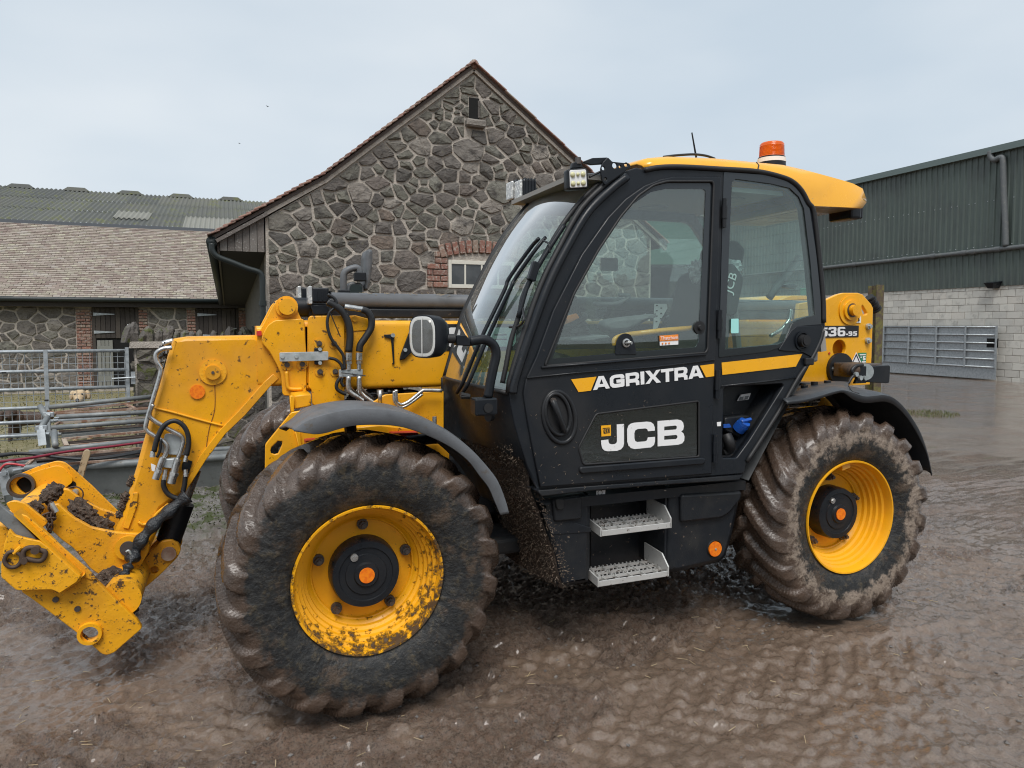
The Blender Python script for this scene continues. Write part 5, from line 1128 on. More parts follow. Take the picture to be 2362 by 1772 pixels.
q = at(552, 259, 'C', .468); MB().cyl((q[0], .469, q[2]), (q[0], .465, q[2]), .020, 16).build('plate_hole_shade', M_dark, qh)  # dark disc on the plate, painted for the shade of a hole
# near hook side: lower long plate, folded outer box, channel flange, plain steel bar
nY = -.47
low = rnd(xz('CC', [(230, 880), (330, 945), (540, 1100), (880, 1360), (1000, 1460), (1110, 1560), (1170, 1575), (1250, 1545), (1555, 1280), (1500, 1190), (1040, 750), (930, 660), (620, 620), (300, 700)], nY), .01)
hb_ = at(985, 1328, 'CC', nY); plate('near_long_plate', low, nY, .035, M_yeld, qh, [circ((hb_[0], hb_[2]), .034, 24)], .004)
MB().lathe([(0, .036), (-.02, .036), (-.02, .050), (.0, .052)], c=(hb_[0], nY, hb_[2]), n=28).build('bush', M_yel, qh, auto=40)
nb2 = nY-.07
plate('near_outer_plate', rnd(xz('CC', [(40, 370), (100, 190), (165, 262), (310, 300), (440, 325), (520, 390), (880, 715), (840, 775), (650, 900), (620, 880), (560, 858), (200, 868), (165, 855), (10, 720), (10, 600)], nb2), .008), nb2, .02, M_yeld, qh, (), .004)
plate('near_outer_return', rnd(xz('CC', [(850, 730), (920, 700), (880, 760), (660, 905), (630, 890)], nb2+.02), .004), nb2+.02, .055, M_yel, qh, (), .004)
# channel flange between the two plates
A_, B_ = [at(u, v, 'CC', nb2+.005) for u, v in ((150, 45), (880, 715))]; C_, D_ = [at(u, v, 'CC', nY+.08) for u, v in ((945, 665), (250, -20))]
mb = MB(); up = np.array([0, 0, .012]); mb.add([A_, B_, C_, D_, A_+up, B_+up, C_+up, D_+up], [(3, 2, 1, 0), (4, 5, 6, 7), (0, 1, 5, 4), (1, 2, 6, 5), (2, 3, 7, 6), (3, 0, 4, 7)]); mb.build('channel_flange', M_yel, qh)
up_p = rnd(xz('CC', [(150, 45), (210, 30), (290, 55), (400, 150), (960, 640), (1060, 745), (1000, 760), (880, 715), (520, 395)], nY-.012), .006); plate('near_inner_plate', up_p, nY-.005, .012, M_yeld, qh, (), .003)
plate('near_hook_plate', rnd(xz('CC', [(60, -90), (150, -120), (270, -90), (380, 0), (500, 95), (515, 130), (455, 190), (300, 60), (150, 40)], nY+.09), .01), nY+.09, .02, M_yel, qh, (), .003)
plate('steel_bar', xz('CC', [(-60, -120), (0, -75), (110, 20), (150, 45), (430, 330), (170, 260), (100, 200), (-60, 60)], nb2+.03), nb2+.03, .025, M_galvd, qh, (), .003)
c1 = at(1400, 960, 'CC', -.35); c2 = at(1480, 1020, 'CC', -.2)
cc = at(1330, 950, 'CC', nY+.04); MB().cyl((cc[0], nY+.03, cc[2]), (cc[0], .45, cc[2]), .085, 28).build('bottom_cross_tube', M_yeld, qh, auto=40)
for u, v in ((612, 958), (850, 1060)):
    q = at(u, v, 'CC', nY); MB().cyl((q[0], nY-.001, q[2]), (q[0], nY-.010, q[2]), .013, 10).build('bolt', M_dsteel, qh)
lug = rnd(xz('C', [(1085, 1070), (1060, 1000), (1070, 880), (1150, 770), (1240, 692), (1310, 680), (1368, 715), (1385, 760), (1360, 815), (1220, 955)], -.06), .012)
plate('ram_lug', lug, -.06, .04, M_yeld, qh, [circ(at(1180, 915, 'C', -.06)[[0, 2]], .020, 16)], .004); plate('ram_lug', lug, .08, .04, M_yel, qh, (), .004)
q = at(1292, 785, 'C', -.06); MB().cyl((q[0], -.075, q[2]), (q[0], .13, q[2]), .036, 20).build('ram_pin', M_rust, qh)
mb = MB(); a, b = at(1290, 690, 'C', .02), at(1395, 400, 'C', .02); mb.cyl(a, b, .062, 20); mb.build('tilt_ram_barrel', M_blk, qh, auto=40)
a2 = b+(b-a)*.9; MB().cyl(b, a2, .035, 16).build('tilt_ram_rod', M_steel, qh, auto=40)
# shackle, ring and chain
ry_ = nb2-.012
MB().tube([at(u, v, 'CC', ry_) for u, v in ((50, 520), (90, 455), (160, 440), (225, 480), (228, 545), (180, 600), (110, 608), (60, 570))], .0085, 8, closed=True).build('ring', M_chain, qh, smooth=True)
MB().tube([at(u, v, 'CC', ry_) for u, v in ((258, 520), (255, 450), (290, 405), (360, 395), (430, 420), (490, 440), (490, 490), (450, 535), (380, 535), (300, 520))], .011, 8, closed=True).build('shackle', M_chain, qh, smooth=True)
for u, v, r in ((395, 415, .017), (272, 530, .014)):
    q = at(u, v, 'CC', ry_); MB().cyl((q[0], ry_+.01, q[2]), (q[0], ry_-.02, q[2]), r, 14).build('shackle_pin', M_chain, qh, auto=40)
q0 = at(150, 460, 'CC', ry_); q1 = at(235, 385, 'CC', ry_); MB().tube([q0, q1], .010, 8, smooth=False).build('linch_pin', M_yel, qh)
def chain(P, parent, r=.006, ln=.026):
    mb = MB(); P = spline([Vector(p) for p in P], 8); acc = 0; k = 0; last = P[0]
    for a, b in zip(P, P[1:]):
        acc += (b-a).length
        if acc > ln:
            d = (b-last).normalized(); s = d.orthogonal().normalized()
            if k % 2: s = d.cross(s)
            c = (last+b)/2; mb.tube([c+d*(ln*.75*math.cos(t))+s*(ln*.42*math.sin(t)) for t in np.linspace(0, 2*math.pi, 9)[:-1]], r*.75, 5, closed=True); acc = 0; last = b; k += 1
    return mb.build('chain', M_chain, parent, smooth=True)
chain([at(u, v, 'T', -.24) for u, v in ((660, 560), (640, 640), (690, 720), (660, 780), (610, 760), (560, 740), (580, 690), (630, 700), (650, 800), (640, 880), (625, 960))], qh)
chain([at(u, v, 'T', -.23) for u, v in ((690, 640), (670, 720), (610, 820), (640, 900), (620, 940))], qh)
MB().tube([at(650, 555, 'T', -.24), at(720, 670, 'T', -.24)], .012, 8, smooth=False).build('chain_pin', M_zinc, qh)
# hose sleeve sagging down to the hitch
sl_ = [at(u, v, 'C', -.20-.00009*max(0, 1435-u)) for u, v in ((1435, 345), (1370, 395), (1280, 475), (1200, 540), (1130, 620), (1070, 700), (1030, 790))]+[at(u, v, 'C', y) for u, v, y in ((1000, 850, -.29), (960, 930, -.32), (915, 1010, -.36), (850, 1090, -.40))]
P = spline([Vector(p) for p in sl_], 6); rad = [.020+.010*math.sin(i*1.3)*(i > 36)+.010*(i < 40) + .006*math.sin(i*.7) for i in range(len(P))]
rad[0] = .045; rad[1] = .04; rad[2] = .036
MB().tube(P, rad, 14, smooth=False, flat=.8).build('hose_sleeve', material('sleeve_vinyl', (.016, .019, .023), .32, dirt=(40, (.10, .08, .06), .68, .76), bump=(22, .02)), qh, smooth=True)
MB().tube([at(u, v, 'C', aY-.07) for u, v in ((965, 775), (985, 765), (1010, 805), (1035, 830))], .006, 8).build('hose_clip', M_zinc, qh, smooth=True)
# caked earth lodged in the hitch
def clod(name, pts, r, parent, seed, mat=M_straw, sq=1.0):
    mb = MB(); g = random.Random(seed)
    for c in pts:
        bm = bmesh.new(); bmesh.ops.create_icosphere(bm, subdivisions=3, radius=1)
        rr_ = r*g.uniform(.7, 1.2); ph = [g.uniform(0, 6) for _ in range(6)]
        V = [tuple(np.array(c)+np.array(v.co)*rr_*np.array([1, 1, sq])*(1+.22*math.sin(v.co.x*5+ph[0])*math.sin(v.co.y*6+ph[1])+.18*math.sin(v.co.z*9+ph[2]+v.co.x*7)+g.uniform(-.10, .10))) for v in bm.verts]
        F = [[v.index for v in f.verts] for f in bm.faces]; bm.free(); mb.add(V, F)
    return mb.build(name, mat, parent)
clod('caked_mud', [at(u, v, 'T', y) for u, v, y in ((1000, 650, 0), (1060, 700, 0), (1130, 740, -.02), (1200, 790, -.02), (1260, 830, -.03), (1330, 870, -.04), (1000, 620, .05), (1150, 710, .06))], .045, qh, 4)['kind'] = 'stuff'
clod('caked_mud', [at(u, v, 'T', y) for u, v, y in ((690, 400, .05), (640, 450, .0), (600, 480, -.03), (450, 620, -.1))], .038, qh, 5)['kind'] = 'stuff'
clod('caked_mud', [at(u, v, 'CC', y) for u, v, y in ((1150, 760, -.3), (1220, 720, -.28), (1180, 810, -.32), (1380, 750, -.25), (1420, 980, -.3), (1450, 1040, -.32))], .04, qh, 6)['kind'] = 'stuff'
clod('caked_mud', [at(u, v, 'T', -.12) for u, v in ((1690, 250), (1660, 300), (1600, 480), (1560, 590), (1530, 700))], .022, qh, 7)['kind'] = 'stuff'
# ---- cab shell
cabo = part('cab_frame')
near_front = ('H', [(690, 740), (700, 640), (760, 430), (870, 80)]); near_front2 = ('F', [(1000, 1300), (1150, 1000), (1350, 640), (1570, 420), (1700, 310), (1850, 262)])
sil = cabm(near_front, near_front2, ('G', [(300, 385), (420, 362), (600, 358), (900, 376), (1200, 396), (1400, 442), (1500, 490), (1562, 560), (1610, 650)]),
           ('Q', [(1100, 400), (1125, 520), (1160, 850), (1192, 1200), (1200, 1350), (1200, 1470)]), ('J', [(1290, 480), (1262, 570), (1190, 715), (1080, 870), (940, 1115), (800, 1340), (620, 1620)]),
           ('I', [(2075, 20), (2055, 45), (470, 165)]), ('H', [(960, 1620), (850, 1400), (780, 1180), (730, 1000), (700, 840)]))
glass_band = cabm(('H', [(1000, 492)]), ('P', [(480, 1090), (700, 700), (900, 400), (1060, 210), (1200, 112), (1320, 78), (1735, 78), (1747, 110), (1692, 1600), (1672, 1635)]))
glass_clear = cabm(('H', [(1075, 425)]), ('P', [(530, 1000), (700, 720), (840, 500), (1010, 290), (1180, 175), (1320, 143), (1660, 145), (1682, 165), (1615, 1540), (1590, 1585), (1050, 1622)]))
quarter = cabm(('Q', [(345, 155), (378, 132), (700, 175), (870, 215), (955, 295), (1000, 400), (1060, 900), (1103, 1375), (985, 1400), (890, 1450), (825, 1610), (760, 1638)]), ('J', [(425, 632)]))
tri = cabm(('J', [(418, 985), (440, 965), (930, 935), (945, 955), (640, 1440), (530, 1590), (405, 1590)]))
cplate('side_shell', sil, 0, .05, M_blk, cabo, [rnd(glass_band, .01), quarter, rnd(tri, .015)], .006)
# raised pressing lines of the shell
for P in ([('J', (380, 960)), ('J', (700, 925)), ('J', (1050, 880))],):
    MB().tube([cab3(u, v, f, .003) for f, (u, v) in P], .006, 6, smooth=False).build('crease', M_blk, cabo, smooth=True)
MB().tube([cab3(u, v, f, .004) for f, u, v in (('G', 300, 390), ('G', 420, 368), ('G', 600, 364), ('G', 900, 380), ('G', 1200, 400), ('G', 1400, 446), ('G', 1490, 490), ('G', 1556, 560), ('G', 1605, 650), ('Q', 1085, 400), ('Q', 1108, 520), ('Q', 1145, 850), ('Q', 1178, 1200), ('Q', 1185, 1440))], .014, 8).build('rubber_seal', M_rub, cabo, smooth=True)
MB().tube([cab3(u, v, f, .003) for f, u, v in (('J', 1290, 470), ('J', 1262, 570), ('J', 1190, 715), ('J', 1080, 870), ('J', 940, 1115), ('J', 800, 1340), ('J', 620, 1620))], .012, 8).build('edge_tube', M_rub, cabo, smooth=True)
# front pillar rounded bead
MB().tube([cab3(u, v, f, .006) for f, u, v in (('H', 720, 740), ('H', 735, 640), ('H', 800, 430), ('H', 920, 80), ('F', 1050, 1320), ('F', 1200, 1020), ('F', 1400, 680), ('F', 1620, 460), ('F', 1760, 350))], .022, 10).build('front_pillar', M_blk, cabo, smooth=True)
# rear quarter: glossy glass border, stripe, latch boss, tank recess
qp = cabm(('Q', [(275, 66), (880, 108), (985, 190), (1045, 330), (1062, 430), (1128, 880), (1160, 1200), (1165, 1455), (985, 1470), (925, 1510), (860, 1640)]), ('J', [(800, 655), (375, 705)]), d=.004)
rq = part('rear_quarter_window')
cplate('border', qp, .004, .004, material('black_glass_border', (.018, .022, .026), .12, spec=.6), rq, [quarter], .001, .01)
cplate('pane', quarter, -.002, .004, M_glassq, rq, (), 0)
cplate('stripe', cabm(('J', [(402, 750), (1110, 673), (1052, 785), (405, 858)]), d=.004), .004, .003, M_yelc, cabo, (), 0)
lp = cabm(('J', [(1010, 470), (1060, 430), (1290, 422), (1288, 480), (1262, 560), (1190, 700), (1110, 660), (960, 650), (900, 640)]), d=.007); cplate('corner_panel', lp, .007, .008, M_blk, cabo, (), .003, .01)
q = cab3(1108, 558, 'J', .01)
MB().lathe([(-.001, .052), (-.006, .054), (-.006, .044), (.002, .040)], c=tuple(q), n=32).build('latch_ring', M_blk, cabo, auto=40)
MB().cyl(q, q+np.array([0, -.03, 0]), .034, 24).cyl(q+np.array([0, -.03, 0]), q+np.array([0, -.036, 0]), .024, 20).build('latch_knob', M_rub, cabo, auto=40)
q = cab3(1165, 740, 'J', .01); MB().box((q[0]-.03, q[1]-.012, q[2]-.02), (q[0]+.03, q[1]+.01, q[2]+.02), None).build('catch', M_rub, cabo, bevel=.006)
back = cabm(('J', [(400, 930), (980, 900), (640, 1500), (520, 1620), (380, 1620)])); cplate('recess_back', back, -.16, .01, M_blk2, cabo, (), 0)
t3 = [Vector((x, CY0+SH[0]*(z-1.4)+.02, z)) for x, z in rnd(tri, .015)]; t4 = [v+Vector((.0, .14, 0)) for v in t3]; n_ = len(t3)
MB().add(t3+t4, [(k, (k+1) % n_, n_+(k+1) % n_, n_+k) for k in range(n_)]).build('recess_wall', M_blk2, cabo, auto=40)
cplate('data_label', cabm(('J', [(540, 1088), (575, 1032), (662, 1018), (640, 1075)]), d=-.14), -.145, .004, M_white, cabo, (), 0)
for P in ([(552, 1082), (565, 1052), (592, 1048), (590, 1078)], [(600, 1076), (610, 1046), (640, 1042), (628, 1070)]): cplate('label_mark', cabm(('J', P), d=-.139), -.139, .002, M_trim, cabo, (), 0)
hs = part('filler_housing')
cplate('moulding', rnd(cabm(('J', [(415, 1230), (600, 1210), (640, 1215), (640, 1360), (560, 1420), (470, 1370), (415, 1350)]), d=-.10), .02), -.09, .06, M_blk, hs, (), .008)
q = cab3(575, 1305, 'J', -.06); dq = np.array([.22, -.62, .75]); MB().cyl(q-dq*.03, q+dq*.008, .036, 24).build('cap_base', M_blue, hs, auto=40)
MB().cyl(q+dq*.008, q+dq*.034, .036, 10, .033).build('cap', M_blue, hs, bevel=.004); MB().bar(q+dq*.040+np.array([-.034, 0, -.004]), q+dq*.040+np.array([.034, 0, .006]), .018, .02, tuple(dq)).build('cap_grip', M_blue, hs, bevel=.005)
cplate('blue_label', cabm(('J', [(418, 1292), (470, 1288), (485, 1320), (416, 1325)]), d=-.08), -.08, .004, M_blue, hs, (), 0)
a = cab3(460, 1500, 'J', -.09); MB().tube([cab3(440, 1390, 'J', -.08), cab3(465, 1450, 'J', -.06), cab3(470, 1520, 'J', -.08), cab3(430, 1540, 'J', -.10)], .030, 12).build('lower_cap', M_rub, hs, smooth=True)
cplate('small_label', cabm(('J', [(360, 1275), (395, 1270), (392, 1308), (360, 1310)]), d=.003), .003, .003, M_white, cabo, (), 0)
# ---- door
door = part('door')
dout = cabm(('H', [(820, 740), (842, 610), (940, 400)]), ('P', [(300, 1250), (560, 740), (800, 400), (960, 232), (1130, 112), (1280, 52), (1400, 27), (1832, 27), (1812, 700), (1797, 1250), (1782, 1659)]), ('J', [(330, 1000), (322, 1400)]), ('I', [(1818, 45), (490, 150)]), ('H', [(905, 1250), (852, 960)]), d=.014)
lowwin = cabp('W', [(490, 358), (2030, 165), (2032, 1000), (295, 1118), (222, 862)], .014)
cplate('door_skin', dout, .014, .022, M_blk, door, [rnd(glass_band, .012), rnd(lowwin, .012)], .006)
cplate('window_border', rnd(glass_band, .012), .008, .004, MATS['black_glass_border'], door, [glass_clear], 0)
cplate('window_pane', glass_clear, .006, .004, M_glass, door, (), 0)
MB().tube([Vector((x, CY0-.015+SH[0]*(z-1.4), z)) for x, z in rnd(glass_band, .02)], .007, 6, smooth=False, closed=True).build('window_seal', M_rub, door, smooth=True)
# lower window and its moulded surround
cplate('lower_pane', rnd(lowwin, .012), .009, .004, M_glassd, door, (), 0)
cplate('lower_backing', rnd(lowwin, .012), -.10, .004, material('footwell_shade', (.02, .022, .018), .8, dirt=(25, (.09, .09, .07), .5, .62)), door, (), 0)  # dark mottled panel behind the pane, painted for the shade of the footwell
MB().tube([Vector((x, CY0-.014+SH[0]*(z-1.4), z)) for x, z in rnd(lowwin, .014)], .006, 6, smooth=False, closed=True).build('lower_seal', M_rub, door, smooth=True)
mb = MB(); P0 = cabp('W', [(222, 1150), (2030, 1010), (2120, 1020), (2100, 1110), (240, 1255)], .016); cplate('pressed_ledge', P0, .0285, .014, M_grey if False else M_blk, door, (), .012, .015)
MB().tube([cab3(u, v, f, .018) for f, u, v in (('H', 850, 600), ('H', 1400, 545), ('AG', 1200, 175), ('AG', 2140, 62))], .005, 6, smooth=False).build('crease', M_blk, door, smooth=True)
MB().tube([cab3(u, v, f, .018) for f, u, v in (('H', 985, 505), ('H', 1500, 465), ('AG', 1100, 55), ('P', 1690, 1650))], .007, 6, smooth=False).build('crease', M_blk, door, smooth=True)
w = lambda P: cabp('W', P, .022)
def wl_glyph(name, o, inn=(), fil=0, mat=None, d=.022, f='W'):
    O = cabp(f, o, d); Hn = [cabp(f, h, d) for h in inn]
    if fil: O = rnd(O, fil, 3); Hn = [rnd(h, fil*.6, 3) for h in Hn]
    return cplate(name, O, d, .002, mat or M_white, door, Hn, 0)
lower_d = .0135
wl_glyph('letter', [(800, 515), (907, 508), (907, 800), (895, 850), (860, 890), (800, 912), (660, 918), (610, 905), (578, 870), (566, 810), (566, 755), (672, 742), (675, 780), (690, 805), (725, 815), (770, 810), (795, 795), (803, 765)], (), 0, None, lower_d)
wl_glyph('letter', [(955, 590), (975, 535), (1010, 505), (1060, 490), (1250, 474), (1310, 480), (1350, 510), (1368, 560), (1370, 608), (1268, 618), (1255, 585), (1225, 575), (1110, 585), (1075, 605), (1062, 650), (1063, 720), (1075, 765), (1110, 780), (1225, 770), (1255, 755), (1268, 710), (1372, 702), (1372, 770), (1355, 825), (1310, 860), (1070, 885), (1010, 870), (975, 835), (955, 770)], (), 0, None, lower_d)
wl_glyph('letter', [(1412, 465), (1710, 442), (1765, 455), (1795, 490), (1805, 545), (1795, 595), (1765, 622), (1800, 650), (1815, 700), (1810, 760), (1780, 800), (1720, 820), (1412, 845)], ([(1510, 548), (1680, 532), (1700, 545), (1700, 575), (1685, 592), (1510, 605)], [(1510, 688), (1690, 672), (1710, 690), (1708, 720), (1690, 735), (1510, 747)]), 0, None, lower_d)
wl_glyph('badge', [(565, 535), (710, 522), (710, 685), (568, 697)], (), 0, M_yelc, lower_d)
for o in ([(612, 580), (628, 578), (628, 640), (612, 642), (606, 630), (616, 625)], [(638, 590), (655, 580), (658, 598), (648, 600), (648, 622), (658, 620), (655, 635), (640, 632)], [(664, 578), (682, 582), (676, 600), (684, 612), (678, 625), (666, 626)]): wl_glyph('badge_letter', o, (), 0, M_blackp, lower_d+.002)
wl_glyph('badge_outline', [(588, 572), (690, 562), (694, 638), (605, 655)], ([(592, 578), (685, 569), (688, 632), (610, 648)],), 0, M_blackp, lower_d+.002)
ag = lambda name, o, inn=(), mat=None: wl_glyph(name, o, inn, 0, mat, .018, 'AG')
ag('stripe_end', [(48, 350), (416, 310), (335, 514), (155, 535)], (), M_yelc); ag('stripe_end', [(1928, 150), (2132, 122), (2132, 302), (2012, 319)], (), M_yelc)
ag('letter', [(448, 305), (522, 298), (612, 478), (555, 487), (535, 455), (445, 465), (425, 500), (366, 507)], ([(488, 345), (518, 415), (462, 420)],))
ag('letter', [(640, 300), (690, 283), (790, 272), (815, 285), (824, 312), (822, 335), (770, 340), (765, 322), (700, 327), (675, 335), (662, 352), (662, 400), (680, 418), (770, 408), (776, 395), (710, 400), (708, 355), (825, 342), (825, 440), (805, 455), (690, 472), (650, 470), (620, 445), (612, 410), (612, 335)])
ag('letter', [(842, 265), (990, 245), (1025, 255), (1038, 285), (1036, 330), (1015, 352), (1040, 372), (1042, 428), (993, 436), (990, 400), (980, 392), (896, 402), (898, 447), (848, 452)], ([(898, 300), (975, 292), (988, 300), (988, 325), (975, 338), (898, 347)],))
ag('letter', [(1058, 238), (1112, 232), (1115, 420), (1063, 427)])
ag('letter', [(1128, 230), (1195, 222), (1245, 285), (1290, 215), (1350, 205), (1275, 305), (1357, 392), (1292, 402), (1238, 340), (1190, 412), (1128, 420), (1205, 320)])
ag('letter', [(1356, 205), (1540, 185), (1540, 225), (1475, 235), (1478, 383), (1426, 390), (1424, 242), (1358, 250)])
ag('letter', [(1553, 185), (1690, 168), (1728, 178), (1742, 205), (1740, 250), (1718, 275), (1742, 292), (1745, 350), (1695, 356), (1692, 322), (1680, 315), (1605, 322), (1606, 367), (1555, 373)], ([(1605, 222), (1678, 213), (1690, 222), (1690, 245), (1678, 260), (1605, 268)],))
ag('letter', [(1828, 155), (1895, 147), (1978, 322), (1918, 330), (1900, 300), (1830, 308), (1812, 340), (1757, 347)], ([(1865, 192), (1890, 258), (1842, 264)],))
# handle
hx_ = cab3(1125, 930, 'H', .014)
th_ = math.radians(12)
def ell(c, a, b, t, n=36): return [(c[0]+a*math.cos(s)*math.cos(t)-b*math.sin(s)*math.sin(t), c[1]+a*math.cos(s)*math.sin(t)+b*math.sin(s)*math.cos(t)) for s in np.linspace(0, 2*math.pi, n, endpoint=False)]
cc_ = (hx_[0], hx_[2])
MB().tube([Vector((x, CY0-.016+SH[0]*(z-1.4), z)) for x, z in ell((cc_[0]+.012, cc_[1]-.015), .082, .125, th_)], .012, 8, smooth=False, closed=True).build('handle_dish_rim', M_blk, door, smooth=True)
cplate('handle_dish', ell(cc_, .062, .1, th_), .018, .004, M_rub, door, (), 0); MB().tube([Vector((x, CY0-.024+SH[0]*(z-1.4), z)) for x, z in ell(cc_, .062, .1, th_)], .010, 8, smooth=False, closed=True).build('handle_ring', M_blk, door, smooth=True)
MB().tube([cab3(1085, 800, 'H', .028), cab3(1110, 860, 'H', .045), cab3(1150, 960, 'H', .05), cab3(1185, 1060, 'H', .035), cab3(1195, 1090, 'H', .022)], [.022, .02, .017, .017, .014], 12, flat=.8).build('handle', M_blk, door, smooth=True)
q = cab3(1092, 808, 'H', .045); MB().cyl(q+np.array([0, .01, 0]), q+np.array([0, -.006, 0]), .014, 16).build('lock', M_dsteel, door)
# hinges
for f, u, v in (('Q', 280, 440), ('J', 382, 412), ('J', 362, 940), ('J', 342, 1505)):
    q = cab3(u, v, f, .02); MB().cyl(q+np.array([0, 0, -.075]), q+np.array([0, 0, .075]), .013, 12).cyl(q+np.array([0, 0, -.03]), q+np.array([0, 0, .035]), .016, 12).build('hinge', M_blk, door, auto=40)
# grab bar, Thatcham label, catches on the glass
bx_ = [cab3(u, v, 'P', -.03) for u, v in ((985, 1470), (1300, 1432), (1590, 1408))]
MB().tube(bx_, .014, 12, smooth=False).build('grab_bar', M_yelc, door, smooth=True)
MB().tube([cab3(u, v, 'P', -.03) for u, v in ((985, 1470), (900, 1490), (858, 1520), (860, 1570))], .013, 10).build('grab_bar_end', M_yelc, door, smooth=True)
cplate('lock_plate', rnd(cabp('P', [(865, 1655), (875, 1540), (900, 1480), (955, 1455), (1010, 1470), (1040, 1540), (1060, 1630), (1060, 1650)], .012), .012), .012, .006, M_blk, door, (), .002)
q = cab3(962, 1545, 'P', .014); MB().lathe([(0, .022), (-.008, .022), (-.010, .014), (0, .012)], c=tuple(q), n=24).build('lock_ring', M_steel, door, auto=40); MB().cyl(q, q+np.array([.016, -.03, 0]), .008, 10).build('lock_stud', M_steel, door)
q = cab3(1632, 1405, 'P', .010); MB().cyl(q+np.array([0, .02, 0]), q+np.array([0, -.004, 0]), .034, 24).build('stay_pad', M_rub, door, auto=40); MB().cyl(q+np.array([0, -.004, 0]), q+np.array([0, -.018, 0]), .016, 16, .012).build('stay_knob', M_rub, door, auto=40)
cplate('security_label', cabp('P', [(1270, 1480), (1440, 1468), (1440, 1560), (1272, 1570)], .010), .010, .002, M_white, door, (), 0)
cplate('label_top', cabp('P', [(1270, 1480), (1440, 1468), (1440, 1522), (1271, 1530)], .012), .0122, .002, M_orangel, door, (), 0)
def textmesh(s, size, mat, name):
    cu = bpy.data.curves.new('t', 'FONT'); cu.body = s; cu.size = size; cu.extrude = .0004; o = bpy.data.objects.new('t', cu); me = bpy.data.meshes.new_from_object(o); bpy.data.objects.remove(o); bpy.data.curves.remove(cu)
    me.materials.clear(); me.materials.append(mat); return me
tm = textmesh('Thatcham', .034, M_white, 'lettering'); o = bpy.data.objects.new('lettering', tm); q = cab3(1278, 1520, 'P', .0165); o.location = q; e2 = cab3(1436, 1508, 'P', .0165)
wd = max(v.co.x for v in tm.vertices); o.rotation_euler = (math.pi/2, -math.atan2((e2-q)[2], (e2-q)[0]), 0); o.scale = (np.linalg.norm(e2-q)/wd,)*2+(1,); link(o, door)
for k in range(3):
    q = cab3(1297+k*30, 1552-k*2, 'P', .0125); MB().cyl(q+np.array([0, .001, 0]), q+np.array([0, -.001, 0]), .005, 5).build('star', M_orangel, door)
cplate('quarter_sticker', rnd(cabp('Q', [(342, 1405), (410, 1402), (410, 1535), (340, 1537)], .006), .006), .006, .002, M_cyan, rq, (), 0)
# scuffs and mud flecks on the door
rr = random.Random(31)
fl = MB()
for k in range(95):
    u, v = rr.uniform(880, 2150), 650+990*rr.random()**.55
    q = cab3(u, v, 'H', .0152); a = rr.uniform(0, 6.3); l_ = rr.uniform(.002, .014)
    fl.tube([q, q+np.array([math.cos(a)*l_, -.0006, math.sin(a)*l_])], rr.uniform(.0005, .0012), 4, smooth=False)
o = fl.build('mud_flecks', material('dry_mud_fleck', (.22, .17, .13), .9), door); o['kind'] = 'stuff'
# ---- sill, side boxes and steps
sb = part('side_sill')
cplate('sill_rail', cabm(('I', [(475, 172), (2060, 50), (2030, 95), (1500, 128), (1380, 135), (900, 175), (500, 222)]), d=.004), .004, .08, M_blk2, sb, (), .006)
BYd = -.99
fb = part('front_side_box')
bp_ = rnd(xz('LB', [(930, 762), (1390, 700), (1438, 735), (1442, 1000), (1432, 1525), (1180, 1578), (1130, 1550), (1110, 1380), (1090, 1250), (1050, 1100), (1000, 900)], BYd), .02)
plate('body', bp_, BYd, .34, M_blk2, fb, (), .032)
plate('upper_swage', rnd(xz('LB', [(985, 880), (1445, 1020), (1440, 1060), (1080, 1085)], BYd-.006), .01), BYd-.004, .006, M_blk2, fb, (), .003)
plate('lid', rnd(xz('LB', [(1085, 765), (1335, 728), (1355, 760), (1355, 925), (1335, 945), (1105, 968)], BYd-.02), .012), BYd-.02, .022, M_blk, fb, (), .010)
plate('latch', rnd(xz('LB', [(1105, 760), (1135, 752), (1185, 758), (1188, 830), (1165, 858), (1125, 850)], BYd-.03), .008), BYd-.034, .014, M_rub, fb, (), .004)
rbx = part('rear_side_box')
bp2 = rnd(xz('I', [(1495, 140), (1560, 130), (2062, 96), (2050, 200), (2030, 330), (1990, 520), (1935, 700), (1880, 742), (1540, 822), (1488, 810), (1478, 780)], BYd), .02)
plate('body', bp2, BYd, .34, M_blk2, rbx, (), .035)
plate('upper_swage', rnd(xz('I', [(1570, 200), (2040, 175), (2035, 230), (1940, 350), (1880, 385), (1570, 420)], BYd-.01), .02), BYd-.026, .03, M_blk2, rbx, (), .014)
q = at(1835, 622, 'I', BYd); MB().cyl((q[0], BYd-.001, q[2]), (q[0], BYd-.012, q[2]), .041, 28).build('reflector', M_orange, rbx, auto=40); MB().cyl((q[0], BYd-.012, q[2]), (q[0], BYd-.016, q[2]), .006, 8).build('rivet', M_zinc, rbx)
MB().lathe([(0, .041), (-.008, .047), (0, .05)], c=(q[0], BYd, q[2]), n=28).build('reflector_bezel', M_rub, rbx)
stp = part('cab_steps')
rp = xz('I', [(880, 170), (1500, 120), (1490, 820), (880, 880)], -.72); plate('recess_panel', rp, -.72, .02, M_blk2, stp, (), .002)
for x_ in (880, 1480):
    a = at(x_, 200, 'I', BYd); b = at(x_, 800, 'I', BYd); MB().box((a[0]-.006, BYd+.02, b[2]), (a[0]+.006, -.72, a[2])).build('recess_cheek', M_blk2, stp)
q = at(1345, 222, 'I', -.74); MB().cyl((q[0], -.73, q[2]), (q[0], -.75, q[2]), .022, 14).cyl((q[0], -.75, q[2]), (q[0], -.775, q[2]), .010, 8).build('bolt', M_zinc, stp)
plate('wheel_lock_label', xz('I', [(922, 175), (992, 170), (990, 212), (922, 217)], BYd+.01), BYd+.008, .003, M_white, stp, (), 0)
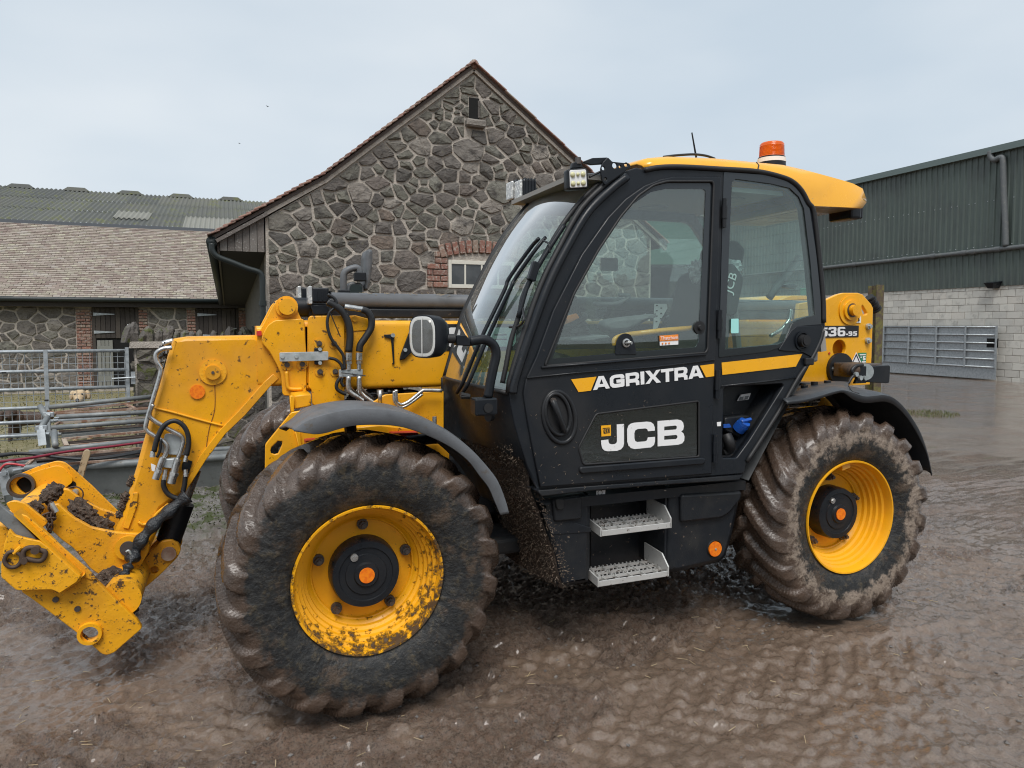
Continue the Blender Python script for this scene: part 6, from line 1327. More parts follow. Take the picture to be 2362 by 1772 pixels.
q = at(957, 192, 'I', BYd); MB().lathe([(0, .011), (-.001, .013), (0, .014)], c=(q[0], BYd+.006, q[2]), n=20).build('label_mark', M_blackp, stp)
def step(fr_l, fr_r, zoff):
    s = empty('step'); s.parent = tele
    a, b = at(*fr_l, 'I', -1.03), at(*fr_r, 'I', -1.03); xa_, xb_ = a[0], b[0]; z = (a[2]+b[2])/2; y0, y1 = -1.03, -.80
    MB().box((xa_, y0, z-.022), (xb_, y0+.006, z+.008)).build('front_lip', M_alu, s, bevel=.002)
    for x in (xa_, xb_):
        mb = MB(); sg = .004; mb.add([(x-sg, y0, z-.022), (x-sg, y1, z-.0), (x-sg, y1, z+.095), (x-sg, y0+.06, z+.085), (x-sg, y0, z+.03), (x+sg, y0, z-.022), (x+sg, y1, z-.0), (x+sg, y1, z+.095), (x+sg, y0+.06, z+.085), (x+sg, y0, z+.03)], [(0, 1, 2, 3, 4), (9, 8, 7, 6, 5), (0, 5, 6, 1), (1, 6, 7, 2), (2, 7, 8, 3), (3, 8, 9, 4), (4, 9, 5, 0)])
        if x == xb_: mb.build('end_plate', M_alu, s)
        else:
            mb2 = MB().add([(x-sg, y0, z-.022), (x-sg, y1, z), (x-sg, y1, z+.05), (x-sg, y0, z+.022), (x+sg, y0, z-.022), (x+sg, y1, z), (x+sg, y1, z+.05), (x+sg, y0, z+.022)], [(0, 1, 2, 3), (7, 6, 5, 4), (0, 4, 5, 1), (1, 5, 6, 2), (2, 6, 7, 3), (3, 7, 4, 0)]); mb2.build('end_plate', M_alu, s)
    for k in range(3):
        y = y0+.065+k*.065; mb = MB().box((xa_+.004, y, z-.012), (xb_-.004, y+.005, z+.004))
        for j in range(17): x = xa_+.015+j*(xb_-xa_-.03)/16; mb.box((x-.003, y-.001, z+.0045), (x+.003, y+.006, z+.012))
        mb.build('tread_bar', M_alu, s)
    for k in range(5):
        x = xa_+(xb_-xa_)*(k+.7)/5.4; MB().box((x-.003, y0+.006, z-.012), (x+.003, y1-.02, z+.004)).build('cross_bar', M_alu, s)
    g = random.Random(zoff); mb = MB()
    for k in range(26):
        q = np.array([g.uniform(xa_, xb_), g.uniform(y0, y1-.05), z+.010+g.uniform(0, .005)]); mb.tube([q, q+np.array([g.uniform(-.02, .02), g.uniform(-.01, .01), g.uniform(-.003, .006)])], g.uniform(.001, .003), 4, smooth=False)
    mb.build('straw_and_mud', M_straw, s)['kind'] = 'stuff'
step((960, 487), (1500, 440), 1); step((940, 880), (1480, 812), 2)
# ---- windscreen, cowl and arch
near_c = cabm(near_front, ('F', [(1000, 1300), (1150, 1000), (1350, 640), (1570, 420), (1690, 330)]))
far_c = xz('H', [(100, 595), (150, 420), (200, 235)], -.20)+xz('F', [(252, 1640), (335, 1450), (485, 1150), (665, 850), (875, 590), (980, 525), (1080, 478), (1190, 445)], -.20)
A = curve2(near_c, 24); B = curve2(far_c, 24); rows = []
for i in range(24):
    r = []
    na = np.array([A[i][0], CY0+.01+SH[0]*(A[i][1]-1.4), A[i][1]]); fb_ = np.array([B[i][0], -.20, B[i][1]])
    for k in range(13):
        t = k/12; p_ = na+(fb_-na)*t; p_[0] -= .075*math.sin(math.pi*t)**.8*(1-.25*i/23); p_[2] += .012*math.sin(math.pi*t); r.append(tuple(p_))
    rows.append(r)
ws = part('windscreen'); MB().grid(rows).build('pane', M_wscreen, ws, smooth=True)
MB().tube([r[-1] for r in rows], .014, 8, smooth=False).build('far_edge', M_rub, ws, smooth=True)
MB().tube([r[0] for r in rows], .016, 8, smooth=False).build('near_edge', M_rub, ws, smooth=True)
MB().tube(rows[-1], .02, 8, smooth=False).build('top_edge', M_blk, ws, smooth=True); MB().tube(rows[0], .012, 8, smooth=False).build('bottom_edge', M_rub, ws, smooth=True)
nc = cabm(('H', [(690, 740), (700, 840), (730, 1000), (780, 1180), (830, 1350)])); A2 = curve2(nc, 10); bot = rows[0]
cow = part('front_cowl'); R2 = []
for i in range(10):
    r = []; z = A2[i][1]
    for k in range(13):
        t = k/12; na = np.array([A2[i][0], CY0+.005+SH[0]*(z-1.4), z]); fx = bot[-1][0]-.01; p_ = np.array([na[0]+(fx-na[0])*t, na[1]+(-.20-na[1])*t, z+(bot[k][2]-bot[0][2])]); p_[0] -= .085*math.sin(math.pi*t)**.8*(1-i/12); r.append(tuple(p_))
    R2.append(r)
MB().grid(R2).build('panel', M_blk2, cow, smooth=True)
MB().tube([r[-1] for r in R2], .012, 8, smooth=False).build('edge_strip', M_rub, cow, smooth=True)
for u, v in ((130, 790), (615, 945)):
    q = at(u, v, 'H', -.16 if u < 300 else -.95); q[0] -= .05*(u > 300); MB().cyl(q, q+np.array([-.02, -.01, 0]), .024, 16).build('screw_cup', M_rub, cow)
ar = part('wheel_arch_liner')
ne = cabp('H', [(780, 1180), (830, 1350)])+xz('LB', [(860, 480), (915, 690), (950, 800), (1000, 920), (1055, 1060), (1100, 1200), (1150, 1400), (1185, 1575)], -1.0)
A3 = curve2(ne, 26); R3 = []
g = random.Random(6)
for i in range(26):
    r = []
    for k in range(15):
        t = k/14; bulge = .05*math.sin(math.pi*t); n1 = float(fbm(np.array([i*.35]), np.array([k*.5]), 3, 8)[0])
        r.append((A3[i][0]-.02*t-bulge*.4-.035*n1, -1.01+.80*t, A3[i][1]-.05*t+.02*n1))
    R3.append(r)
arl = MB().grid(R3).build('liner', M_straw, ar, smooth=False)
stw = MB(); pal = MB()
for k in range(4200):
    i = g.random()**.9*24.5; t = g.random(); i0 = int(i); a, b = A3[i0], A3[min(i0+1, 25)]; f = i-i0
    q = np.array([a[0]+(b[0]-a[0])*f-.02*t-.02*math.sin(math.pi*t)-.02, -1.01+.62*t, a[1]+(b[1]-a[1])*f-.05*t+g.uniform(-.02, .02)])
    d = np.array([g.gauss(-.005, .004), g.gauss(-.003, .008), g.gauss(.0, .008)]); s = np.array([g.uniform(-.002, .002), .0016, .002])
    (pal if (t < .10 and g.random() < .15) or g.random() < .015 else stw).add([q-s, q+s, q+d], [(0, 1, 2)])
for k in range(420):   # ragged fringe round the near edge
    i = g.uniform(1, 24.9); i0 = int(i); a, b = A3[i0], A3[min(i0+1, 25)]; f = i-i0; o_ = abs(g.gauss(0, .035))
    q = np.array([a[0]+(b[0]-a[0])*f+o_*.8-.01, -1.012-g.uniform(0, .014), a[1]+(b[1]-a[1])*f+g.uniform(-.02, .02)]); d = np.array([g.gauss(.005, .006), -.003, g.gauss(0, .006)]); s = np.array([.0014, .0, .0018])
    (pal if g.random() < .12 else stw).add([q-s, q+s, q+d], [(0, 1, 2)])
o = stw.build('chaff', material('dark_chaff', (.095, .068, .05), .9, var=(200, (.16, .12, .085), .45, .6)), ar); o['kind'] = 'stuff'
o = pal.build('pale_chaff', material('pale_chaff', (.20, .16, .12), .9), ar); o['kind'] = 'stuff'
# ---- roof
rf = part('roof'); RY = -1.0
low_ = [(300, 374), (420, 354), (600, 350), (900, 368), (1200, 388), (1400, 434), (1500, 482), (1572, 555), (1620, 640), (1652, 672), (1800, 679), (1930, 685), (2035, 690)]
upp_ = [(236, 342), (325, 298), (480, 286), (850, 300), (1190, 332), (1400, 352), (1560, 388), (1700, 425), (1810, 455), (1880, 475), (1960, 500), (2035, 540), (2064, 620)]
Lw = [at(u, v, 'G', RY) for u, v in low_]; Up = [at(u, v, 'G', RY+.045) for u, v in upp_]; R4 = []
for l_, u_ in zip(Lw, Up):
    m_ = l_*.45+u_*.55+np.array([0, -.012, 0]); r = [l_+np.array([.0, .012, 0]), l_, m_, u_]
    for t in (.15, .35, .6, .85): r.append(np.array([u_[0], u_[1]+(-.24-u_[1])*t, u_[2]+.02*math.sin(math.pi*t)]))
    r += [np.array([u_[0], -.20, u_[2]-.01]), np.array([l_[0], -.19, l_[2]])]
    R4.append([tuple(x) for x in r])
MB().grid(R4).build('shell', M_yelc, rf, auto=50, solid=.006)
e_ = R4[-1]; MB().add(e_, [tuple(range(len(e_)))]).build('rear_face', M_yelc, rf)
MB().add([R4[9][1], R4[12][1], R4[12][-1], R4[9][-1]], [(0, 1, 2, 3)]).build('overhang_underside', M_blk, rf)
a = R4[4]; MB().tube([Vector(a[1])+Vector((0, -.002, 0)), Vector(a[2])+Vector((0, -.004, 0)), Vector(a[3])+Vector((0, -.002, .002))], .004, 6, smooth=False).build('joint_line', M_blackp, rf)
q = at(1960, 730, 'G', -.80); MB().box((q[0]-.10, -.88, q[2]-.05), (q[0]-.01, -.70, q[2]+.06)).build('rear_lamp_body', M_blk, rf, bevel=.015)
MB().box((q[0]-.01, -.87, q[2]-.045), (q[0]+.012, -.71, q[2]+.065)).build('rear_lamp_face', M_blk, rf, bevel=.01)
MB().box((1.05, -.96, 2.43), (2.35, -.13, 2.455)).build('headlining', M_liner, rf)
mb = MB()
for x, y in ((1.9, -.35), (2.15, -.75)): mb.cyl((x, y, 2.425), (x, y, 2.43), .09, 20)
mb.build('speaker_grille', M_trim, rf)
bc = part('beacon'); q = at(1312, 340, 'G', -.62); bx0 = (q[0], -.62)
zb0, zb1, zt1 = q[2], at(1300, 288, 'G', -.62)[2], at(1305, 170, 'G', -.62)[2]
rw = (at(1385, 250, 'G', -.62)[0]-at(1230, 250, 'G', -.62)[0])/2
MB().lathe([(zb0-.03, rw*1.12), (zb0-.01, rw*1.12), (zb1-.012, rw*1.06), (zb1, rw*1.06), (zb1, 0)], c=(q[0], -.62, 0), axis='Z', n=28).build('base', M_blk, bc, auto=40)
hgt = zt1-zb1; prof = [(zb1, rw)]
for k in range(9): prof += [(zb1+hgt*(.05+.085*k), rw*(1-.004*k)), (zb1+hgt*(.075+.085*k), rw*(.975-.004*k))]
prof += [(zb1+hgt*.86, rw*.96), (zb1+hgt*.97, rw*.86), (zt1, rw*.55), (zt1, 0)]
MB().lathe(prof, c=(q[0], -.62, 0), axis='Z', n=32).build('lens', M_amber, bc, auto=50)
MB().lathe([(zb0+.005, rw*1.125), (zb0+.03, rw*1.115)], c=(q[0], -.62, 0), axis='Z', n=28).build('label_band', M_white, bc)
MB().cyl((q[0], -.62, zb1), (q[0], -.62, zb1+hgt*.6), .02, 10).build('bulb', M_refl, bc)
an = part('antenna'); a, b = at(712, 290, 'G', -.55), at(677, 90, 'G', -.55); MB().tube([a, b], [.006, .004], 8, smooth=False).build('whip', M_blk, an); MB().tube([at(u, v, 'G', -.6) for u, v in ((450, 284), (520, 275), (600, 268), (700, 264), (790, 275), (860, 298))], .007, 6).build('lead', M_hose, an, smooth=True)
# roof lamps and brackets
ml = part('roof_work_lamp'); qy = -1.02
f4 = rnd(xz('F', [(1222, 275), (1405, 265), (1415, 455), (1228, 466)], qy), .014); plate('bezel', f4, qy, .05, M_blk, ml, (), .006)
plate('lens', rnd(xz('F', [(1240, 288), (1390, 280), (1398, 440), (1245, 450)], qy-.004), .008), qy-.005, .006, M_white, ml, (), .002)
for u, v, r in ((1268, 328, .013), (1316, 325, .009), (1363, 322, .013), (1272, 410, .013), (1320, 407, .009), (1366, 403, .013)):
    q = at(u, v, 'F', qy-.008); MB().lathe([(0, r), (-.004, r*.9), (-.007, r*.4), (-.007, 0)], c=tuple(q), n=16).build('led', M_led, ml, smooth=True)
plate('stirrup', rnd(xz('F', [(1265, 270), (1275, 215), (1350, 210), (1365, 262)], qy+.01), .006), qy+.012, .03, M_blk, ml, (), .003)
q = at(1318, 195, 'F', qy+.02); MB().cyl(q+np.array([0, 0, -.02]), q+np.array([0, 0, .012]), .014, 12).build('bolt', M_dsteel, ml)
plate('arm', rnd(xz('F', [(1370, 205), (1450, 175), (1590, 170), (1560, 230), (1440, 238), (1375, 222)], -1.0), .006), -1.0, .02, M_blk, ml, (), .003)
plate('bracket', rnd(xz('F', [(1525, 270), (1545, 215), (1590, 170), (1630, 210), (1785, 225), (1800, 260), (1700, 330), (1565, 425), (1540, 390), (1528, 320)], -1.02), .006), -1.02, .012, M_blk, ml, [circ(at(u, v, 'F', -1.02)[[0, 2]], r, 12) for u, v, r in ((1548, 270, .009), (1652, 245, .014), (1567, 370, .009), (1755, 238, .010), (1700, 255, .007))], .002)
MB().tube([at(u, v, 'F', -1.0) for u, v in ((1420, 350), (1470, 325), (1525, 300))], .006, 6).build('cable', M_hose, ml, smooth=True)
fl_ = part('roof_front_lamps')
for u, v, y in ((690, 480, -.02), (765, 470, -.12)):
    q = at(u, v, 'F', y); MB().box((q[0]-.006, y-.055, q[2]-.055), (q[0]+.012, y+.045, q[2]+.055), Matrix.Identity(4)).build('face', M_ledf, fl_, bevel=.008)
    MB().box((q[0]+.012, y-.06, q[2]-.06), (q[0]+.10, y+.05, q[2]+.06)).build('housing', M_blk, fl_, bevel=.012)
    for k in range(4): MB().box((q[0]+.025+k*.02, y-.065, q[2]-.045), (q[0]+.030+k*.02, y+.055, q[2]+.065)).build('fin', M_blk, fl_)
plate('bracket', rnd(xz('F', [(850, 520), (910, 430), (1000, 490), (1060, 480), (1050, 505), (930, 560), (880, 590)], -.10), .006), -.10, .02, M_blk, fl_, (), .003)
MB().tube([at(u, v, 'F', -.12) for u, v in ((900, 490), (960, 495), (1040, 480), (1130, 450), (1215, 420))], .011, 8).build('conduit', M_hose, fl_, smooth=True)
MB().tube([at(u, v, 'F', -.14) for u, v in ((1050, 465), (1090, 445), (1150, 435))], .012, 8).build('roof_lip', M_yelc, fl_, smooth=True)
# wipers
wp = part('wipers')
def onws(u, v, f, off=.02):
    r = ray(u, v, f); best = None
    for R in rows:
        for P in R:
            d = np.array(P)-CAM; e = np.linalg.norm(np.cross(d, r))/np.linalg.norm(r)
            if best is None or e < best[0]: best = (e, np.dot(d, r)/np.dot(r, r))
    return CAM+r*(best[1]*(1-off/ (best[1]*np.linalg.norm(r))))
for P, r in (([('HL', 455, 1300), ('HL', 545, 1140), ('HL', 735, 680), ('HL', 990, 150), ('F', 690, 1270), ('F', 880, 1000), ('F', 960, 910)], .010), ([('HL', 495, 1330), ('HL', 600, 1160), ('HL', 800, 690), ('HL', 1060, 130), ('F', 745, 1275), ('F', 930, 1010), ('F', 1020, 900)], .010)):
    MB().tube([onws(u, v, f, .05) for f, u, v in P], r, 8).build('arm', M_blk, wp, smooth=True)
MB().tube([onws(u, v, f, .03) for f, u, v in (('HL', 970, 1190), ('HL', 1010, 1000), ('HL', 1070, 700), ('HL', 1160, 420), ('F', 830, 1400), ('F', 1000, 1080), ('F', 1180, 780), ('F', 1350, 560), ('F', 1510, 412))], .013, 8).build('blade', M_rub, wp, smooth=True)
MB().tube([onws(u, v, f, .045) for f, u, v in (('HL', 1150, 450), ('F', 860, 1330), ('F', 960, 1150), ('F', 1080, 960), ('F', 1190, 790))], .012, 8).build('blade_carrier', M_blk, wp, smooth=True)
a = onws(920, 1200, 'F', .05); b = onws(1040, 905, 'F', .06); MB().bar(a+np.array([.01, 0, .04]), a-np.array([.02, 0, .05]), .035, .04).build('blade_motor', M_blk, wp, bevel=.006)
MB().tube([onws(1000, 930, 'F', .06), onws(1050, 960, 'F', .06), onws(1060, 1040, 'F', .05)], .005, 6).build('washer_tube', M_hose, wp, smooth=True); MB().tube([onws(1050, 560, 'HL', .05), onws(1150, 550, 'HL', .05), onws(1210, 480, 'HL', .05), onws(1200, 350, 'HL', .05)], .006, 6).build('washer_tube', M_hose, wp, smooth=True)
# head lamp on its hooped arm
hl = part('head_lamp'); AY = -1.02
MB().tube([at(u, v, 'HL', AY) for u, v in ((805, 1350), (835, 1180), (870, 1010), (898, 880), (880, 780), (820, 720), (740, 700), (600, 720))], .0225, 16).build('arm', M_blk, hl, smooth=True)
a = at(770, 1440, 'HL', AY); MB().box((a[0]-.055, AY-.03, a[2]-.045), (a[0]+.055, AY+.05, a[2]+.035)).build('arm_socket', M_blk, hl, bevel=.008)
q = at(810, 1470, 'HL', AY-.03); MB().cyl((q[0], AY-.031, q[2]), (q[0], AY-.036, q[2]), .022, 20).build('cap', M_rub, hl)
for k in (-1, 1): MB().tube([at(600, 1340, 'HL', AY+.05), at(500, 1330+10*k, 'HL', AY+.05)], .012, 8, smooth=False).build('wiper_spindle', M_rub, hl)
plate('clevis', rnd(xz('HL', [(450, 650), (560, 650), (610, 715), (605, 775), (455, 765)], AY-.02), .005), AY-.025, .05, M_blk, hl, (), .004)
a, b = at(430, 690, 'HL', AY), at(310, 690, 'HL', AY); MB().cyl(a, b, .022, 14).build('knuckle', M_rub, hl, auto=40)
# lamp pod: rounded body facing forward-left, lens on the camera side front
lc = at(140, 665, 'HL', AY); ax = Vector((-.80, -.60, 0)).normalized(); sx_ = Vector((ax.y, -ax.x, 0)); 
def pod(c, prof, n=36, sq=.55):
    V = []; F = []
    for d, w, h in prof:
        for k in range(n):
            t = 2*math.pi*k/n; cs, sn = math.cos(t), math.sin(t); e = 2/3.2
            V.append(Vector(c)+ax*d+sx_*(w*math.copysign(abs(cs)**e, cs))+Vector((0, 0, h*math.copysign(abs(sn)**e, sn))))
    m = len(prof)
    for i in range(m-1):
        for k in range(n): F.append((i*n+k, i*n+(k+1) % n, (i+1)*n+(k+1) % n, (i+1)*n+k))
    F.append(tuple(range(n))[::-1]); F.append(tuple(range((m-1)*n, m*n))); return V, F
MB().add(*pod(lc, [(-.085, .035, .045), (-.075, .06, .075), (-.03, .075, .094), (.03, .078, .097), (.045, .076, .095)])).build('housing', M_blk, hl, auto=50)
MB().add(*pod(lc, [(.046, .070, .088), (.05, .068, .086), (.062, .060, .076), (.068, .04, .05)])).build('lens', M_lens, hl, auto=60)
MB().add(*pod(lc, [(.030, .071, .089), (.046, .0715, .0895), (.047, .066, .084), (.034, .02, .025)])).build('reflector', M_refl, hl, auto=50)
MB().box(*[tuple(Vector(lc)+ax*.049+Vector((-.002, -.002, -.086))), tuple(Vector(lc)+ax*.049+Vector((.002, .002, .086)))]).build('lens_rib', M_white, hl)
# far mirrors
mr_ = part('far_mirrors'); mY = .95
a = [at(u, v, 'D', mY) for u, v in ((1040, 300), (1045, 120), (1060, 60), (1085, 52), (1108, 70), (1105, 200), (1085, 340), (1065, 410), (1035, 400))]
plate('tall_mirror', rnd([(p[0], p[2]) for p in a], .01), mY, .22, M_grey, mr_, (), .02)
MB().tube([at(u, v, 'D', mY) for u, v in ((858, 430), (856, 300), (870, 250), (920, 222), (970, 215), (990, 245), (992, 330))], .024, 10).build('bracket', M_grey, mr_, smooth=True)
plate('low_mirror', rnd(xz('D', [(870, 455), (895, 350), (925, 332), (1010, 345), (1030, 370), (1030, 470), (870, 470)], mY), .02), mY, .08, M_grey, mr_, (), .01)
plate('mirror_glass', rnd(xz('D', [(895, 455), (915, 365), (935, 352), (1005, 362), (1015, 380), (1012, 455)], mY-.004), .015), mY-.006, .006, material('mirror_face', (.55, .58, .6), .05, 1.0), mr_, (), 0)
q = at(985, 290, 'D', mY-.02); MB().box((q[0]-.03, mY-.04, q[2]-.03), (q[0]+.05, mY+.02, q[2]+.03)).build('clamp', M_blk, mr_, bevel=.005); q = at(845, 440, 'D', mY); MB().box((q[0]-.03, mY-.04, q[2]-.03), (q[0]+.05, mY+.02, q[2]+.03)).build('clamp', M_blk, mr_, bevel=.005)
# ---- cab interior
ci = part('cab_interior')
farh = [(.70, 1.43), (.80, 1.75), (.98, 2.12), (1.22, 2.37), (2.27, 2.38), (2.44, 2.17), (2.53, 1.7), (2.42, 1.45)]
fars = [(.64, .75), (.63, 1.38), (.72, 1.75), (.92, 2.15), (1.18, 2.43), (2.3, 2.44), (2.5, 2.2), (2.6, 1.7), (2.4, 1.2), (2.1, .9), (2.1, .75)]
plate('far_frame', fars, -.22, .04, M_trim, ci, [rnd(farh, .05)], .006); plate('far_pane', rnd(farh, .05), -.20, .004, M_glass, ci, (), 0)
MB().box((.98, -1.0, .80), (2.1, -.23, .85)).build('floor', M_blk2, ci)
MB().add([(2.12, -1.0, .85), (2.12, -.23, .85), (2.58, -.23, 1.55), (2.58, -1.0, 1.55)], [(0, 1, 2, 3)]).build('rear_bulkhead', M_trim, ci)
MB().box((2.3, -1.0, 1.50), (2.6, -.23, 1.56)).build('rear_shelf', M_trim, ci, bevel=.01)
# rear window frame with heater wires
for y_ in (-.25, -.98): MB().bar((2.64, y_, 1.56), (2.51, y_, 2.42), .04).build('rear_pillar', M_liner, ci)
mb = MB()
for k in range(14):
    t = (k+1)/15; mb.bar((2.635-.13*t, -.95, 1.58+.84*t), (2.635-.13*t, -.18, 1.58+.84*t), .0022)
mb.build('heater_wires', M_blackp, ci)
MB().add([(2.645, -.26, 1.56), (2.645, -.97, 1.56), (2.515, -.97, 2.42), (2.515, -.26, 2.42)], [(0, 1, 2, 3)]).build('rear_pane', M_glassr, ci)
# seat
seat = [(1.50, 1.18), (1.98, 1.14), (2.02, 1.26), (1.95, 1.32), (1.50, 1.30)]; plate('seat_cushion', rnd(seat, .04), -.78, .48, M_seat, ci, (), .03)
bk = [(1.88, 1.28), (2.02, 1.26), (2.16, 1.62), (2.24, 1.98), (2.18, 2.05), (2.09, 2.02), (2.0, 1.66)]; plate('backrest', rnd(bk, .04), -.78, .46, M_seat, ci, (), .04)
hd_ = rnd([(2.16, 1.98), (2.28, 1.96), (2.33, 2.16), (2.26, 2.22), (2.19, 2.18)], .03); plate('headrest', hd_, -.70, .28, M_seat, ci, (), .03)
plate('belt_pad', rnd(cabp('Q', [(300, 900), (340, 910), (425, 1020), (428, 1080), (395, 1250), (380, 1370), (290, 1390)], -.12), .03), -.93, .06, M_seat, ci, (), .012)
tm = textmesh('JCB', .075, M_white, 'seat_lettering'); o = bpy.data.objects.new('seat_lettering', tm); q = cab3(325, 1180, 'Q', -.11); o.location = (q[0], -.935, q[2]); o.rotation_euler = (math.pi/2, -math.radians(72), 0); o.scale = (1, 1, 1); link(o, ci)
MB().box((2.05, -.55, 1.5), (2.35, -.2, 1.78)).build('air_filter_box', M_blk, ci, bevel=.05)
MB().tube([cab3(u, v, 'Q', -.3) for u, v in ((690, 1210), (760, 1110), (860, 990), (960, 850))], .024, 8, smooth=False).build('roof_strut', M_trim, ci, smooth=True)
plate('dark_tool', rnd(cabp('Q', [(800, 1100), (860, 1085), (925, 1095), (920, 1120), (880, 1135), (800, 1115)], -.3), .008), -.75, .05, M_blk, ci, (), .005)
# pedestal, steering wheel, joystick, arm rest
MB().tube([(1.02, -.6, .85), (1.08, -.6, 1.25), (1.16, -.6, 1.55)], [.09, .07, .05], 12).build('steering_column', M_blk, ci, smooth=True)
cW = Vector((1.10, -.60, 1.70)); aW = Vector((-.35, 0, .93)).normalized(); u_ = Vector((0, 1, 0)); v_ = aW.cross(u_)
MB().tube([cW+u_*.19*math.cos(t)+v_*.19*math.sin(t) for t in np.linspace(0, 2*math.pi, 26)[:-1]], .016, 8, closed=True).tube([cW-u_*.18, cW-aW*.03, cW+u_*.18], .012, 6).build('steering_wheel', M_rub, ci, smooth=True)
MB().box((.72, -.95, 1.30), (1.0, -.24, 1.44)).build('dashboard', M_trim, ci, bevel=.04)
MB().box((1.35, -.34, .95), (1.95, -.24, 1.40)).build('console', M_trim, ci, bevel=.03)
q = cab3(665, 1460, 'P', -.25); mb = MB()
for k in range(5): mb.cyl((q[0], q[1]+.15, q[2]-.05+.03*k), (q[0]-.004, q[1]+.15, q[2]-.028+.03*k), .075-.010*k, 16, .06-.010*k)
mb.build('joystick_boot', M_rub, ci, auto=50); MB().tube([(q[0]-.01, q[1]+.15, q[2]+.08), (q[0]-.05, q[1]+.15, q[2]+.2)], .022, 10, smooth=False).build('joystick', M_rub, ci, smooth=True)
plate('joystick_base', rnd(cabp('P', [(430, 1500), (770, 1470), (800, 1500), (600, 1530), (440, 1530)], -.25), .01), -.82, .16, M_trim, ci, (), .006)
a, b = cab3(415, 1355, 'P', -.3), cab3(515, 1325, 'P', -.3); MB().cyl(a, b, .030, 16).build('orange_knob', M_orangel, ci, auto=40); MB().cyl(b, b+(b-a)*.12, .026, 14).build('knob_end', M_blk, ci)
plate('armrest', rnd(cabp('P', [(755, 1400), (770, 1345), (850, 1320), (1220, 1280), (1238, 1295), (1050, 1400), (960, 1440), (800, 1440)], -.35), .02), -.70, .1, M_trim, ci, (), .02)
plate('info_card', cabp('P', [(1200, 1190), (1305, 1190), (1315, 1230), (1260, 1330), (1230, 1410), (1190, 1420)], -.5), -.56, .004, M_white, ci, (), 0)
mb = MB()
for k in range(8):
    q = cab3(1215+(k % 2)*40, 1205+k*24, 'P', -.5); mb.box((q[0]-.006, -.565, q[2]-.003), (q[0]+.006, -.563, q[2]+.003))
mb.build('card_marks', M_blackp, ci)
sh = MB(); rows_s = []
for i in range(10): rows_s.append([(1.95+.06*i, -.99+.07*k, 1.42+.05*float(fbm(np.array([i*.9+4]), np.array([k*1.1]), 3, 5)[0])+.05*math.sin(i*.8)) for k in range(9)])
sh.grid(rows_s).build('plastic_sheet', M_bag, ci)
sh = MB(); clod('plastic_wrap', [cab3(355, 950, 'Q', -.2)], .06, ci, 3, M_bag)
clod('rag', [cab3(1600, 930, 'P', -.25), cab3(1605, 890, 'P', -.25)], .035, ci, 8, M_bag, 1.4)
MB().tube([cab3(u, v, 'P', -.35) for u, v in ((670, 1190), (880, 1185), (990, 1125), (960, 1110), (900, 1108))], .012, 8).build('grab_handle', M_trim, ci, smooth=True)
MB().tube([cab3(u, v, 'Q', -.2) for u, v in ((700, 1560), (800, 1500), (860, 1430), (878, 1380), (885, 1320))], .012, 8).build('brake_lever', M_steel, ci, smooth=True)
plate('exit_sign', cabp('Q', [(938, 1128), (1005, 1122), (1003, 1185), (940, 1190)], -.3), -.755, .003, M_green, ci, (), 0)
plate('far_sticker', rnd([(1.62, 2.05), (1.74, 2.05), (1.74, 2.13), (1.62, 2.13)], .01), -.205, .002, M_trim, ci, (), 0)
# ---- engine hood beyond the boom, seen through the glass
hp = xz('Q', [(600, 1330), (600, 1230), (760, 1192), (1010, 1190), (1080, 1230), (1080, 1500), (600, 1500)], .35); plate('engine_hood', rnd(hp, .03), .35, .6, M_yelc, ch, (), .04)
# ---- mudguards
ff = part('front_mudguard')
rid = [at(u, v, 'U', -1.12) for u, v in ((420, 478), (490, 425), (580, 383), (710, 342), (900, 308), (1090, 305), (1300, 330), (1500, 400), (1700, 500), (1900, 660), (2050, 830))]+[at(u, v, 'E', -1.12) for u, v in ((1465, 480), (1495, 560), (1512, 622))]
skt = [at(u, v, 'U', -1.14) for u, v in ((590, 506), (640, 503), (705, 490), (790, 464), (910, 436), (1090, 428), (1290, 442), (1480, 500), (1690, 600), (1850, 720), (1950, 850))]+[at(u, v, 'E', -1.14) for u, v in ((1412, 490), (1445, 565), (1472, 628))]
rows_f = []
for r_, s_ in zip(rid, skt):
    inn = np.array([r_[0], -.70, r_[2]-.005])
    if r_ is rid[0]: inn = at(300, 458, 'U', -.70)
    if r_ is rid[1]: inn = at(410, 378, 'U', -.70)
    inn2 = np.array([r_[0], -.68, r_[2]-.06])
    rows_f.append([tuple(s_), tuple(r_), tuple(r_*.92+inn*.08+np.array([0, 0, .006])), tuple((r_+inn)/2+np.array([0, 0, .012])), tuple(inn), tuple(inn2)])
# smooth along the length
def dens(rows_, k=5):
    cols = list(zip(*rows_)); return list(zip(*[[tuple(p) for p in spline([Vector(x) for x in c], k)] for c in cols]))
MB().grid(dens(rows_f)).build('guard', M_grey, ff, auto=50, solid=.008)
MB().tube([(0, -.7, 1.1), (-.02, -.75, 1.28)], .03, 10, smooth=False).build('stay', M_blk, ff)
for u, v in ((670, 315), (820, 285)):
    q = at(u, v, 'U', -.95); 
    MB().cyl(q+np.array([0, 0, -.02]), q+np.array([0, 0, .004]), .028, 14).build('fixing_dimple', M_blk, ff)
fr_ = part('rear_mudguard')
nr_ = [at(u, v, 'K', -1.13) for u, v in ((500, 195), (600, 183), (700, 160), (800, 130), (870, 118), (940, 136), (1010, 158), (1080, 155), (1140, 150), (1200, 168), (1260, 218), (1320, 295), (1380, 400), (1425, 530), (1455, 665))]
fa = [at(u, v, 'J', -.58) for u, v in ((990, 1065), (1060, 965), (1150, 930), (1270, 920), (1400, 916), (1500, 922))]
rows_r = []
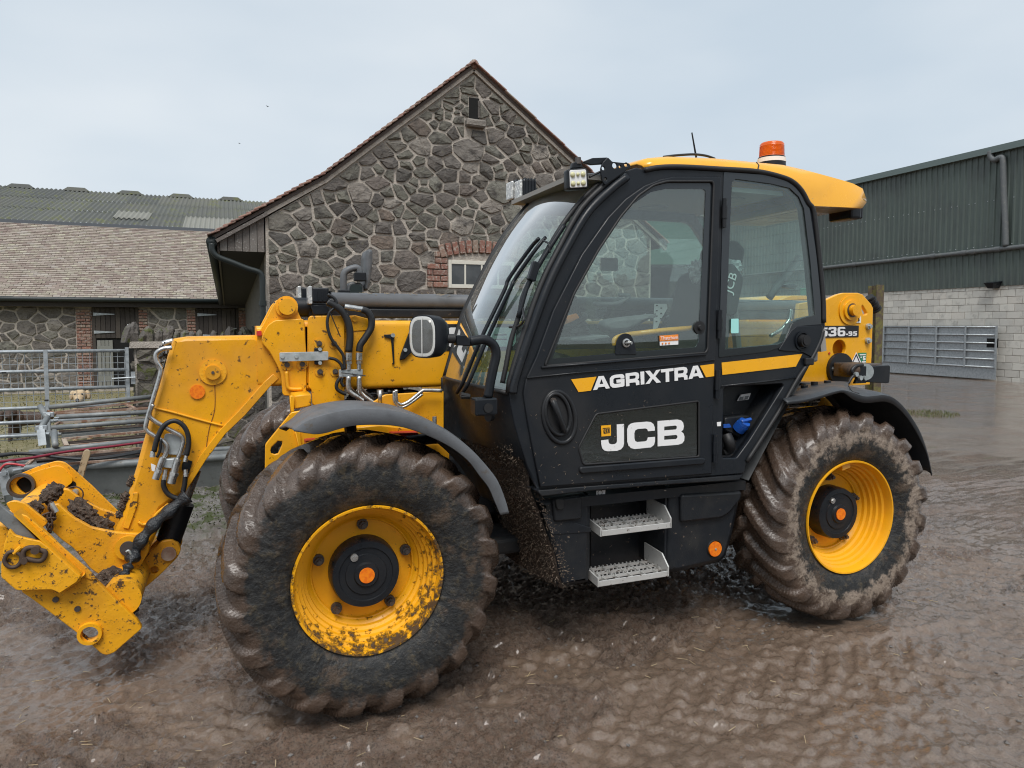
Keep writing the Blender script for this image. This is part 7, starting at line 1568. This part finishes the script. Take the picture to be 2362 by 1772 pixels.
for i, n_ in enumerate(nr_):
    f_ = fa[i] if i < len(fa) else np.array([n_[0]+.03*(i-5)/9, -.58, n_[2]+.05*(1-(i-5)/9)+.0])
    lip = n_+np.array([0, 0, -.035 if 4 < i < 13 else -.012]); top = n_+np.array([0, .03, .012])
    rows_r.append([tuple(lip), tuple(n_), tuple(top), tuple(top*.5+f_*.5+np.array([0, 0, .012])), tuple(f_), tuple(f_+np.array([0, .01, -.05]))])
MB().grid(dens(rows_r)).build('guard', M_fen, fr_, auto=50, solid=.008)
for u, v in ((1125, 965), (1215, 935), (1330, 925), (1300, 983), (1392, 953)):
    q = at(u, v, 'J', -.85); q[2] -= .0; MB().cyl(q+np.array([0, 0, -.03]), q+np.array([0, 0, .012]), .020, 12).build('fixing_bolt', M_rub, fr_)
mb = MB(); a, b = at(975, 1130, 'J', -.62), at(1230, 1115, 'J', -.62); mb.cyl(a, b, .016, 12); a, b = at(1150, 1085, 'J', -.62), at(1250, 1075, 'J', -.62); mb.cyl(a, b, .018, 12); mb.build('steering_ram', M_steel, fr_, auto=40)
plate('rear_axle_plate', xz('J', [(980, 1195), (985, 1100), (1270, 1045), (1400, 1080), (1520, 1160), (1200, 1200)], -.55), -.55, .05, M_yel, ch, (), .006)
# ================================================================== LEFT-HAND YARD
rr = random.Random(77)
# ---- galvanised field gate with mesh
GYt = 6.0
gate = tag(empty('mesh_field_gate'), 'galvanised tubular gate with wire mesh in front of the two dogs', 'gate')
gx0, gx1 = -5.2, at(1247, 300, 'B', GYt)[0]
zs = [at(600, v, 'B', GYt)[2] for v in (130, 322, 495, 675, 810, 940)]
for z in zs: MB().tube([(gx0, GYt, z), (gx1, GYt, z)], .021, 10, smooth=False).build('rail', M_galv, gate, smooth=True)
MB().bar((gx1+.005, GYt, zs[-1]-.04), (gx1+.005, GYt, zs[0]+.04), .04, .04, (1, 0, 0)).build('end_upright', M_galv, gate)
xm = at(456, 300, 'B', GYt)[0]
for x in (xm, xm-1.5): MB().bar((x, GYt-.024, zs[-1]-.02), (x, GYt-.024, zs[0]+.02), .045, .006, (0, 1, 0)).build('upright', M_galv, gate)
mb = MB()
x = gx0
while x < gx1: mb.bar((x, GYt+.024, zs[-1]-.05), (x, GYt+.024, zs[0]-.02), .006); x += .0762
z = zs[-1]-.05
while z < zs[0]: mb.bar((gx0, GYt+.028, z), (gx1, GYt+.028, z), .006); z += .0762
mb.build('wire_mesh', M_galv, gate)
a, b = at(1100, 398, 'B', GYt-.06), at(1330, 385, 'B', GYt-.06); MB().tube([a, b], .010, 8, smooth=False).build('latch_bar', M_galv, gate)
a, b = at(1305, 330, 'B', GYt-.03), at(1308, 450, 'B', GYt-.03); MB().bar(a, b, .05, .012, (0, 1, 0)).build('latch_plate', M_galv, gate)
for u, v in ((455, 610), (1195, 128), (38, 340)):
    q = at(u, v, 'B', GYt-.03); MB().box((q[0]-.022, GYt-.032, q[2]-.008), (q[0]+.022, GYt+.02, q[2]+.008)).build('cable_tie', M_blackp, gate)
# ---- coped stone wall running from the gate to the barn
WYy = 6.15
lw = tag(empty('boundary_wall'), 'low mossy stone wall with jagged upright coping between gate and barn', 'stone wall')
wx0, wx1 = gx1+.07, -.05; wt = at(1000, 1325, 'A', WYy)[2]
core = ext_poly('core', [(wx0, 0), (wx1, 0), (wx1, wt-.02), (wx0, wt-.02)], WYy, WYy+.45, M_mortar, lw)
M_mstone = material('mossy_stone', (.11, .10, .09), .9, objrand=[(.12, .105, .092), (.10, .09, .082), (.15, .135, .11), (.13, .12, .105)], var=(7, (.075, .085, .022), .52, .64), spots=(40, (.42, .42, .40), .70, .74), bump=(16, .03, 9))
stonework(core, [(wx0+.01, .02), (wx1, .02), (wx1, wt-.03), (wx0+.01, wt-.03)], lambda a, b, d: (a, WYy-d, b), 21, [(.20, 60), (.15, 200), (.10, 500), (.06, 900)], gap=.022, proud=.04, mat=M_mstone)
stonework(core, [(WYy+.01, .02), (WYy+.44, .02), (WYy+.44, wt-.03), (WYy+.01, wt-.03)], lambda a, b, d: (wx0-d, a, b), 22, [(.16, 60), (.11, 200), (.07, 500)], gap=.022, proud=.03, mat=M_mstone)
def coping(x, y, w, d, h, lean, seed):
    g = random.Random(seed); V = []; n = 8
    for lv, (s, zz) in enumerate(((1, 0), (1.02, .45), (.82, .8), (.35, 1.0))):
        for k in range(n):
            t = 2*math.pi*k/n; V.append((math.cos(t)*w/2*s*g.uniform(.85, 1.1)+lean*h*zz, math.sin(t)*d/2*s*g.uniform(.85, 1.1), h*zz*g.uniform(.94, 1.05)))
    F = [(i*n+k, i*n+(k+1) % n, (i+1)*n+(k+1) % n, (i+1)*n+k) for i in range(3) for k in range(n)]+[tuple(range(3*n, 4*n)), tuple(range(n))[::-1]]
    o = mesh('coping_stone', V, F, M_mstone, core); o.location = (x, y, wt+.05); return o
ext_poly('capping_bed', [(wx0-.05, wt-.02), (wx1, wt-.02), (wx1, wt+.06), (wx0-.04, wt+.06)], WYy-.06, WYy+.48, M_mortar, core)
for i, (u, h, w, ln) in enumerate(((925, .24, .16, .28), (995, .26, .13, -.1), (1050, .17, .16, .2), (1095, .20, .15, -.1), (1160, .17, .12, .1), (1225, .21, .17, .15), (1290, .15, .1, 0), (1345, .15, .13, .1), (1400, .14, .12, 0), (1450, .16, .10, .1), (1560, .15, .10, 0), (1615, .13, .08, .2), (1680, .20, .16, .0), (1755, .15, .1, .1), (1820, .2, .16, -.4), (1880, .2, .12, -.3))):
    q = at(u, 1300, 'A', WYy+.2)
    if q[0] < wx1: coping(q[0], WYy+.2, w, .34, h, ln, i)
# ---- the two dogs
def animal(name, pts, edges, rad, mat, parent, sub=2):
    me = bpy.data.meshes.new(name); me.from_pydata([tuple(p) for p in pts], edges, []); me.update()
    o = bpy.data.objects.new('tmp_'+name, me); COL.objects.link(o)
    sk = o.modifiers.new('skin', 'SKIN'); sk.use_smooth_shade = True
    for i, v in enumerate(me.skin_vertices[0].data): v.radius = (rad[i], rad[i]); v.use_root = (i == 0)
    s = o.modifiers.new('sub', 'SUBSURF'); s.levels = sub; s.render_levels = sub
    dg = bpy.context.evaluated_depsgraph_get(); m2 = bpy.data.meshes.new_from_object(o.evaluated_get(dg)); bpy.data.objects.remove(o); m2.name = name
    m2.polygons.foreach_set('use_smooth', [True]*len(m2.polygons)); m2.materials.clear(); m2.materials.append(mat)
    ob = bpy.data.objects.new(name, m2); return link(ob, parent)
M_lab = material('golden_coat', (.50, .36, .21), .85, var=(12, (.60, .47, .31), .4, .65), bump=(90, .01)); M_labl = material('pale_muzzle_coat', (.62, .50, .35), .85)
M_span = material('chocolate_coat', (.050, .028, .019), .5, var=(14, (.085, .05, .034), .4, .65), bump=(70, .015)); M_nose = material('dog_nose', (.015, .012, .012), .35); M_eye = material('dog_eye', (.01, .008, .006), .1)
lp_ = at(188, 914, 'N', 7.6)
lab = tag(empty('dog', (lp_[0], 7.6, 0)), 'golden labrador peering through the gate, only head and chest showing', 'dog')
hz = lp_[2]
animal('body', [(0, .22, .42), (0, .05, .46), (0, -.06, .52), (0, -.09, hz-.06), (0, .5, .40), (0, .72, .38), (.09, -.02, .25), (.09, -.03, .02), (-.09, -.02, .25), (-.09, -.03, .02), (.09, .70, .24), (.09, .74, .02), (-.09, .70, .24), (-.09, .74, .02), (.0, .9, .45)],
       [(0, 1), (1, 2), (2, 3), (0, 4), (4, 5), (1, 6), (6, 7), (1, 8), (8, 9), (5, 10), (10, 11), (5, 12), (12, 13), (5, 14)], [.15, .15, .12, .085, .13, .12, .05, .035, .05, .035, .07, .035, .07, .035, .025], M_lab, lab)
animal('head', [(0, -.06, hz+.0), (0, -.12, hz+.03), (0, -.19, hz-.01), (0, -.25, hz-.045), (0, -.28, hz-.05)], [(0, 1), (1, 2), (2, 3), (3, 4)], [.10, .105, .075, .052, .040], M_lab, lab)
for s in (-1, 1):
    animal('ear', [(s*.07, -.09, hz+.085), (s*.100, -.10, hz+.055), (s*.110, -.11, hz+.0), (s*.104, -.12, hz-.045)], [(0, 1), (1, 2), (2, 3)], [.026, .032, .034, .016], M_lab, lab)
    MB().lathe([(-.016, 0), (-.011, .011), (0, .016), (.01, .01)], c=(s*.042, -.205, hz+.045), n=12).build('eye', M_eye, lab, smooth=True)
MB().lathe([(-.02, 0), (-.016, .016), (0, .026), (.012, .02)], c=(0, -.315, hz-.028), n=14).build('nose', M_nose, lab, smooth=True)
MB().tube([(-.045, -.27, hz-.075), (-.02, -.305, hz-.07), (0, -.315, hz-.06), (.02, -.305, hz-.07), (.045, -.27, hz-.075)], .006, 6).build('mouth', M_nose, lab)
spn = atz(60, 1016, 'N'); spY = spn[1]; sx_c = at(45, 960, 'N', spY)[0]
spa = tag(empty('dog', (sx_c, spY, 0)), 'chocolate brown spaniel standing behind the gate with its head turned to us', 'dog')
x0 = at(35, 965, 'N', spY)[0]-sx_c; x1 = at(95, 965, 'N', spY)[0]-sx_c; bz_ = at(70, 965, 'N', spY)[2]; hz2 = at(30, 955, 'N', spY)[2]; hx2 = at(28, 955, 'N', spY)[0]-sx_c
animal('body', [(x0+.12, 0, bz_-.02), (x0, 0, bz_), (hx2+.03, -.04, hz2-.03), (x1-.08, 0, bz_), (x1+.06, 0, bz_-.01), (x0+.02, .06, .20), (x0+.0, .06, .02), (x0-.02, -.06, .20), (x0-.06, -.06, .02), (x1+.05, .06, .22), (x1+.07, .06, .02), (x1+.02, -.06, .22), (x1+.0, -.06, .02), (x1+.18, 0, bz_+.06), (x0-.09, -.06, .02), (x1-.03, -.06, .02)],
       [(0, 1), (1, 2), (0, 3), (3, 4), (1, 5), (5, 6), (1, 7), (7, 8), (4, 9), (9, 10), (4, 11), (11, 12), (4, 13), (8, 14), (12, 15)], [.115, .11, .085, .105, .10, .055, .036, .055, .038, .06, .036, .06, .038, .025, .03, .03], M_span, spa)
animal('head', [(hx2+.02, -.03, hz2), (hx2, -.10, hz2+.03), (hx2-.005, -.17, hz2-.015), (hx2-.01, -.23, hz2-.05)], [(0, 1), (1, 2), (2, 3)], [.095, .098, .065, .045], M_span, spa)
for s in (-1, 1):
    animal('ear', [(hx2+s*.085, -.08, hz2+.06), (hx2+s*.125, -.09, hz2+.0), (hx2+s*.125, -.10, hz2-.07), (hx2+s*.11, -.10, hz2-.12)], [(0, 1), (1, 2), (2, 3)], [.035, .048, .05, .025], M_span, spa)
    MB().lathe([(-.012, 0), (-.008, .009), (0, .013), (.01, .008)], c=(hx2+s*.042, -.175, hz2+.035), n=12).build('eye', M_eye, spa, smooth=True)
MB().lathe([(-.018, 0), (-.014, .014), (0, .022), (.01, .018)], c=(hx2-.01, -.275, hz2-.03), n=14).build('nose', M_nose, spa, smooth=True)

# ---- feed trough, hurdles and scrap frames piled beside the machine
P0 = np.array([-1.6, 3.95, .34]); Nn = (0.10, -.30, 1.0)
def pl_(u, v, f='R', dz=0.0): return atp(u, v, f, P0+np.array([0, 0, dz]), Nn)
M_trough = material('galvanised_trough', (.155, .165, .165), .55, .2, var=(4, (.21, .22, .215), .4, .7), dirt=(14, (.11, .105, .10), .55, .75), bump=(50, .002))
tr0, tr1 = atz(960, 1560, 'R')*0+atz(900, 1490, 'R'), atz(1600, 1435, 'R')
dirx = (tr1-tr0); dirx[2] = 0; dirx /= np.linalg.norm(dirx); nrm = np.array([-dirx[1], dirx[0], 0])
trg = tag(empty('feed_trough'), 'long grey galvanised feed trough lying under the pile of hurdles', 'trough')
s0_ = tr0-dirx*.55; s1_ = tr0+dirx*2.4; ht = .31
mb = MB(); rim = []
for c, o_ in ((s0_, 0), (s1_, 0)): rim.append(c)
prof = [(0.02, 0), (-.05, ht), (-.045, ht+.01), (-.035, ht), (.03, .02), (.40, .02), (.46, ht), (.47, ht+.01), (.48, ht), (.42, 0)]
rowsT = [[tuple(c+nrm*a+np.array([0, 0, b])) for a, b in prof] for c in (s0_, s1_)]
mb.grid(rowsT); mb.build('body', M_trough, trg)
for c in (s0_, s1_): MB().add([tuple(c+nrm*a+np.array([0, 0, b])) for a, b in ((.02, 0), (-.05, ht), (.48, ht), (.42, 0))]+[tuple(c+dirx*.012+nrm*a+np.array([0, 0, b])) for a, b in ((.02, 0), (-.05, ht), (.48, ht), (.42, 0))], [(0, 1, 2, 3), (7, 6, 5, 4), (0, 4, 5, 1), (1, 5, 6, 2), (2, 6, 7, 3), (3, 7, 4, 0)]).build('end', M_trough, trg)
MB().tube([tuple(s0_-nrm*.055+np.array([0, 0, ht+.01])), tuple(s1_-nrm*.055+np.array([0, 0, ht+.01]))], .038, 12, smooth=False).build('rolled_rim', M_galvd, trg, smooth=True)
MB().tube([tuple(s0_+nrm*.485+np.array([0, 0, ht+.01])), tuple(s1_+nrm*.485+np.array([0, 0, ht+.01]))], .03, 12, smooth=False).build('rolled_rim', M_galvd, trg, smooth=True)
def ext_line(a, b, k): a, b = np.array(a), np.array(b); return a, a+(b-a)*k
def hurdle(name, label, rails, ends, r, mat, dz, k=1.35, cat='hurdle'):
    o = tag(empty(name), label, cat, None)
    for (u0, v0, u1, v1) in rails:
        a, b = ext_line(pl_(u0, v0, 'R', dz), pl_(u1, v1, 'R', dz), k); MB().tube([a, b], r, 10, smooth=False).build('rail', mat, o, smooth=True)
    for (u0, v0, u1, v1, rw_) in ends: MB().tube([pl_(u0, v0, 'R', dz+.02), pl_(u1, v1, 'R', dz+.02)], rw_, 10, smooth=False).build('end_post', mat, o, smooth=True)
    return o
h1 = hurdle('cattle_hurdle', 'upper galvanised hurdle lying at the back of the pile beyond the trough', [(625, 330, 1825, 205), (720, 455, 1825, 395), (650, 595, 1825, 505)], [(515, 320, 600, 470, .030), (600, 470, 520, 600, .030), (690, 640, 705, 820, .030)], .026, M_galvd, .10)
for u, v in ((620, 430), (530, 600)):
    a = pl_(u, v, 'R', .13); MB().cyl(a, a+np.array([0, -.03, .01]), .022, 10).box(tuple(a-np.array([.05, .02, .02])), tuple(a+np.array([.05, .02, .03]))).build('hinge_pin', M_galv, h1, bevel=.004)
mb = MB(); a, b = pl_(520, 610, 'R', .14), pl_(545, 815, 'R', .0); mb.bar(a, b, .07, .012, (0, 1, 0)); mb.build('hinge_strap', M_galv, h1)
a, b = pl_(600, 660, 'R', .1), pl_(620, 840, 'R', -.1); MB().bar(a, b, .035, .03, (0, 1, 0)).build('leg', M_galv, h1)
for u, v in ((680, 500), (690, 470)): MB().tube([pl_(u, v, 'R', .12), pl_(u+60, v-6, 'R', .12)], .012, 8, smooth=False).build('bolt', M_galv, h1)
h2 = hurdle('cattle_hurdle', 'lower dark tubed hurdle lying along the front of the pile', [(370, 910, 1825, 755), (300, 1110, 700, 1075)], [(60, 1080, 180, 1030, .028)], .027, M_galvd, .06)
for P, w_ in ((((40, 1150), (105, 1450)), .075), (((215, 1330), (250, 1640)), .07)):
    a, b = at(*P[0], 'R', 2.9), at(*P[1], 'R', 2.9); b[2] = max(b[2], .0); MB().bar(a, b, w_, .012, (0, 1, 0)).build('leg_strap', M_galv, h2, bevel=.003)
a = at(60, 1165, 'R', 2.9); MB().cyl(a, a+np.array([0, -.03, 0]), .02, 10).build('pin', M_galv, h2); a, b = at(160, 1140, 'R', 2.9), at(300, 1115, 'R', 2.95); MB().tube([a, b], .014, 8, smooth=False).build('pin_bar', M_galv, h2)
a, b = at(215, 1230, 'R', 2.92), at(250, 1400, 'R', 2.92); MB().tube([at(290, 1110, 'R', 2.95), at(800, 1085, 'R', 3.2)], .03, 10, smooth=False).build('rail', M_galvd, h2, smooth=True)
def frame(name, label, bars, dz, mat, w=.035):
    o = tag(empty(name), label, 'frame')
    for (u0, v0, u1, v1, k) in bars:
        a, b = ext_line(pl_(u0, v0, 'R', dz), pl_(u1, v1, 'R', dz), k); MB().bar(a, b, w, .022).build('angle_bar', mat, o)
    return o
frame('angle_iron_frame', 'rusty angle iron frame highest in the pile, against the upper hurdle', [(700, 400, 1825, 255, 1.3), (720, 415, 1825, 345, 1.3), (620, 375, 700, 420, 1), (1590, 285, 1720, 345, 1)], .05, M_rust)
M_rustp = material('pale_rusty_bar', (.38, .32, .26), .8, var=(10, (.24, .13, .085), .45, .6), bump=(60, .002))
frame('angle_iron_frame', 'pale rusty angle iron frame in the middle of the pile', [(760, 530, 1825, 455, 1.3), (750, 640, 1825, 560, 1.3), (700, 560, 760, 520, 1)], .04, M_rustp, .026)
frame('angle_iron_frame', 'rusty brown frame with a squared pale end low in the pile', [(800, 735, 1825, 640, 1.3), (890, 820, 1825, 745, 1.3), (810, 735, 850, 825, 1)], .03, M_rustp, .042)
frame('angle_iron_frame', 'lowest rusty frame lying inside the rim of the trough', [(830, 935, 1825, 850, 1.3), (440, 985, 830, 935, 1), (340, 1070, 440, 985, 1), (870, 1050, 1780, 985, 1.3)], .02, M_rust, .034)
a = pl_(790, 690, 'R', .02); b = pl_(1825, 590, 'R', .02); mb = MB(); a2 = pl_(780, 640, 'R', .02); b2 = pl_(1825, 570, 'R', .02)
o = tag(MB().add([a2, b2+(b2-a2)*.3, b+(b-a)*.3, a, a2-np.array([0, 0, .04]), b2+(b2-a2)*.3-np.array([0, 0, .04]), b+(b-a)*.3-np.array([0, 0, .04]), a-np.array([0, 0, .04])], [(0, 1, 2, 3), (7, 6, 5, 4), (0, 4, 5, 1), (1, 5, 6, 2), (2, 6, 7, 3), (3, 7, 4, 0)]).build('sheet_metal_strip', M_trough), 'flat dull steel strip lying between the pale frame bars in the pile', 'steel strip')
dk = MB()
for dz, (u0, v0, u1, v1, w_) in ((-.03, (880, 790, 1825, 700, .18)), (-.06, (460, 1010, 1825, 900, .2)), (-.02, (720, 430, 1825, 320, .1))):
    a, b = pl_(u0, v0, 'R', dz), pl_(u1, v1, 'R', dz); dk.bar(a, a+(b-a)*1.3, w_, .02)
o = tag(dk.build('gap_shade_strips', material('rusty_gap_shade', (.055, .038, .03), .85, dirt=(12, (.12, .07, .05), .55, .7))), 'dark rusty strips standing for shaded gaps beneath the frames of the pile', 'gap strips')  # dark brown strips added to paint the shade between the bars
for lab_, P, r, m_ in (('black rubber hoses draped over the pile of hurdles', [(-60, 965), (0, 950), (200, 922), (400, 925), (700, 962), (1050, 992), (1400, 962), (1825, 885)], .016, M_hose), ('thin black cable lying just below the black hoses', [(-60, 935), (100, 922), (300, 915), (600, 950), (900, 975), (1300, 985), (1825, 900)], .012, M_hose)):
    tag(MB().tube([pl_(u, v, 'R', .09) for u, v in P], r, 8).build('hose', m_, smooth=True), lab_, 'hose')
M_redh = material('dark_red_hose', (.20, .012, .03), .3)
tag(MB().tube([pl_(u, v, 'R', .11) for u, v in ((-80, 1040), (0, 1025), (400, 975), (800, 905), (1200, 855), (1500, 820), (1900, 765))], .013, 8).build('hose', M_redh, smooth=True), 'dark red hose stretched tight across the pile of hurdles', 'hose')
tag(MB().tube([at(u, v, 'R', 2.95) for u, v in ((-40, 1190), (0, 1130), (60, 1065), (150, 1052), (240, 1065), (320, 1078))], .010, 8).build('hose', material('pink_red_hose', (.45, .04, .05), .35), smooth=True), 'short loop of pinkish red hose at the hurdle end, far left', 'hose')
# moss and grass
def tuft(name, label, cx, cy, n, rad, h, mat, seed, kind='stuff'):
    g = random.Random(seed); mb = MB()
    for k in range(n):
        a = g.uniform(0, 6.283); r = rad*math.sqrt(g.random()); x, y = cx+r*math.cos(a), cy+r*math.sin(a)*.8; t = g.uniform(0, 6.283); hh = h*g.uniform(.4, 1.1); w_ = .004; l_ = g.uniform(-.6, .6)*hh
        b = np.array([x, y, 0.0]); s = np.array([math.cos(t)*w_, math.sin(t)*w_, 0]); tip = b+np.array([math.sin(t)*l_, -math.cos(t)*l_, hh]); mid = (b+tip)/2+np.array([0, 0, hh*.12]); mb.add([b-s, b+s, mid+s*.7, mid-s*.7, tip], [(0, 1, 2, 3), (3, 2, 4)])
    o = mb.build(name, mat); tag(o, label, name.split('_')[0], None, kind); return o
M_grass = material('grass_blade', (.08, .11, .03), .8, var=(4, (.13, .12, .055), .4, .6))
q = atz(2130, 955, 'N'); tuft('grass_patch', 'small patch of green grass in the mud right of the rear wheel', q[0], q[1], 900, .7, .05, M_grass, 4)
M_mossg = material('moss', (.045, .06, .012), .95, var=(9, (.08, .085, .03), .4, .6))
g = random.Random(15); mb = MB()
for k in range(5200):
    x, y = g.uniform(-3.6, .3), g.uniform(2.2, 6.0)
    if math.sin(x*5.1+1.3*math.sin(y*3.7))+math.sin(y*6.3+x*2.1)+g.uniform(-.6, .6) < .1: continue
    t = g.uniform(0, 6.28); hh = g.uniform(.008, .03); s = np.array([math.cos(t)*.01, math.sin(t)*.01, 0]); b = np.array([x, y, gz(x, y)]); mb.add([b-s, b+s, b+np.array([g.uniform(-.02, .02), g.uniform(-.02, .02), hh])], [(0, 1, 2)])
tag(mb.build('moss_and_weeds', M_mossg), 'low moss and weeds growing on the gravel beside the trough', 'moss', None, 'stuff')
mb = MB()
for k in range(9000):
    x, y = g.uniform(-7.5, -.3), 6.7+10*g.random()**1.6; t = g.uniform(0, 6.28); hh = g.uniform(.015, .05); s = np.array([math.cos(t)*.012, math.sin(t)*.012, 0]); b = np.array([x, y, 0]); mb.add([b-s, b+s, b+np.array([g.uniform(-.04, .04), g.uniform(-.04, .04), hh])], [(0, 1, 2)])
tag(mb.build('paddock_grass', material('tired_grass', (.14, .135, .05), .9, var=(3, (.20, .175, .09), .4, .65))), 'short tired grass of the paddock behind the gate', 'grass', None, 'stuff')
# loose gravel on the yard
mb = MB()
for k in range(2600):
    x, y = g.uniform(-3.4, 4.5), g.uniform(-2.3, 4.6)
    if y < 1.0 and g.random() < .55: continue
    s = g.uniform(.004, .013)*(1.5 if y > 1.5 else 1); z = gz(x, y)+s*.2; V = [(x+s*vx*g.uniform(.6, 1.3), y+s*vy*g.uniform(.6, 1.3), z+s*vz*g.uniform(.4, .9)) for vx, vy, vz in ((1, 0, 0), (-1, 0, 0), (0, 1, 0), (0, -1, 0), (0, 0, 1), (0, 0, -1))]
    mb.add(V, [(0, 2, 4), (2, 1, 4), (1, 3, 4), (3, 0, 4), (2, 0, 5), (1, 2, 5), (3, 1, 5), (0, 3, 5)])
tag(mb.build('gravel', material('loose_gravel', (.16, .15, .14), .7, var=(30, (.08, .07, .065), .4, .6))), 'loose grey gravel scattered over the muddy yard', 'gravel', None, 'stuff')
mb = MB()
for k in range(420):
    x, y = g.uniform(-2.6, 4.5), g.uniform(-2.2, 1.5); a = g.uniform(0, 6.28); l_ = g.uniform(.01, .06); z = gz(x, y)+.008
    mb.tube([(x, y, z), (x+math.cos(a)*l_, y+math.sin(a)*l_, z+g.uniform(-.002, .006))], g.uniform(.0008, .0018), 4, smooth=False)
tag(mb.build('straw', MATS['pale_straw']), 'stray bits of straw trodden into the mud', 'straw', None, 'stuff')
# two birds far off
for i, (u, v) in enumerate(((617, 246), (552, 331))):
    c = CAM+ray(u, v, 'N')*45; o = MB().add([(-.02, -.12, 0), (.02, -.12, 0), (0, .14, .02), (-.22, .0, .10), (.22, .0, .10), (0, 0, .05), (0, 0, -.04)], [(0, 1, 6), (0, 6, 2), (1, 2, 6), (0, 5, 1), (0, 2, 5), (1, 5, 2), (3, 5, 6), (4, 6, 5)]).build('bird', M_blackp)
    o.location = c; o.scale = (.6, .6, .6); o.rotation_euler = (.2, .3*i, .6+i); tag(o, ['tiny dark bird higher in the sky left of the gable', 'tiny dark bird lower in the sky left of the gable'][i], 'bird', 'birds in the sky')
